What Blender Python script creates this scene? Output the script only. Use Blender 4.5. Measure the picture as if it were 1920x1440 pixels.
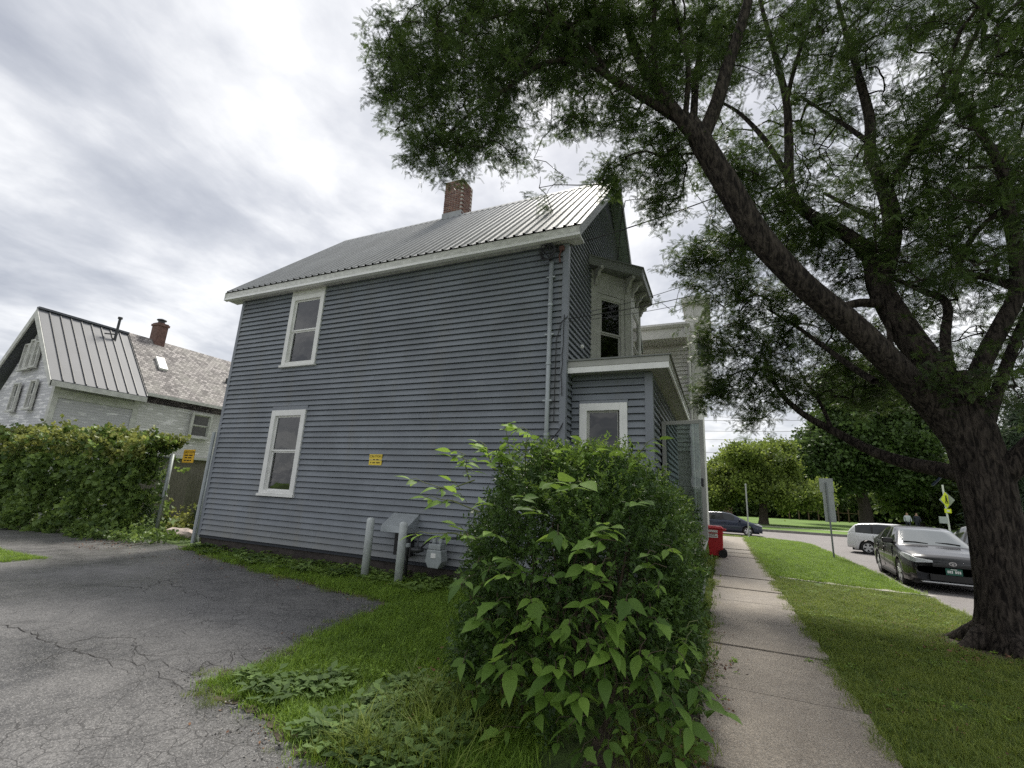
import bpy, bmesh, math, random
import numpy as np
from mathutils import Vector, Matrix, Euler
for o in list(bpy.data.objects): bpy.data.objects.remove(o)
SC = bpy.context.scene
COL = SC.collection
RNG = np.random.default_rng(7)
random.seed(7)
R_ = math.radians
# ------------------------------------------------------------------ camera
FPX = 862.0
_vx = Vector((1960.0, -108.0, -FPX)).normalized()
_vz = Vector((180.0, -3620.0, FPX)); _vz = (_vz - _vx * _vz.dot(_vx)).normalized()
_vy = _vz.cross(_vx)
CAMR = Matrix((_vx, _vy, _vz))            # world = CAMR @ (right, down, forward)
CAMLOC = Vector((0.0, 0.0, 1.70))
cam_d = bpy.data.cameras.new('camera'); cam = bpy.data.objects.new('camera', cam_d); COL.objects.link(cam)
cam_d.sensor_width = 36.0; cam_d.lens = FPX / 1920 * 36; cam_d.clip_start = 0.05; cam_d.clip_end = 3000
_m = Matrix((CAMR.col[0], -CAMR.col[1], -CAMR.col[2])).transposed().to_4x4(); _m.translation = CAMLOC
cam.matrix_world = _m
SC.camera = cam
def at(u, v, Y):
    "survey helper: point of the place at depth Y seen along the photograph's ray (u,v in photo pixels)"
    d = CAMR @ Vector((u - 960.0, v - 720.0, FPX)); return CAMLOC + d * ((Y - CAMLOC.y) / d.y)
def gnd(u, v, z=0.0):
    d = CAMR @ Vector((u - 960.0, v - 720.0, FPX)); return CAMLOC + d * ((z - CAMLOC.z) / d.z)
# ------------------------------------------------------------------ world, sun, exposure
SUN_AZ = math.atan2(-0.12, 0.62)          # towards the sun, measured from +Y
SUN_EL = R_(57)
w = bpy.data.worlds.new('World'); SC.world = w; w.use_nodes = True
nt = w.node_tree; nt.nodes.clear()
def N(t, tree=None, **k):
    n = (tree or nt).nodes.new(t)
    for a, b in k.items(): setattr(n, a, b)
    return n
def L(a, b, tree=None): (tree or nt).links.new(a, b)
def MA(op, a, b=None, c=None, tree=None, clamp=False):
    n = N('ShaderNodeMath', tree, operation=op); n.use_clamp = clamp
    for i, v in enumerate((a, b, c)):
        if v is None: continue
        if hasattr(v, 'links') or hasattr(v, 'is_output'): L(v, n.inputs[i], tree)
        else: n.inputs[i].default_value = v
    return n.outputs[0]
out = N('ShaderNodeOutputWorld'); bg = N('ShaderNodeBackground'); bg.inputs[1].default_value = 0.1
sky = N('ShaderNodeTexSky', sky_type='NISHITA'); sky.sun_disc = False
sky.sun_elevation = SUN_EL; sky.sun_rotation = SUN_AZ % (2 * math.pi); sky.air_density = 1.0; sky.dust_density = 2.0; sky.ozone_density = 1.0
tc = N('ShaderNodeTexCoord'); sep = N('ShaderNodeSeparateXYZ'); L(tc.outputs['Generated'], sep.inputs[0])
zz = MA('ADD', MA('MAXIMUM', sep.outputs[2], 0.0), 0.16)
cmb = N('ShaderNodeCombineXYZ'); L(MA('DIVIDE', sep.outputs[0], zz), cmb.inputs[0]); L(MA('DIVIDE', sep.outputs[1], zz), cmb.inputs[1])
mp = N('ShaderNodeMapping'); mp.inputs['Rotation'].default_value = (0, 0, R_(-6)); mp.inputs['Scale'].default_value = (1.3, 0.92, 1); wz = N('ShaderNodeTexNoise', noise_dimensions='2D'); wz.inputs['Scale'].default_value = 1.6; wz.inputs['Detail'].default_value = 4; L(cmb.outputs[0], wz.inputs['Vector'])
ws = N('ShaderNodeVectorMath', operation='SCALE'); ws.inputs['Scale'].default_value = 0.28; L(wz.outputs['Color'], ws.inputs[0]); wa = N('ShaderNodeVectorMath', operation='ADD'); L(cmb.outputs[0], wa.inputs[0]); L(ws.outputs[0], wa.inputs[1]); L(wa.outputs[0], mp.inputs[0])
n1 = N('ShaderNodeTexNoise', noise_dimensions='2D'); n1.inputs['Scale'].default_value = 1.75; n1.inputs['Detail'].default_value = 8; n1.inputs['Roughness'].default_value = 0.54; n1.inputs['Distortion'].default_value = 0.15
L(mp.outputs[0], n1.inputs['Vector'])
n2 = N('ShaderNodeTexNoise', noise_dimensions='2D'); n2.inputs['Scale'].default_value = 2.3; n2.inputs['Detail'].default_value = 7; n2.inputs['Roughness'].default_value = 0.55
L(cmb.outputs[0], n2.inputs['Vector'])
cl = MA('ADD', MA('MULTIPLY', n1.outputs[0], 0.55), MA('MULTIPLY', n2.outputs[0], 0.45))
rp = N('ShaderNodeValToRGB'); L(MA('ADD', MA('MULTIPLY', MA('SUBTRACT', cl, 0.5), 1.35), 0.5), rp.inputs[0])
for p, c in ((0.22, (2.05, 2.16, 2.45)), (0.37, (2.72, 2.82, 3.06)), (0.46, (3.22, 3.3, 3.5)), (0.55, (3.95, 4.0, 4.12)), (0.68, (5.0, 5.0, 5.0))):
    e = rp.color_ramp.elements.new(p); e.color = (*[x / 12 for x in c], 1)
for p in (0, 0):  # drop the two default stops
    pass
els = rp.color_ramp.elements
els.remove(els[0]); els.remove(els[len(els) - 1])
sc_ = N('ShaderNodeVectorMath', operation='SCALE'); L(rp.outputs[0], sc_.inputs[0]); sc_.inputs['Scale'].default_value = 13.0
# thin cloud glows broadly around the hidden sun
sd = Vector((math.sin(SUN_AZ) * math.cos(SUN_EL), math.cos(SUN_AZ) * math.cos(SUN_EL), math.sin(SUN_EL)))
dt = N('ShaderNodeVectorMath', operation='DOT_PRODUCT'); L(tc.outputs['Generated'], dt.inputs[0]); dt.inputs[1].default_value = sd
gl = MA('POWER', MA('MAXIMUM', dt.outputs['Value'], 0.0), 10.0)
glow = MA('ADD', MA('MULTIPLY', gl, 0.16), 1.0)
sc2 = N('ShaderNodeVectorMath', operation='SCALE'); L(sc_.outputs[0], sc2.inputs[0]); L(glow, sc2.inputs['Scale'])
mx = N('ShaderNodeMix', data_type='RGBA'); mx.inputs[0].default_value = 0.93
L(sky.outputs[0], mx.inputs['A']); L(sc2.outputs[0], mx.inputs['B'])
L(mx.outputs['Result'], bg.inputs[0]); L(bg.outputs[0], out.inputs[0])
sl = bpy.data.lights.new('sun', 'SUN'); so = bpy.data.objects.new('sun', sl); COL.objects.link(so)
sl.energy = 2.5; sl.angle = R_(14); sl.color = (1.0, 0.95, 0.86)
so.rotation_euler = (-sd).to_track_quat('-Z', 'Y').to_euler(); so.location = (0, 0, 60)
SC.view_settings.view_transform = 'Standard'; SC.view_settings.look = 'None'; SC.view_settings.gamma = 1.0
SC.view_settings.use_curve_mapping = False; SC.view_settings.exposure = 1.05
SC.cycles.max_bounces = 8; SC.cycles.transparent_max_bounces = 24; SC.cycles.diffuse_bounces = 3; SC.cycles.glossy_bounces = 3
SC.cycles.use_adaptive_sampling = True; SC.cycles.adaptive_threshold = 0.01; SC.cycles.use_denoising = False
# ------------------------------------------------------------------ materials
MATS = {}
def material(name, col, rough=0.7, metal=0.0, var=0.0, vscale=8.0, col2=None, bump=0.0, bscale=40.0, spec=0.5, stretch=(1, 1, 1), detail=6.0, rand=0.0, coat=0.0, trans=0.0, bdist=0.02, splash=0.0):
    "plain procedural material: base colour, mottled with col2, fine bump, per-object variation"
    m = bpy.data.materials.new(name); m.use_nodes = True; t = m.node_tree; b = t.nodes['Principled BSDF']; MATS[name] = m
    b.inputs['Base Color'].default_value = (*col, 1); b.inputs['Roughness'].default_value = rough; b.inputs['Metallic'].default_value = metal
    b.inputs['Specular IOR Level'].default_value = spec; b.inputs['Coat Weight'].default_value = coat; b.inputs['Coat Roughness'].default_value = 0.05
    tcn = N('ShaderNodeTexCoord', t); mpn = N('ShaderNodeMapping', t); L(tcn.outputs['Object'], mpn.inputs[0], t); mpn.inputs['Scale'].default_value = stretch
    src = None
    if var > 0 or col2:
        nz = N('ShaderNodeTexNoise', t); nz.inputs['Scale'].default_value = vscale; nz.inputs['Detail'].default_value = detail; nz.inputs['Roughness'].default_value = 0.6
        L(mpn.outputs[0], nz.inputs['Vector'], t)
        r = N('ShaderNodeValToRGB', t); r.color_ramp.elements[0].position = 0.36; r.color_ramp.elements[1].position = 0.66
        c2 = col2 or tuple(x * (1 - var) for x in col); c1 = col if col2 else tuple(min(1, x * (1 + var * 0.6)) for x in col)
        r.color_ramp.elements[0].color = (*c2, 1); r.color_ramp.elements[1].color = (*c1, 1)
        L(nz.outputs[0], r.inputs[0], t); src = r.outputs[0]
    if rand > 0:
        oi = N('ShaderNodeObjectInfo', t); hs = N('ShaderNodeHueSaturation', t)
        if src: L(src, hs.inputs['Color'], t)
        else: hs.inputs['Color'].default_value = (*col, 1)
        L(MA('ADD', MA('MULTIPLY', oi.outputs['Random'], rand * 2, tree=t), 1 - rand, tree=t), hs.inputs['Value'], t)
        L(MA('ADD', MA('MULTIPLY', oi.outputs['Random'], 0.05 * rand, tree=t), 0.5 - 0.025 * rand, tree=t), hs.inputs['Hue'], t)
        src = hs.outputs[0]
    if splash > 0 and src:
        sz = N('ShaderNodeSeparateXYZ', t); L(tcn.outputs['Object'], sz.inputs[0], t); sn = N('ShaderNodeTexNoise', t); sn.inputs['Scale'].default_value = 2.6; sn.inputs['Detail'].default_value = 7; L(tcn.outputs['Object'], sn.inputs['Vector'], t)
        fz = N('ShaderNodeMapRange', t); L(sz.outputs[2], fz.inputs[0], t); fz.inputs[1].default_value = splash; fz.inputs[2].default_value = 0.25; fz.inputs[3].default_value = 0.0; fz.inputs[4].default_value = 0.55
        st_ = N('ShaderNodeTexNoise', t); ms_ = N('ShaderNodeMapping', t); L(tcn.outputs['Object'], ms_.inputs[0], t); ms_.inputs['Scale'].default_value = (2.2, 2.2, 0.25); st_.inputs['Scale'].default_value = 1.4; st_.inputs['Detail'].default_value = 6; L(ms_.outputs[0], st_.inputs['Vector'], t)
        sr = N('ShaderNodeMapRange', t); L(st_.outputs[0], sr.inputs[0], t); sr.inputs[1].default_value = 0.52; sr.inputs[2].default_value = 0.75; sr.inputs[4].default_value = 0.35
        mw = N('ShaderNodeMix', t, data_type='RGBA'); L(MA('ADD', MA('MULTIPLY', fz.outputs[0], MA('MULTIPLY', sn.outputs[0], 1.6, tree=t), tree=t), sr.outputs[0], tree=t, clamp=True), mw.inputs[0], t); L(src, mw.inputs['A'], t); mw.inputs['B'].default_value = (0.20, 0.195, 0.17, 1); src = mw.outputs['Result']
    if src: L(src, b.inputs['Base Color'], t)
    if bump > 0:
        nb = N('ShaderNodeTexNoise', t); nb.inputs['Scale'].default_value = bscale; nb.inputs['Detail'].default_value = 5; L(mpn.outputs[0], nb.inputs['Vector'], t)
        bp = N('ShaderNodeBump', t); bp.inputs['Strength'].default_value = bump; bp.inputs['Distance'].default_value = bdist; L(nb.outputs[0], bp.inputs['Height'], t); L(bp.outputs[0], b.inputs['Normal'], t)
    return m
def leaf_material(name, col, col2, back=0.35, rough=0.5, rand=0.35):
    m = bpy.data.materials.new(name); m.use_nodes = True; t = m.node_tree; b = t.nodes['Principled BSDF']; o = t.nodes['Material Output']; MATS[name] = m
    oi = N('ShaderNodeObjectInfo', t); mxn = N('ShaderNodeMix', t, data_type='RGBA'); mxn.inputs['A'].default_value = (*col, 1); mxn.inputs['B'].default_value = (*col2, 1)
    at_ = N('ShaderNodeTexCoord', t); nz = N('ShaderNodeTexNoise', t); nz.inputs['Scale'].default_value = 14.0; L(at_.outputs['Object'], nz.inputs['Vector'], t)
    L(MA('ADD', MA('MULTIPLY', oi.outputs['Random'], 0.8, tree=t), MA('MULTIPLY', nz.outputs[0], 0.5, tree=t), -0.15, tree=t, clamp=True), mxn.inputs[0], t)
    hs = N('ShaderNodeHueSaturation', t); L(mxn.outputs['Result'], hs.inputs['Color'], t)
    L(MA('ADD', MA('MULTIPLY', oi.outputs['Random'], rand * 2, tree=t), 1 - rand, tree=t), hs.inputs['Value'], t)
    L(hs.outputs[0], b.inputs['Base Color'], t); b.inputs['Roughness'].default_value = rough; b.inputs['Specular IOR Level'].default_value = 0.35
    tr = N('ShaderNodeBsdfTranslucent', t); h2 = N('ShaderNodeHueSaturation', t); L(hs.outputs[0], h2.inputs['Color'], t); h2.inputs['Value'].default_value = 1.7; h2.inputs['Hue'].default_value = 0.485
    L(h2.outputs[0], tr.inputs['Color'], t)
    ms = N('ShaderNodeMixShader', t); ms.inputs[0].default_value = back; L(b.outputs[0], ms.inputs[1], t); L(tr.outputs[0], ms.inputs[2], t); L(ms.outputs[0], o.inputs[0], t)
    return m
def glass_material(name, tint, refl=1.0, through=0.8, gain=1.7):
    m = bpy.data.materials.new(name); m.use_nodes = True; t = m.node_tree; t.nodes.remove(t.nodes['Principled BSDF']); o = t.nodes['Material Output']; MATS[name] = m
    tr = N('ShaderNodeBsdfTransparent', t); tr.inputs[0].default_value = (*[x * through for x in tint], 1)
    gl_ = N('ShaderNodeBsdfGlossy', t); gl_.inputs['Roughness'].default_value = 0.02; gl_.inputs['Color'].default_value = (refl, refl, refl, 1)
    tcg = N('ShaderNodeTexCoord', t); ng = N('ShaderNodeTexNoise', t); ng.inputs['Scale'].default_value = 1.7; L(tcg.outputs['Object'], ng.inputs['Vector'], t); bg_ = N('ShaderNodeBump', t); bg_.inputs['Strength'].default_value = 0.25; bg_.inputs['Distance'].default_value = 0.03; L(ng.outputs[0], bg_.inputs['Height'], t); L(bg_.outputs[0], gl_.inputs['Normal'], t)
    fr = N('ShaderNodeFresnel', t); fr.inputs[0].default_value = 1.5
    ms = N('ShaderNodeMixShader', t); L(MA('MULTIPLY', fr.outputs[0], gain, tree=t, clamp=True), ms.inputs[0], t); L(tr.outputs[0], ms.inputs[1], t); L(gl_.outputs[0], ms.inputs[2], t); L(ms.outputs[0], o.inputs[0], t)
    return m
# ------------------------------------------------------------------ mesh helpers
class MB:
    def __init__(s): s.v = []; s.f = []; s.mi = []; s.m = 0
    def mat(s, i): s.m = i; return s
    def face(s, pts):
        b = len(s.v); s.v += [tuple(p) for p in pts]; s.f.append(tuple(range(b, b + len(pts)))); s.mi.append(s.m)
    def hexa(s, p):
        "8 corners: bottom ring 0-3, top ring 4-7"
        b = len(s.v); s.v += [tuple(q) for q in p]
        for q in ((3, 2, 1, 0), (4, 5, 6, 7), (0, 1, 5, 4), (1, 2, 6, 5), (2, 3, 7, 6), (3, 0, 4, 7)):
            s.f.append(tuple(b + i for i in q)); s.mi.append(s.m)
        return s
    def box(s, x0, x1, y0, y1, z0, z1):
        return s.hexa([(x0, y0, z0), (x1, y0, z0), (x1, y1, z0), (x0, y1, z0), (x0, y0, z1), (x1, y0, z1), (x1, y1, z1), (x0, y1, z1)])
    def prism(s, poly, a, b):
        "poly: list of 3D points (closed), extruded from offset a to offset b (vectors)"
        n = len(poly); k = len(s.v); a = Vector(a); b = Vector(b)
        s.v += [tuple(Vector(p) + a) for p in poly] + [tuple(Vector(p) + b) for p in poly]
        s.f.append(tuple(range(k + n - 1, k - 1, -1))); s.mi.append(s.m); s.f.append(tuple(range(k + n, k + 2 * n))); s.mi.append(s.m)
        for i in range(n):
            j = (i + 1) % n; s.f.append((k + i, k + j, k + n + j, k + n + i)); s.mi.append(s.m)
        return s
    def tube(s, pts, rad, n=8, cap=True, wob=0.0):
        pts = [Vector(p) for p in pts]; k0 = len(s.v); up = Vector((0.31, 0.17, 0.93))
        for i, p in enumerate(pts):
            d = (pts[min(i + 1, len(pts) - 1)] - pts[max(i - 1, 0)]).normalized()
            a = d.cross(up)
            if a.length < 0.05: a = d.cross(Vector((1, 0, 0)))
            a.normalize(); b = d.cross(a); r = rad[i] if hasattr(rad, '__len__') else rad
            for j in range(n):
                q = 2 * math.pi * j / n; rr = r * (1 + (wob * random.uniform(-1, 1) if wob else 0))
                s.v.append(tuple(p + a * (math.cos(q) * rr) + b * (math.sin(q) * rr)))
            if i:
                for j in range(n):
                    q0 = k0 + (i - 1) * n; q1 = k0 + i * n; jj = (j + 1) % n
                    s.f.append((q0 + j, q1 + j, q1 + jj, q0 + jj)); s.mi.append(s.m)
        if cap:
            s.f.append(tuple(k0 + j for j in range(n))); s.mi.append(s.m)
            e = k0 + (len(pts) - 1) * n; s.f.append(tuple(e + n - 1 - j for j in range(n))); s.mi.append(s.m)
        return s
    def lathe(s, c, prof, n=16, axis='z'):
        "prof: (radius, height) list round axis through c"
        k0 = len(s.v); c = Vector(c)
        for i, (r, h) in enumerate(prof):
            for j in range(n):
                q = 2 * math.pi * j / n; x, y = math.cos(q) * r, math.sin(q) * r
                p = (x, y, h) if axis == 'z' else ((h, x, y) if axis == 'x' else (y, h, x))
                s.v.append(tuple(c + Vector(p)))
            if i:
                for j in range(n):
                    q0 = k0 + (i - 1) * n; q1 = k0 + i * n; jj = (j + 1) % n
                    s.f.append((q0 + j, q0 + jj, q1 + jj, q1 + j)); s.mi.append(s.m)
        s.f.append(tuple(k0 + n - 1 - j for j in range(n))); s.mi.append(s.m)
        e = k0 + (len(prof) - 1) * n; s.f.append(tuple(e + j for j in range(n))); s.mi.append(s.m)
        return s
    def build(s, name, mats, parent=None, smooth=False, loc=None, bevel=0.0):
        me = bpy.data.meshes.new(name); vv = s.v
        if loc is not None: vv = [(p[0] - loc[0], p[1] - loc[1], p[2] - loc[2]) for p in vv]
        me.from_pydata(vv, [], s.f)
        if not isinstance(mats, (list, tuple)): mats = [mats]
        for m in mats: me.materials.append(MATS[m] if isinstance(m, str) else m)
        me.polygons.foreach_set('material_index', s.mi)
        if smooth: me.polygons.foreach_set('use_smooth', [True] * len(me.polygons))
        me.update()
        o = bpy.data.objects.new(name, me); COL.objects.link(o)
        if loc is not None: o.location = loc
        if parent is not None: attach(o, parent)
        if bevel > 0:
            md = o.modifiers.new('bevel', 'BEVEL'); md.width = bevel; md.segments = 2; md.limit_method = 'ANGLE'
        return o
def world_loc(o):
    p = Vector(o.location); q = o.parent
    while q: p = p + Vector(q.location); q = q.parent
    return p
def attach(o, parent):
    "parents carry translation only at build time"
    o.parent = parent; o.location = Vector(o.location) - world_loc(parent)
def tag(o, label=None, cat=None, group=None, kind=None):
    if label: o['label'] = label
    if cat: o['category'] = cat
    if group: o['group'] = group
    if kind: o['kind'] = kind
    return o
def thing(name, label, cat, loc=(0, 0, 0), group=None):
    o = bpy.data.objects.new(name, None); COL.objects.link(o); o.location = loc; o.empty_display_size = 0.2
    return tag(o, label, cat, group)
def clone(o, parent=None, keep=True):
    c = o.copy(); COL.objects.link(c)
    if parent is not None: c.parent = parent
    for ch in o.children: clone(ch, c)
    return c
class Frame:
    "vertical facade: s along the wall, z up, n outward"
    def __init__(f, o, s, n): f.o = Vector(o); f.s = Vector(s).normalized(); f.n = Vector(n).normalized()
    def p(f, s, z, n=0.0): return f.o + f.s * s + f.n * n + Vector((0, 0, z))
    def box(f, mb, s0, s1, z0, z1, n0, n1):
        return mb.hexa([f.p(s0, z0, n1), f.p(s1, z0, n1), f.p(s1, z0, n0), f.p(s0, z0, n0), f.p(s0, z1, n1), f.p(s1, z1, n1), f.p(s1, z1, n0), f.p(s0, z1, n0)])
    def board(f, mb, s0, s1, z0, h, out=0.02, s0b=None, s1b=None):
        "lap board: proud at the lower edge; optional other ends at the top"
        a0 = s0 if s0b is None else s0b; a1 = s1 if s1b is None else s1b
        g = h * 0.115; z0 = z0 + g; h = h - g - 0.006
        return mb.hexa([f.p(s0, z0, out), f.p(s1, z0, out), f.p(s1, z0, -0.004), f.p(s0, z0, -0.004), f.p(a0, z0 + h + 0.006, 0.003), f.p(a1, z0 + h + 0.006, 0.003), f.p(a1, z0 + h + 0.006, -0.004), f.p(a0, z0 + h + 0.006, -0.004)])
def sash_window(parent, F, s0, s1, z0, z1, case=0.11, frame='trim_white', sash='trim_white', depth=0.09, proud=0.05, mid=0.5, sill=True, head=None, glass='window_glass', inner='room_dark', curtain=None):
    "casing mesh (part) with sash, panes, rail and sill as sub-parts"
    mb = MB(); F.box(mb, s0, s0 + case, z0, z1, -depth, proud); F.box(mb, s1 - case, s1, z0, z1, -depth, proud)
    F.box(mb, s0 + case, s1 - case, z1 - case, z1, -depth, proud - 0.002); F.box(mb, s0 + case, s1 - case, z0, z0 + case * 0.55, -depth, proud - 0.002)
    wdw = mb.build('window', frame, parent, bevel=0.006)
    a, b, c, d = s0 + case, s1 - case, z0 + case * 0.55, z1 - case; f = 0.045; zm = c + (d - c) * mid
    mb = MB()
    for q0, q1, n in ((c, zm, -0.03), (zm, d, 0.0)):
        F.box(mb, a, a + f, q0, q1, n - 0.03, n); F.box(mb, b - f, b, q0, q1, n - 0.03, n); F.box(mb, a + f, b - f, q0, q0 + f * 0.8, n - 0.03, n - 0.001); F.box(mb, a + f, b - f, q1 - f * 0.8, q1, n - 0.03, n - 0.001)
    mb.build('sash', sash, wdw)
    for q0, q1, n in ((c, zm, -0.045), (zm, d, -0.015)):
        mb = MB(); F.box(mb, a + f * 0.5, b - f * 0.5, q0 + f * 0.4, q1 - f * 0.4, n - 0.003, n + 0.003); mb.build('pane', glass, wdw)
    if sill:
        mb = MB(); F.box(mb, s0 - 0.03, s1 + 0.03, z0 - 0.06, z0 - 0.003, -depth, proud + 0.035); mb.build('sill', frame, wdw, bevel=0.005)
    if curtain:
        mb = MB(); n = 14
        for i in range(n):
            u0, u1 = a + (b - a) * i / n, a + (b - a) * (i + 1) / n
            o0, o1 = (-0.17 - 0.025 * (i % 2)), (-0.17 - 0.025 * ((i + 1) % 2))
            mb.face([F.p(u0, c + curtain[1], o0), F.p(u1, c + curtain[1], o1), F.p(u1, d - curtain[2], o1), F.p(u0, d - curtain[2], o0)])
        mb.build('curtain', curtain[0], wdw)
    return wdw
# ------------------------------------------------------------------ instanced foliage
_GROUPS = {}
def gn_group(key, variants, matname):
    if key in _GROUPS: return _GROUPS[key]
    g = bpy.data.node_groups.new(key, 'GeometryNodeTree')
    g.interface.new_socket('Geometry', in_out='INPUT', socket_type='NodeSocketGeometry'); g.interface.new_socket('Geometry', in_out='OUTPUT', socket_type='NodeSocketGeometry')
    gi = N('NodeGroupInput', g); go = N('NodeGroupOutput', g); jn = N('GeometryNodeJoinGeometry', g)
    def attr(nm, ty):
        a = N('GeometryNodeInputNamedAttribute', g, data_type=ty); a.inputs[0].default_value = nm; return a.outputs[0]
    for k, vo in enumerate(variants):
        cp = N('FunctionNodeCompare', g, data_type='INT', operation='EQUAL'); L(attr('vi', 'INT'), cp.inputs[2], g); cp.inputs[3].default_value = k
        oi = N('GeometryNodeObjectInfo', g); oi.inputs[0].default_value = vo; oi.transform_space = 'ORIGINAL'
        ip = N('GeometryNodeInstanceOnPoints', g); L(gi.outputs[0], ip.inputs['Points'], g); L(cp.outputs[0], ip.inputs['Selection'], g)
        L(oi.outputs['Geometry'], ip.inputs['Instance'], g); L(attr('er', 'FLOAT_VECTOR'), ip.inputs['Rotation'], g); L(attr('sc', 'FLOAT'), ip.inputs['Scale'], g)
        L(ip.outputs[0], jn.inputs[0], g)
    sm = N('GeometryNodeSetMaterial', g); sm.inputs['Material'].default_value = MATS[matname]; L(jn.outputs[0], sm.inputs[0], g); L(sm.outputs[0], go.inputs[0], g)
    _GROUPS[key] = g; return g
def foliage(name, pts, rots, scl, variants, matname, parent=None, kind='stuff'):
    pts = np.asarray(pts, np.float32); n = len(pts)
    me = bpy.data.meshes.new(name); me.vertices.add(n); me.vertices.foreach_set('co', pts.ravel())
    a = me.attributes.new('er', 'FLOAT_VECTOR', 'POINT'); a.data.foreach_set('vector', np.asarray(rots, np.float32).ravel())
    a = me.attributes.new('sc', 'FLOAT', 'POINT'); a.data.foreach_set('value', np.asarray(scl, np.float32))
    a = me.attributes.new('vi', 'INT', 'POINT'); a.data.foreach_set('value', RNG.integers(0, len(variants), n).astype(np.int32))
    me.materials.append(MATS[matname]); me.update()
    o = bpy.data.objects.new(name, me); COL.objects.link(o)
    md = o.modifiers.new('leaves', 'NODES'); md.node_group = gn_group('grow_' + variants[0].name + '_' + matname, variants, matname)
    if parent is not None: attach(o, parent)
    if kind: o['kind'] = kind
    return o
def source(name, verts, faces):
    "mesh kept off the scene, only fed to the foliage node groups"
    me = bpy.data.meshes.new(name); me.from_pydata([tuple(v) for v in verts], [], faces); me.update()
    return bpy.data.objects.new(name, me)
# ------------------------------------------------------------------ palette
material('siding_blue', (0.192, 0.212, 0.235), 0.5, var=0.16, vscale=1.2, bump=0.03, bscale=120, spec=0.5, rand=0.05, splash=0.85)
material('lap_shade', (0.045, 0.05, 0.06), 0.9)  # dark wall core between boards; the shadow under each lap put into its colour
material('corner_blue', (0.20, 0.217, 0.242), 0.5, var=0.08, vscale=2)
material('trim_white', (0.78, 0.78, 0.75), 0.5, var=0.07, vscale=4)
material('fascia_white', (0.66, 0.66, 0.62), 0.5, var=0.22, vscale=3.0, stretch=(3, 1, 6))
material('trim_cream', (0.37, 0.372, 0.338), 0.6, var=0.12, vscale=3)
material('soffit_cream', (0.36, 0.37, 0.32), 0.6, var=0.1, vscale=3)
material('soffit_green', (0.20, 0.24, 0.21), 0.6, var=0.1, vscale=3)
material('fascia_dark', (0.17, 0.18, 0.165), 0.55, var=0.12, vscale=3)
material('galvanised', (0.33, 0.34, 0.345), 0.58, metal=0.2, var=0.18, vscale=0.9, stretch=(3, 0.4, 0.4), rand=0.05)
material('conduit_grey', (0.36, 0.39, 0.40), 0.45, metal=0.3, var=0.1, vscale=5)
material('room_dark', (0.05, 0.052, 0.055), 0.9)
material('curtain_grey', (0.52, 0.53, 0.52), 0.9, var=0.15, vscale=2, stretch=(6, 1, 0.6))
material('curtain_dim', (0.22, 0.23, 0.22), 0.9, var=0.3, vscale=2, stretch=(6, 1, 0.6))
material('foundation', (0.055, 0.046, 0.04), 0.9, var=0.4, vscale=6, bump=0.5, bscale=18)
material('mortar', (0.50, 0.46, 0.42), 0.95, var=0.2, vscale=20)
material('brick_red', (0.18, 0.088, 0.068), 0.85, var=0.35, vscale=14, bump=0.2, bscale=90, rand=0.35)
material('brick_far', (0.17, 0.098, 0.08), 0.85, var=0.35, vscale=10)
material('black_metal', (0.03, 0.03, 0.032), 0.45, metal=0.3)
material('cable_black', (0.02, 0.02, 0.022), 0.6)
material('cable_grey', (0.05, 0.052, 0.055), 0.6)
glass_material('window_glass', (0.80, 0.84, 0.84), 0.9, 0.85, 2.0)
glass_material('dark_glass', (0.35, 0.4, 0.42), 0.9, 0.55)
glass_material('door_glass', (0.80, 0.88, 0.86), 0.8, 0.82)
material('bollard_grey', (0.50, 0.53, 0.52), 0.55, var=0.15, vscale=9, bump=0.1, bscale=60)
material('concrete_post', (0.30, 0.33, 0.32), 0.6, metal=0.25, var=0.18, vscale=9, bump=0.1, bscale=60)
material('sign_yellow', (0.80, 0.60, 0.06), 0.5, var=0.06, vscale=12)
material('sign_amber', (0.70, 0.42, 0.03), 0.5, var=0.15, vscale=12)
material('ink_black', (0.02, 0.018, 0.01), 0.6)
material('soil', (0.085, 0.066, 0.048), 0.95, var=0.45, vscale=7, bump=0.6, bscale=30)
material('lawn_earth', (0.075, 0.12, 0.026), 0.95, var=0.45, vscale=5, bump=0.5, bscale=45)
material('park_grass', (0.115, 0.20, 0.03), 0.95, var=0.3, vscale=0.35, bump=0.5, bscale=6)
material('kerb_stone', (0.22, 0.21, 0.195), 0.85, var=0.25, vscale=5, bump=0.25, bscale=40)
material('path_pale', (0.42, 0.40, 0.35), 0.9, var=0.2, vscale=2)
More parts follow.
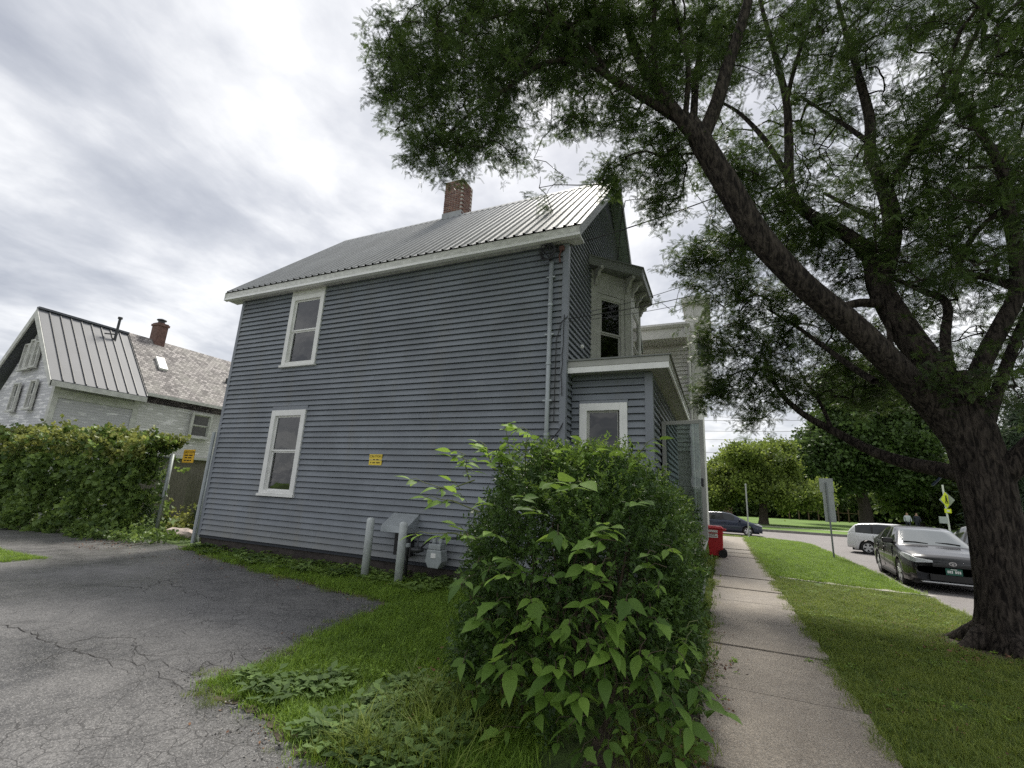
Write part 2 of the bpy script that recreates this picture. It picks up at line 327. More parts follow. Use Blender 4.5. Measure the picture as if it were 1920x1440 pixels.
def asphalt_material(name, base, light, rough_lo, rough_hi, speck, cracked=False):
    m = bpy.data.materials.new(name); m.use_nodes = True; t = m.node_tree; b = t.nodes['Principled BSDF']; MATS[name] = m
    tcn = N('ShaderNodeTexCoord', t); co = tcn.outputs['Object']
    def noise(s, d=5, r=0.6):
        n = N('ShaderNodeTexNoise', t); n.inputs['Scale'].default_value = s; n.inputs['Detail'].default_value = d; n.inputs['Roughness'].default_value = r; L(co, n.inputs['Vector'], t); return n.outputs[0]
    big = noise(0.42, 4); fine = noise(70, 3, 0.7); mid = noise(3.5, 6)
    vo = N('ShaderNodeTexVoronoi', t); vo.inputs['Scale'].default_value = 92; L(co, vo.inputs['Vector'], t)
    sepc = N('ShaderNodeSeparateColor', t); L(vo.outputs['Color'], sepc.inputs[0], t)
    stone = MA('MULTIPLY', MA('GREATER_THAN', sepc.outputs[0], 0.80, tree=t), MA('LESS_THAN', vo.outputs['Distance'], 0.42, tree=t), tree=t)
    mr = N('ShaderNodeMapRange', t); L(MA('ADD', MA('MULTIPLY', big, 0.6, tree=t), MA('MULTIPLY', mid, 0.4, tree=t), tree=t), mr.inputs[0], t); mr.inputs[1].default_value = 0.38; mr.inputs[2].default_value = 0.64
    mxn = N('ShaderNodeMix', t, data_type='RGBA'); L(mr.outputs[0], mxn.inputs[0], t); mxn.inputs['A'].default_value = (*base, 1); mxn.inputs['B'].default_value = (*light, 1)
    m2 = N('ShaderNodeMix', t, data_type='RGBA', blend_type='MULTIPLY'); m2.inputs[0].default_value = 1.0; L(mxn.outputs['Result'], m2.inputs['A'], t)
    gr = N('ShaderNodeMapRange', t); L(fine, gr.inputs[0], t); gr.inputs[1].default_value = 0.3; gr.inputs[2].default_value = 0.7; gr.inputs[3].default_value = 0.35; gr.inputs[4].default_value = 1.65
    cc = N('ShaderNodeCombineColor', t); [L(gr.outputs[0], cc.inputs[i], t) for i in range(3)]; L(cc.outputs[0], m2.inputs['B'], t)
    m3 = N('ShaderNodeMix', t, data_type='RGBA'); L(MA('MULTIPLY', stone, speck, tree=t), m3.inputs[0], t); L(m2.outputs['Result'], m3.inputs['A'], t); m3.inputs['B'].default_value = (0.34, 0.33, 0.32, 1)
    if cracked:
        wn = N('ShaderNodeTexNoise', t); wn.inputs['Scale'].default_value = 5; L(co, wn.inputs['Vector'], t); av = N('ShaderNodeVectorMath', t, operation='ADD'); scv = N('ShaderNodeVectorMath', t, operation='SCALE'); scv.inputs['Scale'].default_value = 0.12; L(wn.outputs['Color'], scv.inputs[0], t); L(co, av.inputs[0], t); L(scv.outputs[0], av.inputs[1], t)
        ve = N('ShaderNodeTexVoronoi', t, feature='DISTANCE_TO_EDGE'); ve.inputs['Scale'].default_value = 5.5; L(av.outputs[0], ve.inputs['Vector'], t)
        msk = N('ShaderNodeMapRange', t); L(noise(0.75, 3), msk.inputs[0], t); msk.inputs[1].default_value = 0.45; msk.inputs[2].default_value = 0.56
        ckm = MA('MULTIPLY', MA('LESS_THAN', ve.outputs['Distance'], MA('MULTIPLY', mid, 0.035, tree=t), tree=t), msk.outputs[0], tree=t)
        m4 = N('ShaderNodeMix', t, data_type='RGBA'); L(MA('MULTIPLY', ckm, 0.75, tree=t), m4.inputs[0], t); L(m3.outputs['Result'], m4.inputs['A'], t); m4.inputs['B'].default_value = (0.025, 0.023, 0.022, 1); m3 = m4
    L(m3.outputs['Result'], b.inputs['Base Color'], t)
    rr = N('ShaderNodeMapRange', t); L(MA('ADD', MA('MULTIPLY', big, 0.7, tree=t), MA('MULTIPLY', fine, 0.3, tree=t), tree=t), rr.inputs[0], t); rr.inputs[1].default_value = 0.35; rr.inputs[2].default_value = 0.65; rr.inputs[3].default_value = rough_lo; rr.inputs[4].default_value = rough_hi
    L(rr.outputs[0], b.inputs['Roughness'], t)
    bp = N('ShaderNodeBump', t); bp.inputs['Strength'].default_value = 0.7; bp.inputs['Distance'].default_value = 0.006; L(MA('ADD', MA('MULTIPLY', fine, 0.7, tree=t), MA('MULTIPLY', vo.outputs['Distance'], -0.6, tree=t), tree=t), bp.inputs['Height'], t); L(bp.outputs[0], b.inputs['Normal'], t)
    return m
asphalt_material('asphalt_wet', (0.058, 0.057, 0.058), (0.165, 0.16, 0.156), 0.26, 0.62, 0.6, True)
asphalt_material('asphalt_road', (0.13, 0.118, 0.115), (0.20, 0.185, 0.18), 0.6, 0.85, 0.3)
asphalt_material('sidewalk_concrete', (0.172, 0.146, 0.120), (0.285, 0.250, 0.206), 0.55, 0.85, 0.5)
# ------------------------------------------------------------------ ground
def sheet(name, polys, z, m, kind='structure', parent=None):
    mb = MB()
    for p in polys: mb.face([(q[0], q[1], z) for q in p])
    o = mb.build(name, m, parent)
    if kind: o['kind'] = kind
    return o
sheet('ground', [[(-700, -300), (900, -300), (900, 1200), (-700, 1200)]], -0.32, 'park_grass')
RZ = -0.15
sheet('road', [[(3.9, -60), (14.0, -60), (14.0, 29.0), (3.9, 29.0)], [(-160, 29.0), (14.0, 29.0), (14.0, 40.5), (-160, 40.5)], [(14.0, 30.0), (160, 30.0), (160, 40.5), (14.0, 40.5)]], RZ, 'asphalt_road')
# yard terrace: lawn, with the rounded corner at the crossing
corner = [(3.86 - 3.2 + 3.2 * math.cos(a), 29.6 - 3.2 + 3.2 * math.sin(a)) for a in np.linspace(0, math.pi / 2, 9)]
yard = [(-160, -60), (3.86, -60)] + corner + [(-160, 29.6)]
mb = MB(); mb.prism([(x, y, 0) for x, y in yard], (0, 0, -0.31), (0, 0, 0)); lawn = mb.build('lawn', 'lawn_earth'); lawn['kind'] = 'structure'
# kerb as separate stones round the corner
kerb = bpy.data.objects.new('kerb', None); COL.objects.link(kerb); kerb['kind'] = 'structure'
path = [(3.87, y) for y in np.arange(-12, 26.41, 2.4)] + [(3.87 - 3.2 + 3.2 * math.cos(a), 29.6 - 3.2 + 3.2 * math.sin(a)) for a in np.linspace(0, math.pi / 2, 5)][1:] + [(x, 29.6) for x in np.arange(-2, -14, -2.4)]
for i in range(len(path) - 1):
    a, b = Vector((*path[i], 0)), Vector((*path[i + 1], 0)); d = (b - a).normalized(); nrm = Vector((d.y, -d.x, 0)); a2, b2 = a + d * 0.006, b - d * 0.006; t = random.uniform(-0.012, 0.008)
    mb = MB(); mb.hexa([a2 + Vector((0, 0, -0.3)), b2 + Vector((0, 0, -0.3)), b2 + nrm * 0.15 + Vector((0, 0, -0.3)), a2 + nrm * 0.15 + Vector((0, 0, -0.3)), a2 + Vector((0, 0, 0.012 + t)), b2 + Vector((0, 0, 0.012 + t)), b2 + nrm * 0.14 + Vector((0, 0, 0.002 + t)), a2 + nrm * 0.14 + Vector((0, 0, 0.002 + t))]); mb.build('kerb_stone', 'kerb_stone', kerb, bevel=0.01)
# sidewalk slabs
sidewalk = bpy.data.objects.new('sidewalk', None); COL.objects.link(sidewalk); sidewalk['kind'] = 'structure'
js = [-4.0, -2.4, -0.8, 0.8, 2.3, 3.8, 5.3, 6.8, 8.3, 9.75, 11.2, 12.85, 14.7, 16.2, 17.7, 19.2, 20.7, 22.2, 23.7, 25.2, 26.7, 28.3]
for i in range(len(js) - 1):
    y0, y1 = js[i] + 0.018, js[i + 1] - 0.018; mb = MB(); n = 9; h = [random.uniform(0.012, 0.045), random.uniform(0.012, 0.045)]
    def edge(x, w_): return (RNG.random() - 0.5) * w_
    x0s = [-0.23 + edge(0, 0.05) for _ in range(n)]; x1s = [1.04 + edge(0, 0.05) for _ in range(n)]
    for k in range(n - 1):
        ya, yb = y0 + (y1 - y0) * k / (n - 1), y0 + (y1 - y0) * (k + 1) / (n - 1); ha, hb = h[0] + (h[1] - h[0]) * k / (n - 1), h[0] + (h[1] - h[0]) * (k + 1) / (n - 1)
        mb.hexa([(x0s[k], ya, -0.1), (x1s[k], ya, -0.1), (x1s[k + 1], yb, -0.1), (x0s[k + 1], yb, -0.1), (x0s[k], ya, ha), (x1s[k], ya, ha), (x1s[k + 1], yb, hb), (x0s[k + 1], yb, hb)])
    mb.build('slab', 'sidewalk_concrete', sidewalk)
sheet('sidewalk_bed', [[(-0.2, -4), (1.0, -4), (1.0, 28.3), (-0.2, 28.3)]], 0.004, 'soil')
# driveway
drive = [(0.6, -30), (0.6, 0.6), (-0.7, 1.5), (-1.5, 2.2), (-1.95, 2.52), (-2.4, 2.66), (-2.85, 2.74), (-3.22, 2.84), (-3.7, 2.9), (-4.05, 2.98), (-4.12, 3.2), (-3.98, 3.45), (-4.08, 3.9), (-4.36, 4.5), (-4.42, 5.2), (-4.55, 5.8), (-4.78, 6.2), (-5.2, 6.3), (-5.7, 6.26), (-6.4, 6.5), (-7.6, 6.66), (-9.2, 7.0), (-11, 7.45), (-12.4, 7.84), (-13.4, 8.0), (-15, 8.6), (-22, 8.2), (-40, 6.0), (-40, -30)]
dr = []
for i in range(len(drive)):
    a, b = Vector(drive[i]), Vector(drive[(i + 1) % len(drive)]); n = max(1, min(14, int((b - a).length / 0.12))) if (b - a).length < 3 else 1
    for k in range(n):
        p = a.lerp(b, k / n); dr.append((p.x + random.uniform(-0.03, 0.03), p.y + random.uniform(-0.03, 0.03)))
mb = MB(); mb.face([(x, y, 0.008) for x, y in reversed(dr)]); driveway = mb.build('driveway', 'asphalt_wet'); driveway['kind'] = 'structure'
# alligator cracks: thin open joints in the asphalt skin
material('crack_black', (0.018, 0.016, 0.015), 0.95)
def crack(mb, pts, w0, jag=0.035):
    P = [Vector((*p, 0)) for p in pts]; Q = []
    for i in range(len(P) - 1):
        n = max(2, int((P[i + 1] - P[i]).length / 0.07))
        for k in range(n): Q.append(P[i].lerp(P[i + 1], k / n) + Vector((random.uniform(-jag, jag), random.uniform(-jag, jag), 0)))
    Q.append(P[-1]); last = None
    for i, q in enumerate(Q):
        d = (Q[min(i + 1, len(Q) - 1)] - Q[max(i - 1, 0)]).normalized(); nn = Vector((d.y, -d.x, 0)); wd = w0 * random.uniform(0.35, 1.2) * (1 - 0.6 * i / len(Q))
        cur = (q + nn * wd + Vector((0, 0, 0.0125)), q - nn * wd + Vector((0, 0, 0.0125)))
        if last: mb.face([last[0], last[1], cur[1], cur[0]])
        last = cur
    return Q
mb = MB()
main = [gnd(0, 1172), gnd(60, 1190), gnd(110, 1212), gnd(165, 1228), gnd(230, 1240), gnd(280, 1258), gnd(330, 1288), gnd(375, 1300)]
main = [(p.x, p.y) for p in main]
Q = crack(mb, main, 0.006)
m2_ = [gnd(110, 1212), gnd(180, 1195), gnd(250, 1200), gnd(268, 1238), gnd(310, 1245), gnd(362, 1268)]
Q += crack(mb, [(p.x, p.y) for p in m2_], 0.004)
m3_ = [gnd(365, 1268), gnd(395, 1240), gnd(420, 1262), gnd(440, 1230), gnd(530, 1222), gnd(600, 1185)]
Q += crack(mb, [(p.x, p.y) for p in m3_], 0.004)
m4_ = [gnd(215, 1100), gnd(270, 1105), gnd(310, 1090), gnd(350, 1112), gnd(420, 1130)]
Q += crack(mb, [(p.x, p.y) for p in m4_], 0.007, 0.06)
for k in range(60):
    q = random.choice(Q); a = random.uniform(0, 6.28); l = random.uniform(0.1, 0.42); pts = [(q.x, q.y)]
    for _ in range(3): a += random.uniform(-0.9, 0.9); pts.append((pts[-1][0] + math.cos(a) * l, pts[-1][1] + math.sin(a) * l))
    crack(mb, pts, random.uniform(0.001, 0.003), 0.02)
for k in range(22):
    a = random.uniform(0, 6.28); pts = [(random.uniform(-8, -2.6), random.uniform(1.2, 5.5))]
    for _ in range(4): a += random.uniform(-0.7, 0.7); pts.append((pts[-1][0] + math.cos(a) * 0.35, pts[-1][1] + math.sin(a) * 0.35))
    if all(p[0] < -4.6 or p[1] < 2.2 for p in pts): crack(mb, pts, random.uniform(0.001, 0.002), 0.03)
ck = mb.build('crack', 'crack_black', driveway); ck['kind'] = 'stuff'
# bare soil along the house and at the drive edge, slightly proud of the lawn
def blob(cx, cy, rx, ry, z, rot=0.0, n=28, rough=0.18):
    ph = [random.uniform(0, 6.28) for _ in range(4)]; r = []
    for i in range(n):
        a = 2 * math.pi * i / n; k = 1 + rough * (math.sin(2 * a + ph[0]) * 0.5 + math.sin(3 * a + ph[1]) * 0.4 + math.sin(5 * a + ph[2]) * 0.35)
        x, y = math.cos(a) * rx * k, math.sin(a) * ry * k; r.append((cx + x * math.cos(rot) - y * math.sin(rot), cy + x * math.sin(rot) + y * math.cos(rot), z))
    return r
mb = MB(); mb.face(blob(-6.6, 7.72, 5.4, 0.34, 0.012)); mb.face(blob(-3.6, 5.9, 0.55, 0.28, 0.013, 0.4)); mb.face(blob(-0.55, 4.6, 0.42, 1.9, 0.012)); mb.face(blob(-5.6, 6.5, 1.5, 0.22, 0.014, -0.05)); mb.face(blob(3.4, 8.8, 0.95, 0.9, 0.012)); so_ = mb.build('bare_soil', 'soil'); so_['kind'] = 'structure'
# crumbling edge of the asphalt
mb = MB(); E_ = [p for p in drive[4:24]]
for a, b in zip(E_[:-1], E_[1:]):
    n_ = max(1, int(math.hypot(b[0] - a[0], b[1] - a[1]) / 0.1))
    for k in range(n_):
        f_ = (k + random.random()) / n_; mb.face(blob(a[0] + (b[0] - a[0]) * f_ + random.uniform(-0.05, 0.05), a[1] + (b[1] - a[1]) * f_ + random.uniform(-0.05, 0.05), random.uniform(0.03, 0.12), random.uniform(0.02, 0.06), 0.0135 + 0.0002 * random.random(), math.atan2(b[1] - a[1], b[0] - a[0]) + random.uniform(-0.4, 0.4), 14, 0.35))
sh_ = mb.build('soil_edge', 'soil', so_); sh_['kind'] = 'stuff'
# far park
sheet('park_lawn', [[(-160, 40.6), (300, 40.6), (300, 400), (-160, 400)]], 0.0, 'park_grass')
mb = MB(); mb.box(-160, 160, 40.5, 40.68, -0.3, 0.02); fk = mb.build('far_kerb', 'kerb_stone'); fk['kind'] = 'structure'
sheet('park_path', [[(-60, 46.5), (60, 46.5), (60, 47.6), (-60, 47.6)]], 0.006, 'path_pale')
sheet('worn_track', [blob(2.45, 13.72, 1.62, 0.26, 0.014, -0.2, rough=0.12)], 0.014, 'path_pale')
# ------------------------------------------------------------------ the blue house
HX0, HX1, HY0, HY1, HZ0, HZ1 = -12.10, -2.55, 8.0, 15.4, 0.31, 6.86
RY, RZT, SL = 11.70, 10.72, 0.970          # ridge line and slope
house = thing('clapboard_house', 'two storey blue grey clapboard house with ribbed metal roof and brick chimney', 'house', (HX1, HY0, 0))
def roof_z(y): return RZT - abs(y - RY) * SL
# openings in the side wall
UW = (-10.14, -8.98, 4.60, 6.50); LW = (-10.16, -9.01, 1.42, 3.43)
mb = MB(); t = 0.12
wx0, wx1 = -10.04, -9.12
for a, b, c, d in ((HX0, wx0, 0.25, HZ1), (wx1, HX1, 0.25, HZ1), (wx0, wx1, 0.25, LW[2] + 0.05), (wx0, wx1, LW[3] - 0.1, UW[2] + 0.05), (wx0, wx1, UW[3] - 0.1, HZ1)): mb.box(a, b, HY0, HY0 + t, c, d)
mb.box(HX0, HX1, HY1 - t, HY1, 0.25, HZ1)
for x in (HX0, HX1 - t):
    mb.prism([(x, HY0 + t, 0.25), (x, HY1 - t, 0.25), (x, HY1 - t, roof_z(HY1) - 0.2), (x, RY, RZT - 0.25), (x, HY0 + t, roof_z(HY0) - 0.2)], (0, 0, 0), (t, 0, 0))
wall = mb.build('wall', 'lap_shade', house)
mb = MB(); mb.box(HX0 + 0.05, HX1 - 0.03, HY0 + 0.04, HY1 - 0.04, -0.05, 0.27); mb.build('foundation', 'foundation', house)
FS = Frame((0, HY0, 0), (1, 0, 0), (0, -1, 0))
h = 0.1286
for i in range(51):
    z = HZ0 + i * h; zt = z + h; segs = [(HX0 + 0.03, HX1 - 0.06)]
    for wn in ((UW[0], UW[1], UW[2], 6.9), LW):
        if z < wn[3] - 0.02 and zt > wn[2] - 0.04:
            ns = []
            for a, b in segs:
                if a < wn[0] < b: ns += [(a, wn[0] + 0.02), (wn[1] - 0.02, b)]
                else: ns.append((a, b))
            segs = ns
    for a, b in segs:
        cuts = [a] + [c for c in (HX0 + 1.2 + (i * 1.37) % 3.3, HX0 + 4.9 + (i * 1.37) % 3.3) if a + 0.4 < c < b - 0.4] + [b]
        for c0, c1 in zip(cuts[:-1], cuts[1:]): mb = MB(); FS.board(mb, c0 + 0.0015, c1 - 0.0015, z + random.uniform(-0.0015, 0.0015), h, 0.042 + random.uniform(-0.002, 0.002)); mb.build('clapboard', 'siding_blue', wall)
FF = Frame((HX1, 0, 0), (0, 1, 0), (1, 0, 0))
for i in range(72):
    z = HZ0 + i * h
    def lim(zz): return (max(HY0 + 0.05, RY - (RZT - 0.12 - zz) / SL), min(HY1 - 0.05, RY + (RZT - 0.12 - zz) / SL))
    a, b = lim(z); a2, b2 = lim(z + h)
    if b2 - a2 < 0.1: break
    mb = MB(); FF.board(mb, a, b, z, h, 0.042, a2, b2); mb.build('clapboard', 'siding_blue', wall)
mb = MB(); mb.box(HX1 - 0.09, HX1 + 0.035, HY0 - 0.035, HY0 + 0.08, HZ0 - 0.01, 6.68); mb.build('corner_board', 'corner_blue', house, bevel=0.006)
mb = MB(); mb.box(HX0 - 0.035, HX0 + 0.07, HY0 - 0.035, HY0 + 0.08, HZ0 - 0.01, 6.62); mb.build('corner_board', 'corner_blue', house, bevel=0.006)
mb = MB(); FS.box(mb, LW[0] - 0.02, LW[1] + 0.02, LW[3] + 0.003, HZ0 + 25 * h + 0.012, -0.01, 0.03); mb.build('drip_cap', 'corner_blue', house)
# windows of the side wall
sash_window(house, FS, UW[0], UW[1], UW[2], UW[3], 0.13, proud=0.055, curtain=('curtain_grey', 0.0, 0.0))
mb = MB(); FS.box(mb, UW[0], UW[1], UW[3] + 0.002, 6.68, -0.01, 0.05); mb.build('header_board', 'fascia_white', house)
sash_window(house, FS, LW[0], LW[1], LW[2], LW[3], 0.14, proud=0.06, mid=0.52, curtain=('curtain_dim', 0.75, 0.0))
mb = MB()
for i, (dx, dz, r) in enumerate(((-9.55, 1.66, 0.09), (-9.42, 1.72, 0.1), (-9.66, 1.62, 0.07), (-9.33, 1.64, 0.09))): mb.lathe((dx, HY0 + 0.3, dz - 0.1), [(r * 0.6, 0), (r, 0.05), (r * 0.9, 0.12), (r * 0.4, 0.17)], 9)
mb.build('window_clutter', 'curtain_grey', house)
# roof: deck, ribbed sheets, fascias, soffits, ridge cap
EY, EZ = 7.74, roof_z(7.74); RX0, RX1 = -12.58, -2.22
roof = MB().prism([(RX0 + 0.03, EY + 0.06, EZ - 0.06), (RX0 + 0.03, RY, RZT - 0.03), (RX0 + 0.03, 2 * RY - EY - 0.06, EZ - 0.06), (RX0 + 0.03, 2 * RY - EY - 0.06, EZ - 0.16), (RX0 + 0.03, RY, RZT - 0.16), (RX0 + 0.03, EY + 0.06, EZ - 0.16)], (0, 0, 0), (RX1 - RX0 - 0.06, 0, 0)).build('roof', 'fascia_dark', house)
npan = 12; pw = (RX1 - RX0 + 0.02) / npan
def rib_profile(w_):
    pr = [(0, 0)]; nr = 4
    for k in range(nr):
        c = w_ * (k + 0.5) / nr; pr += [(c - 0.034, 0), (c - 0.02, 0.034), (c + 0.02, 0.034), (c + 0.034, 0)]
        pr += [(c + w_ / nr * 0.33, 0.0), (c + w_ / nr * 0.36, 0.005), (c + w_ / nr * 0.42, 0.005), (c + w_ / nr * 0.45, 0)] if k < nr - 1 else []
    return pr + [(w_ - 0.003, 0)]
nvec = Vector((0, -SL, 1)).normalized()
mb = MB(); pr = rib_profile(pw)
for (a, ha), (b, hb) in zip(pr[:-1], pr[1:]):
    mb.face([Vector((a, EY - 0.03, EZ - 0.03 * SL)) + nvec * ha, Vector((b, EY - 0.03, EZ - 0.03 * SL)) + nvec * hb, Vector((b, RY, RZT)) + nvec * hb, Vector((a, RY, RZT)) + nvec * ha])
p0 = mb.build('roof_sheet', 'galvanised', None)
me_front = p0.data
for i in range(npan):
    o = p0 if i == 0 else bpy.data.objects.new('roof_sheet', me_front)
    if i: COL.objects.link(o)
    o.location = (RX0 - 0.01 + i * pw, 0, random.uniform(0.0, 0.004)); attach(o, roof)
mb = MB(); n2v = Vector((0, SL, 1)).normalized()
for (a, ha), (b, hb) in zip(pr[:-1], pr[1:]):
    mb.face([Vector((b, 2 * RY - EY + 0.03, EZ - 0.03 * SL)) + n2v * hb, Vector((a, 2 * RY - EY + 0.03, EZ - 0.03 * SL)) + n2v * ha, Vector((a, RY, RZT)) + n2v * ha, Vector((b, RY, RZT)) + n2v * hb])
q0 = mb.build('roof_sheet', 'galvanised', None)
for i in range(npan):
    o = q0 if i == 0 else bpy.data.objects.new('roof_sheet', q0.data)
    if i: COL.objects.link(o)
    o.location = (RX0 - 0.01 + i * pw, 0, random.uniform(0.0, 0.004)); attach(o, roof)
mb = MB(); c = 0.16
mb.prism([(RX0 - 0.02, RY - c, RZT - c * SL + 0.03), (RX0 - 0.02, RY, RZT + 0.045), (RX0 - 0.02, RY + c, RZT - c * SL + 0.03), (RX0 - 0.02, RY, RZT + 0.03)], (0, 0, 0), (RX1 - RX0 + 0.04, 0, 0)); mb.build('ridge_cap', 'galvanised', roof)
mb = MB(); mb.box(RX0, RX1, EY, EY + 0.03, EZ - 0.185, EZ - 0.035); mb.build('fascia', 'fascia_white', roof)
mb = MB(); mb.hexa([(RX0, EY - 0.035, EZ - 0.255), (RX1, EY - 0.035, EZ - 0.255), (RX1, EY + 0.05, EZ - 0.27), (RX0, EY + 0.05, EZ - 0.27), (RX0, EY - 0.012, EZ - 0.187), (RX1, EY - 0.012, EZ - 0.187), (RX1, EY + 0.05, EZ - 0.187), (RX0, EY + 0.05, EZ - 0.187)]); mb.build('drip_moulding', 'trim_white', roof)
mb = MB(); mb.box(RX0 + 0.02, RX1 - 0.02, EY + 0.03, HY0 + 0.1, EZ - 0.24, EZ - 0.20); mb.build('soffit', 'fascia_white', roof)
mb = MB(); mb.box(RX0 + 0.02, RX1 - 0.02, 2 * RY - HY0 - 0.1, 2 * RY - EY - 0.03, EZ - 0.24, EZ - 0.20); mb.box(RX0, RX1, 2 * RY - EY - 0.03, 2 * RY - EY, EZ - 0.22, EZ - 0.03); mb.build('soffit', 'fascia_white', roof)
def rake(sgn, x, m, d=0.20, thick=0.03):
    y0 = RY + sgn * (RY - EY + 0.02); z0 = EZ - 0.02
    mb = MB(); mb.prism([(x, y0, z0), (x, RY, RZT - 0.005), (x, RY, RZT - 0.005 - d * 1.38), (x, y0, z0 - d * 1.2)], (0, 0, 0), (thick, 0, 0)); mb.build('rake_board', m, roof)
rake(-1, RX1 - 0.005, 'galvanised'); rake(1, RX1 - 0.004, 'fascia_dark'); rake(-1, RX0 - 0.025, 'fascia_white'); rake(1, RX0 - 0.025, 'fascia_dark')
npn = 22
for sgn in (-1, 1):
    for k in range(npn):
        u0, u1 = (k + 0.03) / npn, (k + 0.97) / npn; y0, y1 = RY + sgn * (RY - EY) * u0, RY + sgn * (RY - EY) * u1
        z0, z1 = RZT - abs(y0 - RY) * SL - 0.25, RZT - abs(y1 - RY) * SL - 0.25
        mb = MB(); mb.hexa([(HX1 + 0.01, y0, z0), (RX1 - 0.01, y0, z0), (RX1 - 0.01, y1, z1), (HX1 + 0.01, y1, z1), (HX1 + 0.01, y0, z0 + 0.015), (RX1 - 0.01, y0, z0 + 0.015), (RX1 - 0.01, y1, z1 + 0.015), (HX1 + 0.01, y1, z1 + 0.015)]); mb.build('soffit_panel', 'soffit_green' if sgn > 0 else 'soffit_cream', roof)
# brick chimney
CX0, CX1, CY0, CY1, CZ0, CZ1 = -8.18, -7.46, 11.62, 12.30, 10.0, 12.1
chim = MB().box(CX0 + 0.012, CX1 - 0.012, CY0 + 0.012, CY1 - 0.012, CZ0, CZ1 - 0.01).build('chimney', 'mortar', house)
bl, bh, bd = 0.205, 0.062, 0.10; n = 0
bx = MB().box(0, 0.203, 0, 0.1, 0, 0.055).build('brick', 'brick_red', None, bevel=0.004); by = MB().box(0, 0.1, 0, 0.203, 0, 0.055).build('brick', 'brick_red', None, bevel=0.004); first = {'x': bx, 'y': by}
def put_brick(kind, x, y, z):
    o = first.pop(kind, None)
    if o is None: o = bpy.data.objects.new('brick', (bx if kind == 'x' else by).data); COL.objects.link(o); o.modifiers.new('bevel', 'BEVEL').width = 0.004
    o.location = (x + random.uniform(-0.003, 0.003), y + random.uniform(-0.004, 0.004), z); attach(o, chim)
zc = 10.6
while zc < CZ1 - 0.05:
    off = 0.0 if n % 2 else 0.11
    for k in range(3): put_brick('x', CX0 + off + k * 0.219 - (0.0 if n % 2 else 0.0), CY0, zc)
    if not n % 2: put_brick('y', CX0, CY0, zc)
    for k in range(3):
        if CY0 + (0.11 if n % 2 else 0.0) + k * 0.219 + 0.2 < CY1 + 0.02: put_brick('y', CX1 - 0.1 if n % 2 else CX1 - 0.1, CY0 + (0.11 if n % 2 else 0.002) + k * 0.219, zc)
    zc += 0.074; n += 1
mb = MB(); mb.box(CX0 - 0.015, CX1 + 0.015, CY0 - 0.03, CY1 + 0.03, RZT - 0.12, RZT + 0.12); mb.build('flashing', 'galvanised', chim)
# ------- bay window on the upper floor of the front
bay = [Vector((-2.55, 9.80, 0)), Vector((-1.80, 10.72, 0)), Vector((-1.80, 12.28, 0)), Vector((-2.55, 13.15, 0))]
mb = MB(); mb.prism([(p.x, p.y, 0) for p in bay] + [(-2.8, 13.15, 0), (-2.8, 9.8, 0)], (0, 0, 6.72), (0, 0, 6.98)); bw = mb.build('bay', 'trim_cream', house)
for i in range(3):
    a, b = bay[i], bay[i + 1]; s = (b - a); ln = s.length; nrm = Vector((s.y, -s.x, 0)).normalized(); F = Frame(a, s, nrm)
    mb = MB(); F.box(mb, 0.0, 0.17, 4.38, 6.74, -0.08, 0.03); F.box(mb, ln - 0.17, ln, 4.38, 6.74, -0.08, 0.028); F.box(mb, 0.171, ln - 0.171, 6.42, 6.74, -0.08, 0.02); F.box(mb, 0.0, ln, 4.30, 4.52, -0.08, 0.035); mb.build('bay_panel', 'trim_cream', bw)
    sash_window(house, F, 0.18, ln - 0.18, 4.53, 6.41, 0.11, 'trim_cream', 'trim_cream', depth=0.07, proud=0.02, glass='dark_glass', sill=False, curtain=('room_dark', 0.0, 0.0) if i == 0 else ('curtain_grey', 0.7, 0.0))  # near face: a dark sheet stands for the unlit room, not a curtain
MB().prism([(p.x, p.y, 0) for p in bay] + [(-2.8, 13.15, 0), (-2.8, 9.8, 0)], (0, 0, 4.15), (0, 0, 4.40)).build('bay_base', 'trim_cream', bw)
#[F.p(0.3, 4.55, 0.024), F.p(1.25, 4.55, 0.024), F.p(0.35, 6.35, 0.024)])
# bay cornice, roof, brackets
def offs(poly, d):
    r = []
    for i, p in enumerate(poly):
        ns = []
        for j in ((i - 1), i):
            if 0 <= j < len(poly) - 1: s = poly[j + 1] - poly[j]; ns.append(Vector((s.y, -s.x, 0)).normalized())
        nn = sum(ns, Vector()).normalized(); k = 1 / max(0.5, nn.dot(ns[0])); r.append(p + nn * d * k)
    return r
co = offs(bay, 0.34); co[0] = Vector((-2.53, co[0].y - 0.03, 0)); co[3] = Vector((-2.53, co[3].y + 0.03, 0))
mb = MB(); mb.prism([(p.x, p.y, 0) for p in co], (0, 0, 6.985), (0, 0, 7.20)); mb.build('bay_cornice', 'fascia_dark', bw)
cr = offs(bay, 0.37); cr[0] = Vector((-2.53, cr[0].y - 0.03, 0)); cr[3] = Vector((-2.53, cr[3].y + 0.03, 0))
mb = MB(); k = len(cr); b0 = [(p.x, p.y, 7.20) for p in cr]; mb.prism(b0, (0, 0, 0.002), (0, 0, 0.03))
ap = [Vector((-2.54, 10.6, 7.6)), Vector((-2.54, 12.4, 7.6))]
mb.face([Vector((*b0[0][:2], 7.232)), Vector((*b0[1][:2], 7.232)), ap[0]]); mb.face([Vector((*b0[1][:2], 7.232)), Vector((*b0[2][:2], 7.232)), ap[1], ap[0]]); mb.face([Vector((*b0[2][:2], 7.232)), Vector((*b0[3][:2], 7.232)), ap[1]]); mb.build('bay_roof', 'fascia_dark', bw)
br = MB()
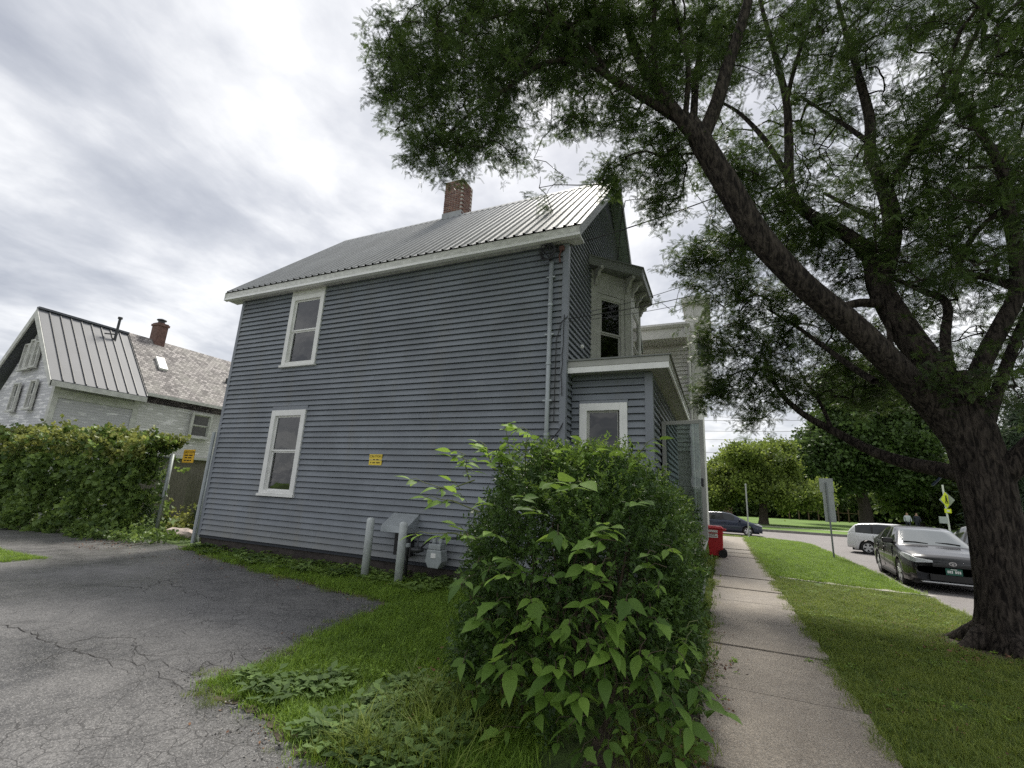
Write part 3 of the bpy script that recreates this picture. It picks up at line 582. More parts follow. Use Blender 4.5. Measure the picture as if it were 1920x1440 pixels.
br.prism([(0, 0, 0), (0.26, 0, 0), (0.27, 0, -0.08), (0.17, 0, -0.12), (0.13, 0, -0.22), (0.06, 0, -0.27), (0.05, 0, -0.38), (0, 0, -0.42)], (0, -0.035, 0), (0, 0.035, 0))
bro = br.build('bracket', 'trim_cream', None); fst = True
for i in range(3):
    a, b = bay[i], bay[i + 1]; s = b - a; nrm = Vector((s.y, -s.x, 0)).normalized(); ln = s.length
    for u in ((0.12, ln - 0.12) if i != 1 else (0.12, ln / 2, ln - 0.12)):
        o = bro if fst else bpy.data.objects.new('bracket', bro.data)
        if not fst: COL.objects.link(o)
        fst = False; o.location = a + s.normalized() * u + nrm * 0.03 + Vector((0, 0, 6.98)); o.rotation_euler = (0, 0, math.atan2(nrm.y, nrm.x)); attach(o, bw)
# ------- enclosed porch
PX1, PY0, PY1, PZT = -1.05, 8.40, 13.7, 3.98
mb = MB(); t = 0.1
porch = mb.box(PX1 - t, PX1, PY0 + t, 9.55, 0.3, PZT).box(PX1 - t, PX1, 10.9, PY1, 0.3, PZT).box(PX1 - t, PX1, 9.55, 10.9, 3.25, PZT).box(HX1, PX1 - t, PY1 - t, PY1, 0.3, PZT).box(HX1 + 0.0, -2.24, PY0, PY0 + t, 0.3, PZT).box(-1.64, PX1, PY0, PY0 + t, 0.3, PZT).box(-2.24, -1.64, PY0, PY0 + t, 0.3, 1.62).box(-2.24, -1.64, PY0, PY0 + t, 3.3, PZT).build('porch', 'lap_shade', house)
FP = Frame((0, PY0, 0), (1, 0, 0), (0, -1, 0)); FQ = Frame((PX1, 0, 0), (0, 1, 0), (1, 0, 0)); hp = 0.132
PW = (-2.36, -1.47, 1.55, 3.42)
for i in range(28):
    z = 0.30 + i * hp; segs = [(HX1 + 0.03, PX1 - 0.1)]
    if z + hp > PW[2] - 0.05 and z < PW[3] - 0.02: segs = [(HX1 + 0.03, PW[0] + 0.02), (PW[1] - 0.02, PX1 - 0.1)]
    for a, b in segs: mb = MB(); FP.board(mb, a, b, z, hp, 0.042); mb.build('clapboard', 'siding_blue', porch)
    for a, b in (((PY0 + 0.04, 9.5), (10.95, PY1)) if z < 3.22 else ((PY0 + 0.04, PY1),)): mb = MB(); FQ.board(mb, a, b, z, hp, 0.042); mb.build('clapboard', 'siding_blue', porch)
mb = MB(); mb.box(PX1 - 0.11, PX1 + 0.035, PY0 - 0.035, PY0 + 0.09, 0.28, PZT - 0.01); mb.build('corner_board', 'corner_blue', porch, bevel=0.006)
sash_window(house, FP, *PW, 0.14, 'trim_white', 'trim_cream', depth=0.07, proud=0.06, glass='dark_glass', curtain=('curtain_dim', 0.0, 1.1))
mb = MB(); FP.box(mb, PW[0] - 0.01, PW[1] + 0.01, PW[3] + 0.003, 0.30 + 24 * hp + 0.012, -0.01, 0.03); mb.build('drip_cap', 'corner_blue', porch)
PO = 0.32
mb = MB(); mb.box(HX1 + 0.01, PX1 + PO, PY0 - PO, PY1 + PO, 3.985, 4.02); mb.build('porch_soffit', 'soffit_cream', porch)
mb = MB(); mb.box(HX1 - 0.05, PX1 + PO + 0.03, PY0 - PO - 0.025, PY0 - PO, 3.95, 4.06); mb.box(PX1 + PO + 0.002, PX1 + PO + 0.03, PY0 - PO, PY1 + PO, 3.95, 4.06); mb.build('porch_trim', 'trim_white', porch)
mb = MB(); mb.box(HX1 - 0.05, PX1 + PO + 0.04, PY0 - PO - 0.035, PY0 - PO, 4.063, 4.17); mb.box(PX1 + PO + 0.002, PX1 + PO + 0.04, PY0 - PO, PY1 + PO, 4.063, 4.17); mb.build('porch_fascia', 'trim_cream', porch)
mb = MB(); mb.hexa([(HX1, PY0 - PO - 0.06, 4.172), (PX1 + PO + 0.07, PY0 - PO - 0.06, 4.172), (PX1 + PO + 0.07, PY1 + PO, 4.172), (HX1, PY1 + PO, 4.172), (HX1, PY0 - PO - 0.06, 4.21), (PX1 + PO + 0.07, PY0 - PO - 0.06, 4.19), (PX1 + PO + 0.07, PY1 + PO, 4.19), (HX1, PY1 + PO, 4.24)]); mb.build('porch_roof', 'fascia_dark', porch)
# front steps below the door
mb = MB(); [mb.box(PX1, PX1 + 0.17 * (4 - i), 9.2, 11.1, 0.27 * i - 0.02, 0.27 * (i + 1) - 0.03 - 0.0005 * i) for i in range(4)]; mb.build('steps', 'concrete_post', porch)
# storm door, swung open
DX, DY, DW, DZ0, DZ1 = PX1 + 0.05, 9.5, 0.78, 1.05, 3.24
FD = Frame((DX, DY, 0), (1, -0.22, 0), (-0.22, -1, 0))
mb = MB(); FD.box(mb, 0, 0.075, DZ0, DZ1, -0.035, 0); FD.box(mb, DW - 0.075, DW, DZ0, DZ1, -0.035, 0); FD.box(mb, 0.075, DW - 0.075, DZ1 - 0.075, DZ1, -0.034, -0.001); FD.box(mb, 0.075, DW - 0.075, DZ0, DZ0 + 0.16, -0.034, -0.001); dr_ = mb.build('storm_door', 'trim_cream', house, bevel=0.004)
mb = MB(); FD.box(mb, 0.06, DW - 0.06, DZ0 + 0.12, DZ1 - 0.06, -0.02, -0.014); mb.build('pane', 'door_glass', dr_)
mb = MB(); FD.box(mb, DW - 0.065, DW - 0.03, 2.0, 2.14, 0.0, 0.05); mb.build('handle', 'black_metal', dr_)
# ------- conduit, weatherhead, meter loop on the side wall
mb = MB(); mb.tube([(-2.86, 7.93, 0.5), (-2.86, 7.93, 6.28)], 0.045, 12); cd = mb.build('conduit', 'conduit_grey', house, smooth=True)
for z in (1.6, 2.75, 4.1, 5.3): mb = MB(); mb.lathe((-2.86, 7.93, z), [(0.046, 0), (0.056, 0.004), (0.056, 0.05), (0.046, 0.054)], 12); mb.build('coupling', 'conduit_grey', cd)
for z in (2.2, 3.4, 4.7, 5.9): mb = MB(); mb.box(-2.95, -2.77, 7.905, 7.985, z, z + 0.03); mb.build('strap', 'conduit_grey', cd)
mb = MB()
for k in range(4):
    a0 = k * 1.3; P = [Vector((-2.86 - 0.04 + 0.03 * k, 7.9, 6.27))]
    for q in range(12): a = a0 + q * 0.52; r = 0.13 + 0.02 * k; P.append(Vector((-2.92 + math.cos(a) * r * 0.9, 7.86 - 0.02 * k, 6.43 + math.sin(a) * r)))
    P.append(Vector((-2.72, 7.9, 6.5 + 0.03 * k))); mb.tube(P, 0.012, 6)
mb.build('service_loop', 'cable_black', cd, smooth=True)
mb = MB(); mb.tube([(-2.66, 7.93, 6.5), (-2.70, 7.93, 6.36), (-2.68, 7.93, 6.22)], 0.018, 6); mb.box(-2.70, -2.6, 7.9, 7.96, 6.47, 6.56); mb.build('insulator', 'brick_red', cd)
mb = MB(); P = [Vector((-2.60, 7.945 - 0.02 * (i % 2), 5.1 - i * 0.2)) + Vector((random.uniform(-0.03, 0.03), 0, 0)) for i in range(9)]; mb.tube(P, 0.008, 5)
mb.tube([(-2.50, 7.95, 5.06), (-2.62, 7.94, 4.96), (-2.72, 7.94, 4.6), (-2.73, 7.94, 3.0)], 0.008, 5); mb.tube([(-2.51, 8.0, 3.1), (-2.62, 7.93, 2.85), (-2.80, 7.9, 2.62), (-2.8, 7.9, 2.2)], 0.012, 5); mb.build('wall_cable', 'cable_black', cd)
mb = MB(); mb.lathe((-2.5, 8.95, 4.72), [(0.03, 0), (0.05, 0.03), (0.03, 0.08)], 8); mb.build('floodlight', 'trim_white', house)
# downspout at the rear corner
mb = MB(); mb.tube([(-12.2, 7.93, 0.1), (-12.2, 7.93, 2.9)], 0.045, 8); mb.build('downspout', 'conduit_grey', house)
# vent hood low on the wall
mb = MB(); mb.prism([(-6.12, 8.0, 1.22), (-6.12, 7.62, 0.98), (-6.12, 7.60, 0.86), (-6.12, 8.0, 0.86)], (0, 0, 0), (0.62, 0, 0)); vh = mb.build('vent_hood', 'conduit_grey', house)
mb = MB(); mb.box(-5.95, -5.55, 7.85, 7.96, 0.42, 0.83); mb.build('vent_grille', 'black_metal', vh)
# ------------------------------------------------------------------ small things by the wall
def bollard(x, y, hgt, label):
    t = thing('bollard', label, 'bollard', (x, y, 0), 'pipe bollards guarding the gas meter')
    MB().lathe((x, y, -0.05), [(0.075, 0), (0.075, hgt - 0.0), (0.062, hgt + 0.035), (0.03, hgt + 0.05)], 18).build('post', 'bollard_grey', t, smooth=True)
    MB().lathe((x, y, 0), [(0.10, 0.0), (0.10, 0.02), (0.078, 0.035)], 14).build('collar', 'foundation', t)
bollard(-6.18, 7.36, 1.12, 'grey steel pipe bollard beside the vent hood')
bollard(-5.36, 7.30, 1.10, 'grey steel pipe bollard in front of the gas regulator pipes')
material('meter_grey', (0.34, 0.37, 0.37), 0.5, metal=0.2, var=0.15, vscale=8)
material('pipe_dark', (0.06, 0.063, 0.065), 0.5, metal=0.3, var=0.3, vscale=10)
gm = thing('gas_meter', 'grey gas meter with dark pipes against the blue clapboard wall', 'gas meter', (-4.9, 7.7, 0))
mb = MB(); mb.prism([(-5.02, 7.62, 0.62), (-5.05, 7.62, 0.42), (-4.98, 7.62, 0.30), (-4.76, 7.62, 0.30), (-4.69, 7.62, 0.42), (-4.72, 7.62, 0.62)], (0, 0, 0), (0, 0.22, 0)); mb.build('meter_body', 'meter_grey', gm, bevel=0.015)
mb = MB(); mb.box(-5.0, -4.74, 7.63, 7.83, 0.625, 0.72); mb.lathe((-4.94, 7.73, 0.72), [(0.035, 0), (0.045, 0.03), (0.045, 0.09)], 10); mb.lathe((-4.80, 7.73, 0.72), [(0.035, 0), (0.045, 0.03), (0.045, 0.09)], 10); mb.build('meter_head', 'meter_grey', gm, bevel=0.008)
mb = MB(); mb.box(-4.92, -4.82, 7.612, 7.622, 0.48, 0.56); mb.build('dial', 'trim_white', gm)
mb = MB(); mb.tube([(-5.52, 7.72, 0.0), (-5.52, 7.72, 0.74), (-5.50, 7.72, 0.80), (-5.44, 7.72, 0.83), (-5.3, 7.72, 0.83)], 0.028, 8); mb.tube([(-5.3, 7.72, 0.83), (-5.3, 7.72, 0.55), (-5.0, 7.72, 0.83), (-4.94, 7.73, 0.83)], 0.024, 8); mb.tube([(-4.80, 7.73, 0.82), (-4.6, 7.75, 0.84), (-4.45, 7.9, 0.84)], 0.024, 8); mb.build('pipe', 'pipe_dark', gm, smooth=True)
mb = MB(); mb.lathe((-5.3, 7.72, 0.52), [(0.03, 0), (0.12, 0.03), (0.13, 0.06), (0.12, 0.09), (0.03, 0.12)], 14); mb.build('regulator', 'pipe_dark', gm)
mb = MB(); mb.lathe((-5.52, 7.72, 0.60), [(0.03, 0), (0.045, 0.01), (0.045, 0.07), (0.03, 0.08)], 10); mb.build('valve', 'meter_grey', gm)
def text_mesh(txt, size, mat, parent, loc, rot, name='lettering', ext=0.001):
    cu = bpy.data.curves.new(name, 'FONT'); cu.body = txt; cu.size = size; cu.align_x = 'CENTER'; cu.align_y = 'CENTER'; cu.extrude = ext; cu.resolution_u = 2
    o = bpy.data.objects.new(name, cu); COL.objects.link(o); dg = bpy.context.evaluated_depsgraph_get(); me = bpy.data.meshes.new_from_object(o.evaluated_get(dg)); bpy.data.objects.remove(o)
    me.materials.clear(); me.materials.append(MATS[mat]); o = bpy.data.objects.new(name, me); COL.objects.link(o); o.location = loc; o.rotation_euler = rot; attach(o, parent); return o
def caution_sign(name, label, F, s0, s1, z0, z1, m, head, bars):
    t = thing(name, label, 'sign', F.p((s0 + s1) / 2, z0, 0)); mb = MB(); F.box(mb, s0, s1, z0, z1, 0.0, 0.012); mb.build('plate', m, t)
    rz = math.atan2(F.s.y, F.s.x)
    text_mesh('CAUTION', (z1 - z0) * 0.30, 'ink_black', t, F.p((s0 + s1) / 2, z1 - (z1 - z0) * 0.2, 0.014), (math.pi / 2, 0, rz))
    mb = MB()
    for zz_, bb in bars:
        for a, b in bb: F.box(mb, s0 + (s1 - s0) * a, s0 + (s1 - s0) * b, z0 + (z1 - z0) * zz_, z0 + (z1 - z0) * (zz_ + 0.09), 0.0125, 0.0145)
    mb.build('small_print', 'ink_black', t)
caution_sign('caution_sign', 'small yellow caution sign fixed to the blue clapboard wall', Frame((0, HY0 - 0.028, 0), (1, 0, 0), (0, -1, 0)), -6.92, -6.58, 2.15, 2.38, 'sign_yellow', 1, ((0.46, ((0.32, 0.46), (0.56, 0.74))), (0.18, ((0.12, 0.20), (0.30, 0.50), (0.58, 0.88)))))
# ------------------------------------------------------------------ vine covered fence at the back of the drive
fence = thing('chain_link_fence', 'galvanised chain link fence post and gate gap beside the house corner', 'fence', (-14.9, 8.6, 0))
material('galv_post', (0.30, 0.33, 0.32), 0.5, metal=0.4, var=0.2, vscale=8)
for x, y in ((-14.85, 8.55), (-13.1, 8.62)):
    MB().tube([(x, y, 0), (x, y, 2.35)], 0.055, 10).build('post', 'galv_post', fence, smooth=True)
MB().tube([(-14.85, 8.55, 2.25), (-21.0, 7.7, 2.25), (-30, 6.6, 2.25)], 0.03, 8).build('top_rail', 'galv_post', fence)
for x in (-17.6, -20.4, -23.5, -26.6): MB().tube([(x, 8.55 + (x + 14.85) * 0.138, 0), (x, 8.55 + (x + 14.85) * 0.138, 2.3)], 0.04, 8).build('post', 'galv_post', fence)
mb = MB()
def wire_mesh(a, b, z0, z1, st=0.11):
    a, b = Vector(a), Vector(b); ln = (b - a).length; n = int(ln / st); h_ = z1 - z0
    for sg in (1, -1):
        for k in range(-int(h_ / st), n + int(h_ / st)):
            u0 = k * st; u1 = u0 + sg * h_; zA, zB = z0, z1
            if sg < 0: u0 += h_; u1 = u0 - h_
            pts = []
            for f in (0, 1):
                u = u0 + (u1 - u0) * f; pts.append((u, z0 + h_ * f))
            (ua, za), (ub, zb) = pts
            def cl(u, z, u2, z2):
                if u < 0: r = (0 - u) / (u2 - u); return 0, z + (z2 - z) * r
                if u > ln: r = (ln - u) / (u2 - u); return ln, z + (z2 - z) * r
                return u, z
            if (ua < 0 and ub < 0) or (ua > ln and ub > ln): continue
            p, q = cl(ua, za, ub, zb), cl(ub, zb, ua, za)
            d = (b - a) / ln; A = a + d * p[0]; B = a + d * q[0]; mb.tube([(A.x, A.y, p[1]), (B.x, B.y, q[1])], 0.003, 3, cap=False)
wire_mesh((-13.1, 8.6, 0), (-12.15, 8.05, 0), 0.1, 2.2); wire_mesh((-14.8, 8.55, 0), (-17.5, 8.18, 0), 0.1, 2.2)
mb.build('wire_mesh', 'galv_post', fence)['kind'] = 'stuff'
caution_sign('fence_caution_sign', 'amber caution sign hung at the fence gap beside the vines', Frame((0, 8.65, 0), (1, 0, 0), (0, -1, 0)), -14.5, -13.98, 2.12, 2.5, 'sign_amber', 1, ((0.52, ((0.15, 0.45), (0.52, 0.85))), (0.33, ((0.2, 0.42), (0.5, 0.8))), (0.12, ((0.2, 0.35), (0.42, 0.62), (0.68, 0.8)))))
material('weathered_wood', (0.20, 0.185, 0.15), 0.9, var=0.4, vscale=6, stretch=(8, 8, 0.8), rand=0.15)
gate = thing('board_gate', 'weathered board fence behind the gap with peeling post', 'gate', (-15.5, 10.6, 0))
for i in range(16): x = -17.2 + i * 0.19; MB().box(x, x + 0.18, 10.6, 10.63, 0.05, 1.95 + random.uniform(-0.04, 0.04)).build('board', 'weathered_wood', gate)
MB().box(-17.3, -14.1, 10.63, 10.68, 1.55, 1.65).box(-17.3, -14.1, 10.63, 10.68, 0.4, 0.5).build('rail', 'weathered_wood', gate)
gp = tag(MB().box(-13.32, -13.16, 8.75, 8.9, 0, 2.5).build('gate_post', 'weathered_wood', None, bevel=0.01), 'peeling pale wooden post by the rear house corner', 'post')
material('bin_green', (0.02, 0.035, 0.032), 0.4); material('bin_lid_green', (0.05, 0.09, 0.05), 0.45)
tb = thing('trash_can', 'dark green round trash can behind the fence gap', 'trash can', (-14.6, 9.7, 0))
MB().lathe((-14.6, 9.7, 0), [(0.24, 0), (0.30, 0.75), (0.32, 0.76), (0.32, 0.8)], 16).build('body', 'bin_green', tb, smooth=False); MB().lathe((-14.6, 9.7, 0.8), [(0.34, 0), (0.33, 0.05), (0.2, 0.12), (0.04, 0.15)], 16).build('lid', 'bin_lid_green', tb)
material('stone_pink', (0.50, 0.42, 0.38), 0.85, var=0.3, vscale=9, bump=0.3, bscale=20)
bm = bmesh.new(); bmesh.ops.create_icosphere(bm, subdivisions=2, radius=0.3)
for v in bm.verts: v.co *= random.uniform(0.8, 1.15); v.co.z *= 0.55; v.co.x *= 1.5
me = bpy.data.meshes.new('stone'); bm.to_mesh(me); bm.free(); me.materials.append(MATS['stone_pink']); st = bpy.data.objects.new('stone', me); COL.objects.link(st); st.location = (-14.1, 8.75, 0.15); tag(st, 'pale pinkish rubble stone lying in the fence gap', 'stone')
# ------------------------------------------------------------------ old grey house behind the vines
def peeling_material(name, base, bare, amount, lap):
    m = bpy.data.materials.new(name); m.use_nodes = True; t = m.node_tree; b = t.nodes['Principled BSDF']; MATS[name] = m; b.inputs['Roughness'].default_value = 0.8
    tcn = N('ShaderNodeTexCoord', t); mpn = N('ShaderNodeMapping', t); L(tcn.outputs['Object'], mpn.inputs[0], t); mpn.inputs['Scale'].default_value = (1.2, 1.2, 5.5)
    nz = N('ShaderNodeTexNoise', t); nz.inputs['Scale'].default_value = 1.6; nz.inputs['Detail'].default_value = 8; nz.inputs['Roughness'].default_value = 0.68; L(mpn.outputs[0], nz.inputs['Vector'], t)
    r = N('ShaderNodeValToRGB', t); r.color_ramp.elements[0].position = amount; r.color_ramp.elements[1].position = amount + 0.03; r.color_ramp.elements[0].color = (*base, 1); r.color_ramp.elements[1].color = (*bare, 1); L(nz.outputs[0], r.inputs[0], t); L(r.outputs[0], b.inputs['Base Color'], t)
    wv = N('ShaderNodeSeparateXYZ', t); L(tcn.outputs['Object'], wv.inputs[0], t); fr = MA('FRACT', MA('DIVIDE', wv.outputs[2], lap, tree=t), tree=t)
    bp = N('ShaderNodeBump', t); bp.inputs['Strength'].default_value = 1.0; bp.inputs['Distance'].default_value = 0.03; L(MA('SUBTRACT', 1.0, fr, tree=t), bp.inputs['Height'], t); L(bp.outputs[0], b.inputs['Normal'], t)
peeling_material('old_paint_gable', (0.54, 0.54, 0.55), (0.85, 0.84, 0.83), 0.53, 0.11)
peeling_material('old_paint_side', (0.52, 0.52, 0.52), (0.78, 0.78, 0.76), 0.58, 0.11)
peeling_material('old_paint_far', (0.60, 0.60, 0.56), (0.88, 0.87, 0.84), 0.55, 0.11)
def slate_material(name):
    m = bpy.data.materials.new(name); m.use_nodes = True; t = m.node_tree; b = t.nodes['Principled BSDF']; MATS[name] = m; b.inputs['Roughness'].default_value = 0.75
    tcn = N('ShaderNodeTexCoord', t); sp = N('ShaderNodeSeparateXYZ', t); L(tcn.outputs['Object'], sp.inputs[0], t); cb = N('ShaderNodeCombineXYZ', t); L(sp.outputs[1], cb.inputs[0], t); L(MA('MULTIPLY', sp.outputs[2], 1.35, tree=t), cb.inputs[1], t)
    br_ = N('ShaderNodeTexBrick', t); br_.inputs['Scale'].default_value = 1.0; br_.inputs['Brick Width'].default_value = 0.17; br_.inputs['Row Height'].default_value = 0.13; br_.inputs['Mortar Size'].default_value = 0.012; br_.offset = 0.5
    br_.inputs['Color1'].default_value = (0.08, 0.07, 0.07, 1); br_.inputs['Color2'].default_value = (0.40, 0.37, 0.355, 1); br_.inputs['Mortar'].default_value = (0.06, 0.055, 0.055, 1); L(cb.outputs[0], br_.inputs['Vector'], t)
    nz = N('ShaderNodeTexNoise', t); nz.inputs['Scale'].default_value = 1.3; nz.inputs['Detail'].default_value = 8; nz.inputs['Roughness'].default_value = 0.75; L(tcn.outputs['Object'], nz.inputs['Vector'], t)
    mxn = N('ShaderNodeMix', t, data_type='RGBA'); r = N('ShaderNodeMapRange', t); L(nz.outputs[0], r.inputs[0], t); r.inputs[1].default_value = 0.45; r.inputs[2].default_value = 0.7; r.inputs[4].default_value = 0.7; L(r.outputs[0], mxn.inputs[0], t); L(br_.outputs[0], mxn.inputs['A'], t); mxn.inputs['B'].default_value = (0.30, 0.295, 0.26, 1); L(mxn.outputs['Result'], b.inputs['Base Color'], t)
    bp = N('ShaderNodeBump', t); bp.inputs['Distance'].default_value = 0.02; L(br_.outputs['Fac'], bp.inputs['Height'], t); bp.invert = True; L(bp.outputs[0], b.inputs['Normal'], t)
slate_material('old_slate')
material('standing_seam', (0.125, 0.132, 0.147), 0.6, metal=0.0, var=0.08, vscale=1.5)
material('old_trim', (0.62, 0.62, 0.58), 0.7, var=0.2, vscale=5)
material('far_glass', (0.06, 0.065, 0.07), 0.08, spec=0.8)
gh = thing('grey_house', 'old grey house with peeling paint, standing seam roof and mossy slate roof', 'house', (-22, 8.2, 0))
GX, GXR, GW, GY0, GYM, GY1, GZ, GZR = -22.0, -24.2, -26.4, 8.2, 10.95, 21.0, 4.72, 7.86
gs = (GZR - GZ) / (GXR - GX - 0.02) * -1
mb = MB(); mb.prism([(GX, GY0, 0), (GX, GY0, GZ), (GXR, GY0, GZR - 0.22), (GW, GY0, GZ), (GW, GY0, 0)], (0, 0, 0), (0, 0.15, 0)); mb.build('gable_wall', 'old_paint_gable', gh)
MB().box(GW, GX, GY0 + 0.152, GYM, 0, GZ).build('side_wall', 'old_paint_side', gh)
MB().box(GW - 0.6, GX + 0.02, GYM + 0.003, GY1, 2.62, GZ - 0.02).build('upper_wall', 'old_paint_far', gh)
MB().box(GW - 0.6, GX - 0.05, GYM + 0.003, GY1, 0, 2.50).build('lower_wall', 'weathered_wood', gh)
MB().box(GW - 0.6, GX + 0.12, GYM + 0.003, GY1, 2.50, 2.62).build('belt_board', 'old_trim', gh)
sl = (GZR - 4.9) / (-GXR + -21.52) if False else (7.9 - 4.85) / 2.68
def roof_slab(y0, y1, dz, m, name, over=0.45, th=0.08):
    mb = MB(); e = GX + over; ze = GZR + dz - (e - GXR) * sl; wq = 2 * GXR - e
    mb.prism([(e, y0, ze), (GXR, y0, GZR + dz), (wq, y0, ze), (wq, y0, ze - th), (GXR, y0, GZR + dz - th * 1.5), (e, y0, ze - th)], (0, 0, 0), (0, y1 - y0, 0)); return mb.build(name, m, gh), e, ze
rf, e1, ze1 = roof_slab(GY0 - 0.35, GYM, 0.0, 'standing_seam', 'metal_roof')
rs, e2, ze2 = roof_slab(GYM + 0.004, GY1 + 0.4, 0.12, 'old_slate', 'slate_roof', 0.35)
nseam = 9
for k in range(nseam):
    y0 = GY0 - 0.35 + (GYM - GY0 + 0.35) * k / nseam; wd = (GYM - GY0 + 0.35) / nseam
    mb = MB(); mb.hexa([(e1 + 0.02, y0 + 0.002, ze1 + 0.0), (GXR, y0 + 0.002, GZR + 0.014), (GXR, y0 + wd - 0.03, GZR + 0.014), (e1 + 0.02, y0 + wd - 0.03, ze1), (e1 + 0.02, y0 + 0.002, ze1 + 0.02), (GXR, y0 + 0.002, GZR + 0.034), (GXR, y0 + wd - 0.03, GZR + 0.034), (e1 + 0.02, y0 + wd - 0.03, ze1 + 0.02)])
    mb.build('roof_pan', 'standing_seam', rf)
    mb = MB(); mb.hexa([(e1 + 0.02, y0 + wd - 0.03, ze1), (GXR, y0 + wd - 0.03, GZR), (GXR, y0 + wd, GZR), (e1 + 0.02, y0 + wd, ze1), (e1 + 0.02, y0 + wd - 0.03, ze1 + 0.07), (GXR, y0 + wd - 0.03, GZR + 0.085), (GXR, y0 + wd, GZR + 0.085), (e1 + 0.02, y0 + wd, ze1 + 0.07)]); mb.build('seam', 'pipe_dark', rf)
MB().box(GXR - 0.1, GXR + 0.1, GY0 - 0.36, GYM, GZR + 0.02, GZR + 0.1).build('ridge_cap', 'standing_seam', rf)
MB().box(e1 - 0.02, e1 + 0.03, GY0 - 0.36, GYM, ze1 - 0.2, ze1 - 0.005).build('fascia', 'old_trim', gh); MB().box(e2 - 0.02, e2 + 0.03, GYM + 0.01, GY1 + 0.4, ze2 - 0.14, ze2 - 0.005).build('fascia', 'old_trim', gh)
for sgn in (1, -1):
    y = GY0 - 0.38; d = 0.26; xe = GXR + sgn * (e1 - GXR + 0.03); mb = MB(); mb.prism([(xe, y, ze1), (GXR, y, GZR + 0.02), (GXR, y, GZR - d * 1.4), (xe, y, ze1 - d)], (0, 0, 0), (0, 0.05, 0)); mb.build('rake_board', 'old_trim', gh)
MB().box(GX - 0.16, GX + 0.03, GY0 - 0.03, GY0 + 0.14, 0, GZ).build('corner_board', 'old_trim', gh); MB().box(GX - 0.02, GX + 0.035, GYM - 0.2, GYM, 0, GZ).build('corner_board', 'old_trim', gh); MB().box(GX - 0.02, GX + 0.03, GY0 + 0.142, GYM - 0.2, GZ - 0.4, GZ - 0.1).build('frieze', 'old_trim', gh)
FG = Frame((0, GY0 - 0.09, 0), (1, 0, 0), (0, -1, 0))
for a, b, c, d in ((-25.02, -24.62, 5.48, 6.55), (-24.58, -24.18, 5.5, 6.7), (-24.14, -23.74, 5.55, 6.6), (-24.95, -24.45, 3.85, 4.95), (-23.65, -23.15, 3.9, 5.0)):
    sash_window(gh, FG, a, b, c, d, 0.07, 'old_trim', 'old_trim', depth=0.02, proud=0.06, sill=True, glass='far_glass')
FH = Frame((GX + 0.11, 0, 0), (0, 1, 0), (1, 0, 0)); sash_window(gh, FH, 13.05, 14.0, 3.5, 4.62, 0.1, 'old_trim', 'old_trim', depth=0.0, proud=0.07, glass='far_glass')
yc = 12.15
ch = MB().box(GXR - 0.25, GXR + 0.25, yc - 0.22, yc + 0.22, GZR - 0.5, GZR + 0.95).box(GXR - 0.29, GXR + 0.29, yc - 0.26, yc + 0.26, GZR + 0.8, GZR + 0.9).build('chimney', 'brick_far', gh)
MB().lathe((GXR, yc, GZR + 0.95), [(0.14, 0), (0.14, 0.14), (0.2, 0.16), (0.2, 0.2), (0.05, 0.26)], 10).build('chimney_cap', 'pipe_dark', ch)
mb = MB(); sky_x = -23.15; zs = GZR + 0.12 - (sky_x - GXR) * sl; mb.hexa([(-22.75, 11.75, zs - 0.44), (-22.75, 12.1, zs - 0.44), (-23.25, 12.1, zs + 0.13), (-23.25, 11.75, zs + 0.13), (-22.7, 11.75, zs - 0.36), (-22.7, 12.1, zs - 0.36), (-23.2, 12.1, zs + 0.22), (-23.2, 11.75, zs + 0.22)]); mb.build('skylight', 'trim_white', rs)
mb = MB(); mb.tube([(GXR + 0.5, 10.3, GZR - 0.6), (GXR + 0.5, 10.3, GZR + 0.5)], 0.05, 8); mb.tube([(GXR + 0.5, 9.9, GZR - 0.35), (GXR + 0.5, 10.35, GZR - 0.25)], 0.03, 6); mb.lathe((GXR + 0.5, 10.3, GZR + 0.45), [(0.09, 0), (0.09, 0.08)], 8); mb.build('vent_pipe', 'pipe_dark', gh)
mb = MB(); mb.tube([(-22.9, 15.0, 6.2), (-22.9, 15.0, 6.75)], 0.06, 8); mb.build('vent_pipe', 'pipe_dark', gh)
# ------------------------------------------------------------------ neighbour building beyond the porch
peeling_material('neighbour_siding', (0.50, 0.475, 0.44), (0.58, 0.555, 0.52), 0.62, 0.14)
material('neighbour_trim', (0.62, 0.61, 0.58), 0.65, var=0.12, vscale=3)
material('neighbour_soffit', (0.58, 0.56, 0.54), 0.7, var=0.1, vscale=3)
nb = thing('neighbour_house', 'tall pale clapboard building with gutter and bracketed front cornice beyond the porch', 'house', (-1, 18, 0))
NX = -0.62
MB().box(-14, NX - 0.13, 18.0, 27.5, 0, 8.35).build('wall', 'neighbour_siding', nb)
FN = Frame((0, 18.0, 0), (1, 0, 0), (0, -1, 0))
for z in np.arange(3.5, 7.5, 0.16): mb = MB(); FN.board(mb, -6.2, NX - 0.14, z, 0.155, 0.03); mb.build('clapboard', 'neighbour_trim', nb)
MB().box(NX - 0.13, NX, 17.97, 18.13, 0, 7.6).build('corner_board', 'neighbour_trim', nb); MB().box(NX - 0.13, NX + 0.02, 18.131, 27.5, 0, 7.62).build('front_wall', 'neighbour_trim', nb)
MB().box(-14, NX - 0.2, 17.1, 18.0, 7.63, 7.68).build('soffit', 'neighbour_soffit', nb)
for x in np.arange(-5.5, NX - 0.3, 0.13): MB().box(x, x + 0.118, 17.12, 17.98, 7.60, 7.626).build('soffit_board', 'neighbour_soffit', nb)
MB().box(-14, NX - 0.13, 17.05, 17.1, 7.58, 7.95).build('fascia', 'neighbour_trim', nb)
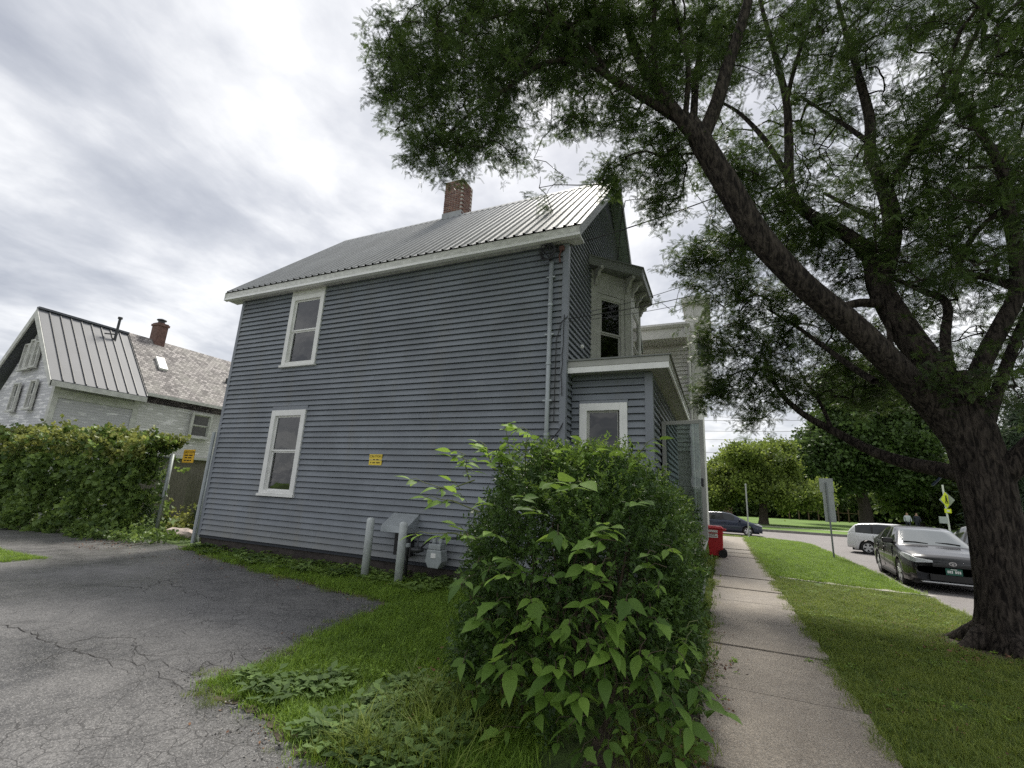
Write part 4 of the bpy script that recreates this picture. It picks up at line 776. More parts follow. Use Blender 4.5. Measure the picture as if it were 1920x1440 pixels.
mb = MB(); mb.prism([(-14, 17.05, 8.12), (-14, 16.92, 8.12), (-14, 16.9, 8.04), (-14, 16.97, 7.96), (-14, 17.05, 7.95)], (0, 0, 0), (14 + NX - 0.08, 0, 0)); mb.build('gutter', 'neighbour_trim', nb)
MB().prism([(-14, 17.0, 8.14), (-14, 21, 8.9), (-14, 27.5, 8.2), (-14, 27.5, 8.1), (-14, 17.05, 8.1)], (0, 0, 0), (14 + NX - 0.4, 0, 0)).build('roof', 'fascia_dark', nb)
mb = MB(); mb.tube([(NX - 0.25, 17.0, 7.95), (NX - 0.25, 17.05, 7.75), (NX - 0.2, 17.85, 7.35), (NX - 0.2, 17.9, 7.1), (NX - 0.2, 17.9, 0.3)], 0.055, 8); mb.build('downspout', 'neighbour_trim', nb)
mb = MB(); mb.box(NX - 0.3, NX + 0.02, 18.1, 25.0, 7.62, 9.30); mb.build('front_parapet', 'neighbour_trim', nb)
MB().box(NX - 0.4, NX + 0.62, 17.95, 25.2, 9.30, 9.52).build('cornice', 'neighbour_trim', nb); MB().box(NX - 0.34, NX + 0.55, 18.0, 25.1, 9.22, 9.30).build('cornice_soffit', 'soffit_cream', nb)
bb = MB().prism([(0, 0, 0), (0.5, 0, 0), (0.5, 0, -0.12), (0.3, 0, -0.25), (0.2, 0, -0.6), (0.1, 0, -0.75), (0, 0, -0.8)], (0, -0.07, 0), (0, 0.07, 0)).build('bracket', 'neighbour_trim', None)
for i, y in enumerate((18.2, 19.6, 21.0, 22.4, 23.8)):
    o = bb if i == 0 else bpy.data.objects.new('bracket', bb.data)
    if i: COL.objects.link(o)
    o.location = (NX + 0.02, y, 9.22); attach(o, nb)
MB().box(NX + 0.02, NX + 0.55, 18.4, 20.6, 6.2, 8.6).build('bay', 'neighbour_trim', nb); MB().box(NX + 0.02, NX + 0.62, 18.3, 20.7, 8.6, 8.72).build('bay_cornice', 'neighbour_trim', nb)
MB().box(NX + 0.1, NX + 0.5, 18.385, 18.4, 6.8, 8.3).build('bay_window', 'far_glass', nb)
# ------------------------------------------------------------------ leaf sources (never linked to the scene)
leaf_material('locust_leaf', (0.027, 0.057, 0.014), (0.062, 0.102, 0.022), 0.30, 0.5)
leaf_material('privet_leaf', (0.034, 0.080, 0.018), (0.070, 0.125, 0.026), 0.25, 0.42)
leaf_material('privet_tip', (0.095, 0.175, 0.028), (0.15, 0.235, 0.04), 0.35, 0.45)
leaf_material('vine_leaf', (0.055, 0.115, 0.028), (0.14, 0.21, 0.048), 0.28, 0.5)
leaf_material('vine_tip', (0.14, 0.19, 0.045), (0.20, 0.22, 0.06), 0.35, 0.5)
leaf_material('broad_leaf', (0.07, 0.155, 0.026), (0.12, 0.21, 0.036), 0.35, 0.62, 0.25)
leaf_material('pale_leaf', (0.135, 0.25, 0.04), (0.19, 0.31, 0.055), 0.40, 0.62, 0.2)
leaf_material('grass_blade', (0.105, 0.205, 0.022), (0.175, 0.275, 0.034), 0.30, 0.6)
leaf_material('grass_shade', (0.10, 0.18, 0.025), (0.18, 0.225, 0.042), 0.30, 0.6)  # shaded copy of the lawn blades, shade put into the colour
leaf_material('weed_leaf', (0.06, 0.12, 0.03), (0.125, 0.195, 0.055), 0.2, 0.7)
leaf_material('tree_sunny', (0.085, 0.14, 0.028), (0.15, 0.20, 0.04), 0.4, 0.5)
leaf_material('tree_dark', (0.045, 0.085, 0.024), (0.078, 0.125, 0.036), 0.3, 0.5)
leaf_material('tree_mid', (0.065, 0.105, 0.03), (0.10, 0.14, 0.04), 0.3, 0.5)
leaf_material('conifer_needle', (0.035, 0.06, 0.035), (0.05, 0.075, 0.04), 0.1, 0.6)
material('litter_brown', (0.16, 0.08, 0.045), 0.9, rand=0.5)
material('stem_brown', (0.075, 0.055, 0.035), 0.85, var=0.3, vscale=12); material('stem_green', (0.11, 0.13, 0.04), 0.7)
def rot_to(d, roll=0.0):
    q = Vector(d).to_track_quat('X', 'Z'); return q @ Euler((roll, 0, 0)).to_quaternion()
def leaf_quad(V, Fc, p, d, side, l, w_, fold=0.25):
    "diamond leaf from p along d"
    n = d.cross(side).normalized(); b = len(V); V += [p, p + d * l * 0.45 + side * w_ + n * w_ * fold, p + d * l, p + d * l * 0.45 - side * w_ + n * w_ * fold]; Fc.append((b, b + 1, b + 2)); Fc.append((b, b + 2, b + 3))
def locust_spray(seed):
    rd = random.Random(seed); V, Fc = [], []
    for k in range(13):
        a = rd.uniform(0, 6.28); el = rd.uniform(-0.5, 0.7); d0 = Vector((math.cos(a) * math.cos(el) + 0.35, math.sin(a) * math.cos(el), math.sin(el))).normalized(); p = Vector((rd.uniform(-0.16, 0.2), rd.uniform(-0.08, 0.08), rd.uniform(-0.05, 0.05))); ln = rd.uniform(0.15, 0.24); ns = 9; q = p.copy(); d = d0.copy()
        sd_ = d.cross(Vector((0, 0, 1))); sd_ = sd_.normalized() if sd_.length > 0.1 else Vector((0, 1, 0)); roll = rd.uniform(-0.6, 0.6); sd_ = Matrix.Rotation(roll, 3, d) @ sd_
        for i in range(ns):
            d = (d + Vector((0, 0, -0.07))).normalized(); q = q + d * (ln / ns); s = 0.75 + 0.25 * math.sin(math.pi * (i + 0.5) / ns)
            for sg in (1, -1): leaf_quad(V, Fc, q, (sd_ * sg + d * 0.45).normalized(), d, 0.034 * s, 0.0095 * s, 0.1)
    return source('locust_spray_src', V, Fc)
LOC = [locust_spray(i) for i in range(5)]
def leafy_twig(name, seed, n, ln, leaf, wid, spread=0.8, droop=0.0):
    rd = random.Random(seed); V, Fc = [], []
    for i in range(n):
        t = (i + 0.5) / n; p = Vector((ln * t, rd.uniform(-0.01, 0.01), rd.uniform(-0.01, 0.01) - droop * t * t * ln)); a = rd.uniform(0, 6.28); d = Vector((0.55, math.cos(a) * spread, math.sin(a) * spread)).normalized(); sd_ = d.cross(Vector((rd.uniform(-1, 1), rd.uniform(-1, 1), rd.uniform(-1, 1)))).normalized(); s = rd.uniform(0.7, 1.15); leaf_quad(V, Fc, p, d, sd_, leaf * s, wid * s)
    return source(name, V, Fc)
PRV = [leafy_twig('privet_twig_src', i, 20, 0.16, 0.036, 0.0085) for i in range(4)]
VIN = [leafy_twig('vine_spray_src', 10 + i, 9, 0.28, 0.135, 0.058, 1.0, 0.5) for i in range(4)]
def leaf_ball(name, seed, n, rad, leaf, wid, flat=0.6):
    rd = random.Random(seed); V, Fc = [], []
    for i in range(n):
        p = Vector((rd.gauss(0, 1), rd.gauss(0, 1), rd.gauss(0, 1) * flat)) * rad * 0.5; d = Vector((rd.uniform(-1, 1), rd.uniform(-1, 1), rd.uniform(-0.9, 0.3))).normalized(); sd_ = d.cross(Vector((rd.uniform(-1, 1), rd.uniform(-1, 1), 1.5))).normalized(); s = rd.uniform(0.7, 1.3); leaf_quad(V, Fc, p, d, sd_, leaf * s, wid * s)
    return source(name, V, Fc)
BAL = [leaf_ball('tree_clump_src', 30 + i, 44, 0.62, 0.22, 0.085) for i in range(4)]
NDL = [leaf_ball('needle_clump_src', 40 + i, 60, 0.5, 0.30, 0.02, 0.35) for i in range(2)]
def tuft(name, seed, n, rad, hgt, wd, bend=0.5):
    rd = random.Random(seed); V, Fc = [], []
    for i in range(n):
        a = rd.uniform(0, 6.28); r = rad * math.sqrt(rd.random()); p = Vector((math.cos(a) * r, math.sin(a) * r, -0.005)); b = rd.uniform(0, 6.28); dr_ = Vector((math.cos(b), math.sin(b), 0)); h_ = hgt * rd.uniform(0.5, 1.15); sd_ = Vector((-dr_.y, dr_.x, 0)); k = len(V)
        V += [p - sd_ * wd, p + sd_ * wd, p + dr_ * h_ * bend * 0.35 + Vector((0, 0, h_ * 0.6)) + sd_ * wd * 0.7, p + dr_ * h_ * bend * 0.35 + Vector((0, 0, h_ * 0.6)) - sd_ * wd * 0.7, p + dr_ * h_ * bend + Vector((0, 0, h_ * rd.uniform(0.7, 1.0)))]; Fc += [(k, k + 1, k + 2, k + 3), (k + 3, k + 2, k + 4)]
    return source(name, V, Fc)
GRS = [tuft('grass_tuft_src', 50 + i, 34, 0.10, 0.065, 0.0022, 0.75) for i in range(4)]
LNG = [tuft('long_grass_src', 60 + i, 22, 0.06, 0.22, 0.003, 0.9) for i in range(3)]
def weed(seed):
    rd = random.Random(seed); V, Fc = [], []
    for i in range(9):
        a = rd.uniform(0, 6.28); d = Vector((math.cos(a), math.sin(a), rd.uniform(0.0, 0.35))).normalized(); p = Vector((rd.uniform(-0.05, 0.05), rd.uniform(-0.05, 0.05), rd.uniform(0.02, 0.07))); leaf_quad(V, Fc, p, d, Vector((-d.y, d.x, 0)).normalized(), rd.uniform(0.05, 0.09), rd.uniform(0.018, 0.03), 0.35)
    return source('weed_src', V, Fc)
WED = [weed(70 + i) for i in range(4)]
LIT = [leaf_ball('litter_src', 80, 7, 0.14, 0.035, 0.012, 0.04)]
def euler_of(dirs, roll=True):
    out_ = []
    for d in dirs: out_.append(rot_to(d, random.uniform(0, 6.28) if roll else 0.0).to_euler('XYZ')[:])
    return out_
def inside(poly, x, y):
    c = False; j = len(poly) - 1
    for i in range(len(poly)):
        if (poly[i][1] > y) != (poly[j][1] > y) and x < (poly[j][0] - poly[i][0]) * (y - poly[i][1]) / (poly[j][1] - poly[i][1]) + poly[i][0]: c = not c
        j = i
    return c
from mathutils import noise as mnoise
# ------------------------------------------------------------------ grass
def scatter(name, test, box, dens, variants, mat_, s0, s1, z=0.0, patch=0.0, label=None, parent=None):
    x0, x1, y0, y1 = box; n = int((x1 - x0) * (y1 - y0) * dens); P, R3, S = [], [], []
    for x, y in zip(RNG.uniform(x0, x1, n), RNG.uniform(y0, y1, n)):
        if not test(x, y): continue
        if patch and mnoise.noise(Vector((x * 1.3, y * 1.3, 3.1))) < patch: continue
        P.append((x, y, z)); R3.append((RNG.uniform(-0.2, 0.2), RNG.uniform(-0.2, 0.2), RNG.uniform(0, 6.28))); S.append(RNG.uniform(s0, s1))
    return foliage(name, P, R3, S, variants, mat_, parent) if P else None
off_drive = lambda x, y: not inside(drive, x + 0.16 * mnoise.noise(Vector((x * 4, y * 4, 0))), y + 0.2 * mnoise.noise(Vector((x * 4, y * 4, 7))))
left_lawn = lambda x, y: off_drive(x, y) and not (x < -4.6 and y < 6.2) and y < 7.9
scatter('grass', left_lawn, (-5.2, -1.2, 2.35, 7.7), 330, GRS, 'grass_blade', 0.8, 1.5, patch=-0.42)
scatter('grass', lambda x, y: off_drive(x, y) and y < 7.75, (-12.6, -4.6, 6.3, 7.75), 260, GRS, 'grass_blade', 1.0, 2.0, patch=-0.3)
scatter('weeds', lambda x, y: off_drive(x, y), (-12.6, -4.4, 6.9, 7.95), 42, WED, 'vine_leaf', 1.0, 2.0)
scatter('ground_ivy', lambda x, y: off_drive(x, y) and (x + 4.1) * 0.5 + 0.15 > (y - 3.05) and mnoise.noise(Vector((x * 1.9, y * 1.9, 9.0))) > -0.12, (-4.3, -1.7, 2.4, 4.6), 130, WED, 'weed_leaf', 0.8, 1.5)
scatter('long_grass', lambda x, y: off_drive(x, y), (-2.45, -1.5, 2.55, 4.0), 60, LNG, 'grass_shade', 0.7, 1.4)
verge = lambda x, y: 1.05 < x < 3.84 and inside(yard, x, y)
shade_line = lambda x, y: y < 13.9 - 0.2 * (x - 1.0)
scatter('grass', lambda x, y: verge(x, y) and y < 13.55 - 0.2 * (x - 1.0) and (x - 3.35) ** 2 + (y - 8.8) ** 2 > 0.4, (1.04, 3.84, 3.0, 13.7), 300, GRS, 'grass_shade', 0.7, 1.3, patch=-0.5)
scatter('grass', lambda x, y: verge(x, y) and y > 13.85 - 0.2 * (x - 1.0), (1.04, 3.84, 13.2, 29.5), 150, GRS, 'grass_blade', 1.1, 1.7)
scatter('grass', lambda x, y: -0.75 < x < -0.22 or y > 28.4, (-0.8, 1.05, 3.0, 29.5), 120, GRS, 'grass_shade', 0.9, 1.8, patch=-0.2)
scatter('grass', lambda x, y: mnoise.noise(Vector((x * 0.9, y * 2, 5))) > -0.25, (-14.8, -12.2, 4.35, 5.1), 170, GRS, 'grass_blade', 0.7, 1.2, z=0.01)
scatter('leaf_litter', lambda x, y: mnoise.noise(Vector((x * 2, y * 0.8, 1.0))) > 0.0, (-0.5, 0.08, 3.2, 7.5), 60, LIT, 'litter_brown', 0.6, 1.2, z=0.04)
scatter('leaf_litter', lambda x, y: True, (-12.5, -4.6, 6.0, 7.2), 5, LIT, 'litter_brown', 0.6, 1.2, z=0.02)
scatter('leaf_litter', lambda x, y: True, (-14.6, -12.8, 6.3, 7.4), 22, LIT, 'litter_brown', 0.7, 1.4, z=0.02)
scatter('leaf_litter', lambda x, y: True, (-2.6, -1.8, 3.2, 5.4), 18, LIT, 'litter_brown', 0.7, 1.4, z=0.05)
scatter('leaf_litter', lambda x, y: True, (2.4, 4.0, 7.4, 9.6), 20, LIT, 'litter_brown', 0.6, 1.2, z=0.04)
scatter('edge_grass', lambda x, y: mnoise.noise(Vector((x * 3, y * 2.2, 4))) > -0.05, (0.96, 1.10, 3.0, 28), 260, GRS, 'grass_shade', 0.7, 1.3, z=0.01)
scatter('edge_grass', lambda x, y: abs(min(abs(y - j) for j in js)) < 0.02 and mnoise.noise(Vector((x * 4, y, 8))) > 0.1, (-0.2, 1.05, 4, 12), 700, GRS, 'grass_shade', 0.25, 0.5, z=0.0)
scatter('lawn_clover', lambda x, y: (verge(x, y) or (left_lawn(x, y) and x > -4.6)) and mnoise.noise(Vector((x * 1.1, y * 1.1, 21))) > 0.18, (-4.4, 3.8, 3.0, 13.0), 40, WED, 'grass_blade', 0.35, 0.7)
material('gravel_grey', (0.20, 0.19, 0.175), 0.9, rand=0.6)
GRV = [leaf_ball('gravel_src', 90 + i, 9, 0.16, 0.018, 0.008, 0.03) for i in range(2)]
near_edge = lambda x, y, d: inside(drive, x, y) and not all(inside(drive, x + a, y + b) for a, b in ((d, 0), (-d, 0), (0, d), (0, -d)))
scatter('edge_grass', lambda x, y: near_edge(x, y, 0.22) and mnoise.noise(Vector((x * 3.3, y * 3.3, 14))) > 0.02, (-12.4, -1.6, 2.3, 7.9), 90, GRS, 'grass_shade', 0.35, 0.9, z=0.012)
scatter('gravel', lambda x, y: near_edge(x, y, 0.4), (-12.4, -1.6, 2.3, 7.9), 45, GRV, 'gravel_grey', 0.6, 1.4, z=0.016)
scatter('leaf_litter', lambda x, y: near_edge(x, y, 0.35), (-12.4, -1.6, 2.3, 7.9), 10, LIT, 'litter_brown', 0.4, 0.8, z=0.018)
scatter('leaf_litter', lambda x, y: verge(x, y), (1.1, 3.8, 3.0, 12.0), 5, LIT, 'litter_brown', 0.4, 0.8, z=0.05)
# ------------------------------------------------------------------ the privet hedge along the sidewalk
hedge = thing('privet_hedge', 'dense dark green privet hedge between lawn and sidewalk', 'hedge', (-1.2, 5.5, 0))
ELL = [((-1.24, 4.38, 0.93), (0.90, 0.80, 1.05)), ((-1.07, 5.9, 0.92), (0.66, 1.3, 0.99)), ((-1.08, 7.7, 0.86), (0.58, 1.4, 0.92)), ((-1.05, 9.5, 0.8), (0.52, 1.3, 0.95)), ((-1.25, 4.35, 0.4), (0.86, 0.82, 0.5))]
PE = 2.8
def ell_f(e, p): return sum(abs((p[i] - e[0][i]) / e[1][i]) ** PE for i in range(3))
def surf(n, jitter):
    P, D = [], []; wts = np.array([e[1][0] * e[1][1] + e[1][1] * e[1][2] + e[1][0] * e[1][2] for e in ELL]); wts /= wts.sum()
    while len(P) < n:
        e = ELL[RNG.choice(len(ELL), p=wts)]; v = RNG.normal(size=3); v /= (np.abs(v) ** PE).sum() ** (1 / PE); k = 1 + jitter[0] + (jitter[1] - jitter[0]) * RNG.random(); p = [e[0][i] + e[1][i] * v[i] * k for i in range(3)]
        if p[2] < 0.05 or any(ell_f(o, p) < 0.72 for o in ELL if o is not e): continue
        bmp = mnoise.noise(Vector(p) * 1.7) * 0.16 + mnoise.noise(Vector(p) * 4.5) * 0.07; g = [math.copysign(abs(v[i]) ** (PE - 1), v[i]) / e[1][i] for i in range(3)]; nn = Vector(g).normalized(); q = Vector(p) + nn * bmp
        if p[1] > 7 and RNG.random() < 0.35: continue
        if p[1] < 4.1 and p[2] < 1.3 and abs(p[0] + 1.1) < 0.72 and RNG.random() < 0.55: continue
        P.append(q[:]); D.append((nn + Vector(RNG.normal(size=3)) * 0.55 + Vector((0, 0, 0.35))).normalized())
    return P, D
P, D = surf(9500, (-0.16, 0.02)); foliage('foliage', P, euler_of(D), RNG.uniform(0.8, 1.5, len(P)), PRV, 'privet_leaf', hedge)
P, D = surf(2500, (-0.4, -0.2)); foliage('inner_foliage', P, euler_of(D), RNG.uniform(0.9, 1.6, len(P)), PRV, 'privet_leaf', hedge)
P, D = surf(4200, (0.0, 0.07)); sel = [i for i in range(len(P)) if D[i].z > 0.45 and P[i][2] > 1.5 and mnoise.noise(Vector(P[i]) * 1.6) > -0.1]; foliage('bright_tips', [P[i] for i in sel], euler_of([D[i] for i in sel]), RNG.uniform(0.8, 1.4, len(sel)), PRV, 'privet_tip', hedge)  # lighter tip sprays on the hedge top; light from above put into their colour
mb = MB()
for k in range(46):
    x, y = random.uniform(-1.9, -0.55), random.uniform(3.9, 8.5); p = Vector((x, y, 0)); pts = [p]
    for q in range(5): p = p + Vector((random.uniform(-0.09, 0.09), random.uniform(-0.09, 0.09), random.uniform(0.25, 0.36))); pts.append(p)
    mb.tube(pts, [0.016, 0.015, 0.013, 0.01, 0.008, 0.005], 5)
mb.build('stem', 'stem_brown', hedge)
# ------------------------------------------------------------------ saplings with broad leaves growing through the hedge
def broad_mesh(name, outline, droop, fold, matname):
    V, Fc = [], []; n = len(outline)
    for t, w_ in outline: V.append((t, 0, -droop * t * t)); V.append((t, w_, -droop * t * t + fold * w_)); V.append((t, -w_, -droop * t * t + fold * w_))
    for i in range(n - 1):
        a, b = i * 3, (i + 1) * 3; Fc += [(a, b, b + 1, a + 1), (a, a + 2, b + 2, b)]
    me = bpy.data.meshes.new(name); me.from_pydata(V, [], Fc); me.materials.append(MATS[matname]); me.polygons.foreach_set('use_smooth', [True] * len(me.polygons)); me.update(); return me
OV = [(0, 0.0), (0.05, 0.06), (0.16, 0.15), (0.27, 0.215), (0.31, 0.205), (0.42, 0.24), (0.46, 0.22), (0.58, 0.215), (0.62, 0.19), (0.74, 0.14), (0.78, 0.115), (0.9, 0.05), (1.0, 0.0)]
LB = [(0, 0.0), (0.08, 0.16), (0.22, 0.25), (0.3, 0.38), (0.36, 0.28), (0.5, 0.26), (0.58, 0.34), (0.64, 0.2), (0.82, 0.11), (1.0, 0.0)]
MP = [(0, 0.02), (0.03, 0.3), (0.16, 0.36), (0.2, 0.24), (0.38, 0.34), (0.48, 0.52), (0.52, 0.28), (0.62, 0.18), (0.74, 0.24), (0.8, 0.1), (1.0, 0.0)]
LEAF = {}
for m in ('broad_leaf', 'pale_leaf'): LEAF[m] = [broad_mesh('leaf', OV, 0.22, 0.22, m), broad_mesh('leaf', OV, 0.42, 0.3, m), broad_mesh('leaf', LB, 0.28, 0.25, m), broad_mesh('leaf', MP, 0.2, 0.15, m)]
def leaf_at(parent, p, d, size, m, kind=None, roll=0.0):
    me = LEAF[m][kind if kind is not None else random.choice((0, 0, 1, 1, 2))]; o = bpy.data.objects.new('leaf', me); COL.objects.link(o); o.rotation_mode = 'QUATERNION'; o.rotation_quaternion = rot_to(d, roll); o.scale = (size, size * random.uniform(0.85, 1.15), size); o.location = p; attach(o, parent); return o
def compound(parent, base, d, size, m, n=3, kind=None, mb=None):
    d = Vector(d).normalized(); side = d.cross(Vector((0, 0, 1))); side = side.normalized() if side.length > 0.1 else Vector((1, 0, 0)); tip = Vector(base) + d * size * 0.75 + Vector((0, 0, -0.02))
    if mb: mb.tube([Vector(base) - d * 0.05, Vector(base) + d * size * 0.4 + Vector((0, 0, 0.01)), tip], 0.0028, 4)
    leaf_at(parent, tip, d + Vector((0, 0, random.uniform(-0.35, 0.1))), size * random.uniform(0.95, 1.25), m, kind, random.uniform(-0.6, 0.6))
    for k in range((n - 1) // 2):
        q = tip - d * (0.06 + 0.45 * size * k)
        for s in (1, -1): leaf_at(parent, q, side * s + d * random.uniform(0.3, 0.8) + Vector((0, 0, random.uniform(-0.4, 0.1))), size * random.uniform(0.6, 1.05), m, kind, random.uniform(-0.8, 0.8))
sap = thing('boxelder_sapling', 'broad leaved sapling filling the lower front of the hedge', 'sapling', (-1.1, 3.4, 0)); mb = MB(); nl = 0
spots = []
tries = 0
while len(spots) < 92 and tries < 9000:
    tries += 1; u, v = random.uniform(868, 1300), random.uniform(985, 1445); Yd = 3.42 + 0.10 * random.random() - 0.12 * (1 - abs(u - 1090) / 230)
    if v < 1180 and abs(u - 1060) > 190: continue
    if v < 1040 and random.random() < 0.6: continue
    if any((u - a) ** 2 + (v - b) ** 2 < 24 ** 2 for a, b in spots): continue
    spots.append((u, v)); p = at(u, v, Yd); compound(sap, p, (random.uniform(-0.8, 0.8), -0.75, random.uniform(-0.25, 0.25)), random.choice((0.075, 0.095, 0.115, 0.14, 0.17)) * random.uniform(0.9, 1.1), 'broad_leaf' if random.random() < 0.66 else 'pale_leaf', 3, None, mb)
for u, v in ((1090, 1055), (1140, 1120), (960, 1075), (1040, 1240), (1085, 1290)):
    p = at(u, v, 3.30); compound(sap, p, (random.uniform(-0.6, 0.6), -0.8, 0.1), 0.16, 'pale_leaf', 3, 0, mb)
for u, v in ((948, 1215), (930, 1240)): leaf_at(sap, at(u, v, 3.2), (0.5, -0.5, 0.6), 0.2, 'pale_leaf', 3, 0.3)
for k in range(9):
    a = Vector((random.uniform(-1.7, -0.6), 3.8, 0)); mb.tube([a, a + Vector((random.uniform(-0.1, 0.1), -0.1, 0.4)), a + Vector((random.uniform(-0.3, 0.3), -0.22, 0.7 + random.random() * 0.3))], [0.012, 0.009, 0.005], 5)
mb.build('stem', 'stem_brown', sap)['kind'] = 'stuff'
crp = thing('woodbine_creeper', 'leafy creeper hugging the shaded foot of the hedge', 'creeper', (-1.0, 3.5, 0)); mb = MB(); sp_ = []
tries = 0
while len(sp_) < 90 and tries < 9000:
    tries += 1; u, v = random.uniform(915, 1320), random.uniform(1150, 1430)
    if any((u - a) ** 2 + (v - b) ** 2 < 22 ** 2 for a, b in sp_): continue
    sp_.append((u, v)); p = at(u, v, 3.56 + 0.25 * random.random()); compound(crp, p, (random.uniform(-0.9, 0.9), -0.7, random.uniform(-0.3, 0.3)), random.choice((0.07, 0.09, 0.11, 0.13)) * random.uniform(0.9, 1.1), 'broad_leaf' if random.random() < 0.85 else 'pale_leaf', 3, random.choice((0, 0, 1, 2, 3)), mb)
mb.build('stem', 'stem_green', crp)['kind'] = 'stuff'
sp2 = thing('sapling', 'pale leaved sapling shoots leaning from the hedge over the gas meter', 'sapling', (-1.9, 3.6, 0)); mb = MB()
for path_, m, n in (([(900, 1010, 3.7), (850, 1000, 3.65), (800, 1000, 3.6)], 'pale_leaf', 3), ([(890, 900, 3.7), (840, 918, 3.65), (790, 903, 3.6)], 'pale_leaf', 3), ([(900, 960, 3.7), (850, 940, 3.62), (820, 935, 3.6)], 'pale_leaf', 3)):
    pts = [at(*q) for q in path_]; mb.tube(pts, [0.007, 0.005, 0.003], 5); d = (pts[-1] - pts[-2]).normalized()
    compound(sp2, pts[-1], d + Vector((0, -0.2, 0.1)), 0.15, m, 3, 0, mb); compound(sp2, pts[-2], d + Vector((0.3, -0.7, 0.0)), 0.14, m, 3, 1, mb); compound(sp2, pts[1] + Vector((0.1, 0, 0.03)), Vector((-0.3, -0.5, 0.5)), 0.13, m, 3, 0, mb); mb.build('stem', 'stem_green', sp2); mb = MB()
sp3 = thing('sapling', 'tall pale shoots rising above the hedge top beside the porch window', 'sapling', (-1.2, 3.8, 0)); mb = MB()
for path_ in ([(960, 900, 4.0), (955, 850, 4.0), (948, 800, 4.0)], [(985, 900, 4.0), (985, 850, 3.95), (990, 808, 3.95)], [(1085, 900, 3.9), (1095, 860, 3.9), (1105, 832, 3.9)], [(1150, 900, 4.1), (1190, 860, 4.05), (1215, 830, 4.0)], [(880, 900, 4.0), (872, 870, 3.95), (865, 850, 3.95)], [(925, 880, 4.0), (915, 850, 4.0), (905, 832, 3.95)], [(1010, 900, 3.9), (1020, 865, 3.9), (1030, 845, 3.9)], [(940, 890, 3.8), (935, 860, 3.8), (930, 845, 3.75)]):
    pts = [at(*q) for q in path_]; mb.tube(pts, [0.007, 0.005, 0.003], 5)
    for i, q in enumerate(pts[1:] + [pts[1].lerp(pts[2], 0.5), pts[0].lerp(pts[1], 0.5)]): compound(sp3, q, (random.choice((-1, 1)) * random.uniform(0.5, 1), random.uniform(-0.8, 0.1), random.uniform(0.1, 0.6)), random.uniform(0.09, 0.15), 'pale_leaf', 5, 0 if i else 1, mb)
    mb.build('stem', 'stem_green', sp3); mb = MB()
for u, v, sz in ((1030, 905, 0.2), (1075, 910, 0.2), (1010, 958, 0.17), (1150, 990, 0.18), (1065, 1010, 0.17), (1120, 1000, 0.17), (930, 1000, 0.14), (905, 940, 0.13), (980, 930, 0.14), (1190, 940, 0.13), (960, 1050, 0.16)):
    p = at(u, v, 3.42); compound(sp3, p, (random.uniform(-0.6, 0.8), -0.7, 0.25), sz, random.choice(('broad_leaf', 'pale_leaf')), 5, 0, mb); mb.build('stem', 'stem_green', sp3); mb = MB()
sp4 = thing('sapling', 'low sapling with broad leaves reaching over the sidewalk edge', 'sapling', (-0.3, 4.2, 0)); mb = MB()
for u, v, Yd in ((1300, 1300, 3.75), (1330, 1320, 3.8), (1290, 1060, 4.6), (1250, 1085, 4.4)):
    p = at(u, v, Yd); mb.tube([p + Vector((-0.3, 0.25, -0.25)), p + Vector((-0.1, 0.1, -0.02)), p], [0.006, 0.005, 0.003], 5); compound(sp4, p, (0.6, -0.6, 0.1), 0.15, 'broad_leaf', 3, 0, mb); mb.build('stem', 'stem_green', sp4); mb = MB()
# ------------------------------------------------------------------ vines over the chain link fence
vines = thing('vine_hedge', 'thick green vines smothering the fence in front of the grey house', 'vines', (-18, 7.9, 0)); P, D, P2, D2 = [], [], [], []
while len(P) < 3600:
    x = -15.0 - 15 * RNG.random() ** 1.2; fy = 8.55 + (x + 14.85) * 0.138; ht = 2.68 + 0.3 * mnoise.noise(Vector((x * 0.8, 0, 0))) + 0.3 * mnoise.noise(Vector((x * 2.7, 5, 0))); z = RNG.random() * ht; th = 0.5 + 0.75 * mnoise.noise(Vector((x * 1.1, z * 1.3, 2))) + (0.55 * max(0, 0.9 - z)) * (1 if x > -18 else 0.4)
    if RNG.random() < 0.28: p = Vector((x, fy + RNG.uniform(-th, 0.4), ht + RNG.uniform(-0.12, 0.06))); d = Vector((RNG.normal() * 0.5, RNG.normal() * 0.5, 1))
    else: p = Vector((x, fy - th + RNG.uniform(-0.08, 0.12), z)); d = Vector((RNG.normal() * 0.5, -0.9, RNG.normal() * 0.3 - 0.15))
    p.z += (RNG.random() < 0.05) * RNG.random() * 0.35 * (p.z > ht - 0.3); tip = p.z > ht - 0.45 and RNG.random() < 0.65
    (P2 if tip else P).append(p[:]); (D2 if tip else D).append(d.normalized())
foliage('foliage', P, euler_of(D, False), RNG.uniform(0.7, 1.25, len(P)), VIN, 'vine_leaf', vines); foliage('bright_tips', P2, euler_of(D2), RNG.uniform(0.7, 1.15, len(P2)), VIN, 'vine_tip', vines)  # second set: paler sprays towards the top of the vines
Pb = [(x, 8.55 + (x + 14.85) * 0.138 + RNG.uniform(-0.15, 0.3), RNG.uniform(0.1, 2.5)) for x in RNG.uniform(-30, -15, 1500)]; foliage('inner_foliage', Pb, euler_of([Vector(RNG.normal(size=3)) for _ in Pb]), RNG.uniform(0.9, 1.4, len(Pb)), VIN, 'vine_leaf', vines)
Pg = [(RNG.uniform(-16.5, -13.2), RNG.uniform(7.1, 8.4), RNG.uniform(0.03, 0.2)) for _ in range(230)]; foliage('trailing_foliage', Pg, euler_of([Vector((RNG.normal(), RNG.normal(), 0.5)) for _ in Pg]), RNG.uniform(0.5, 0.9, len(Pg)), VIN, 'vine_leaf', vines)
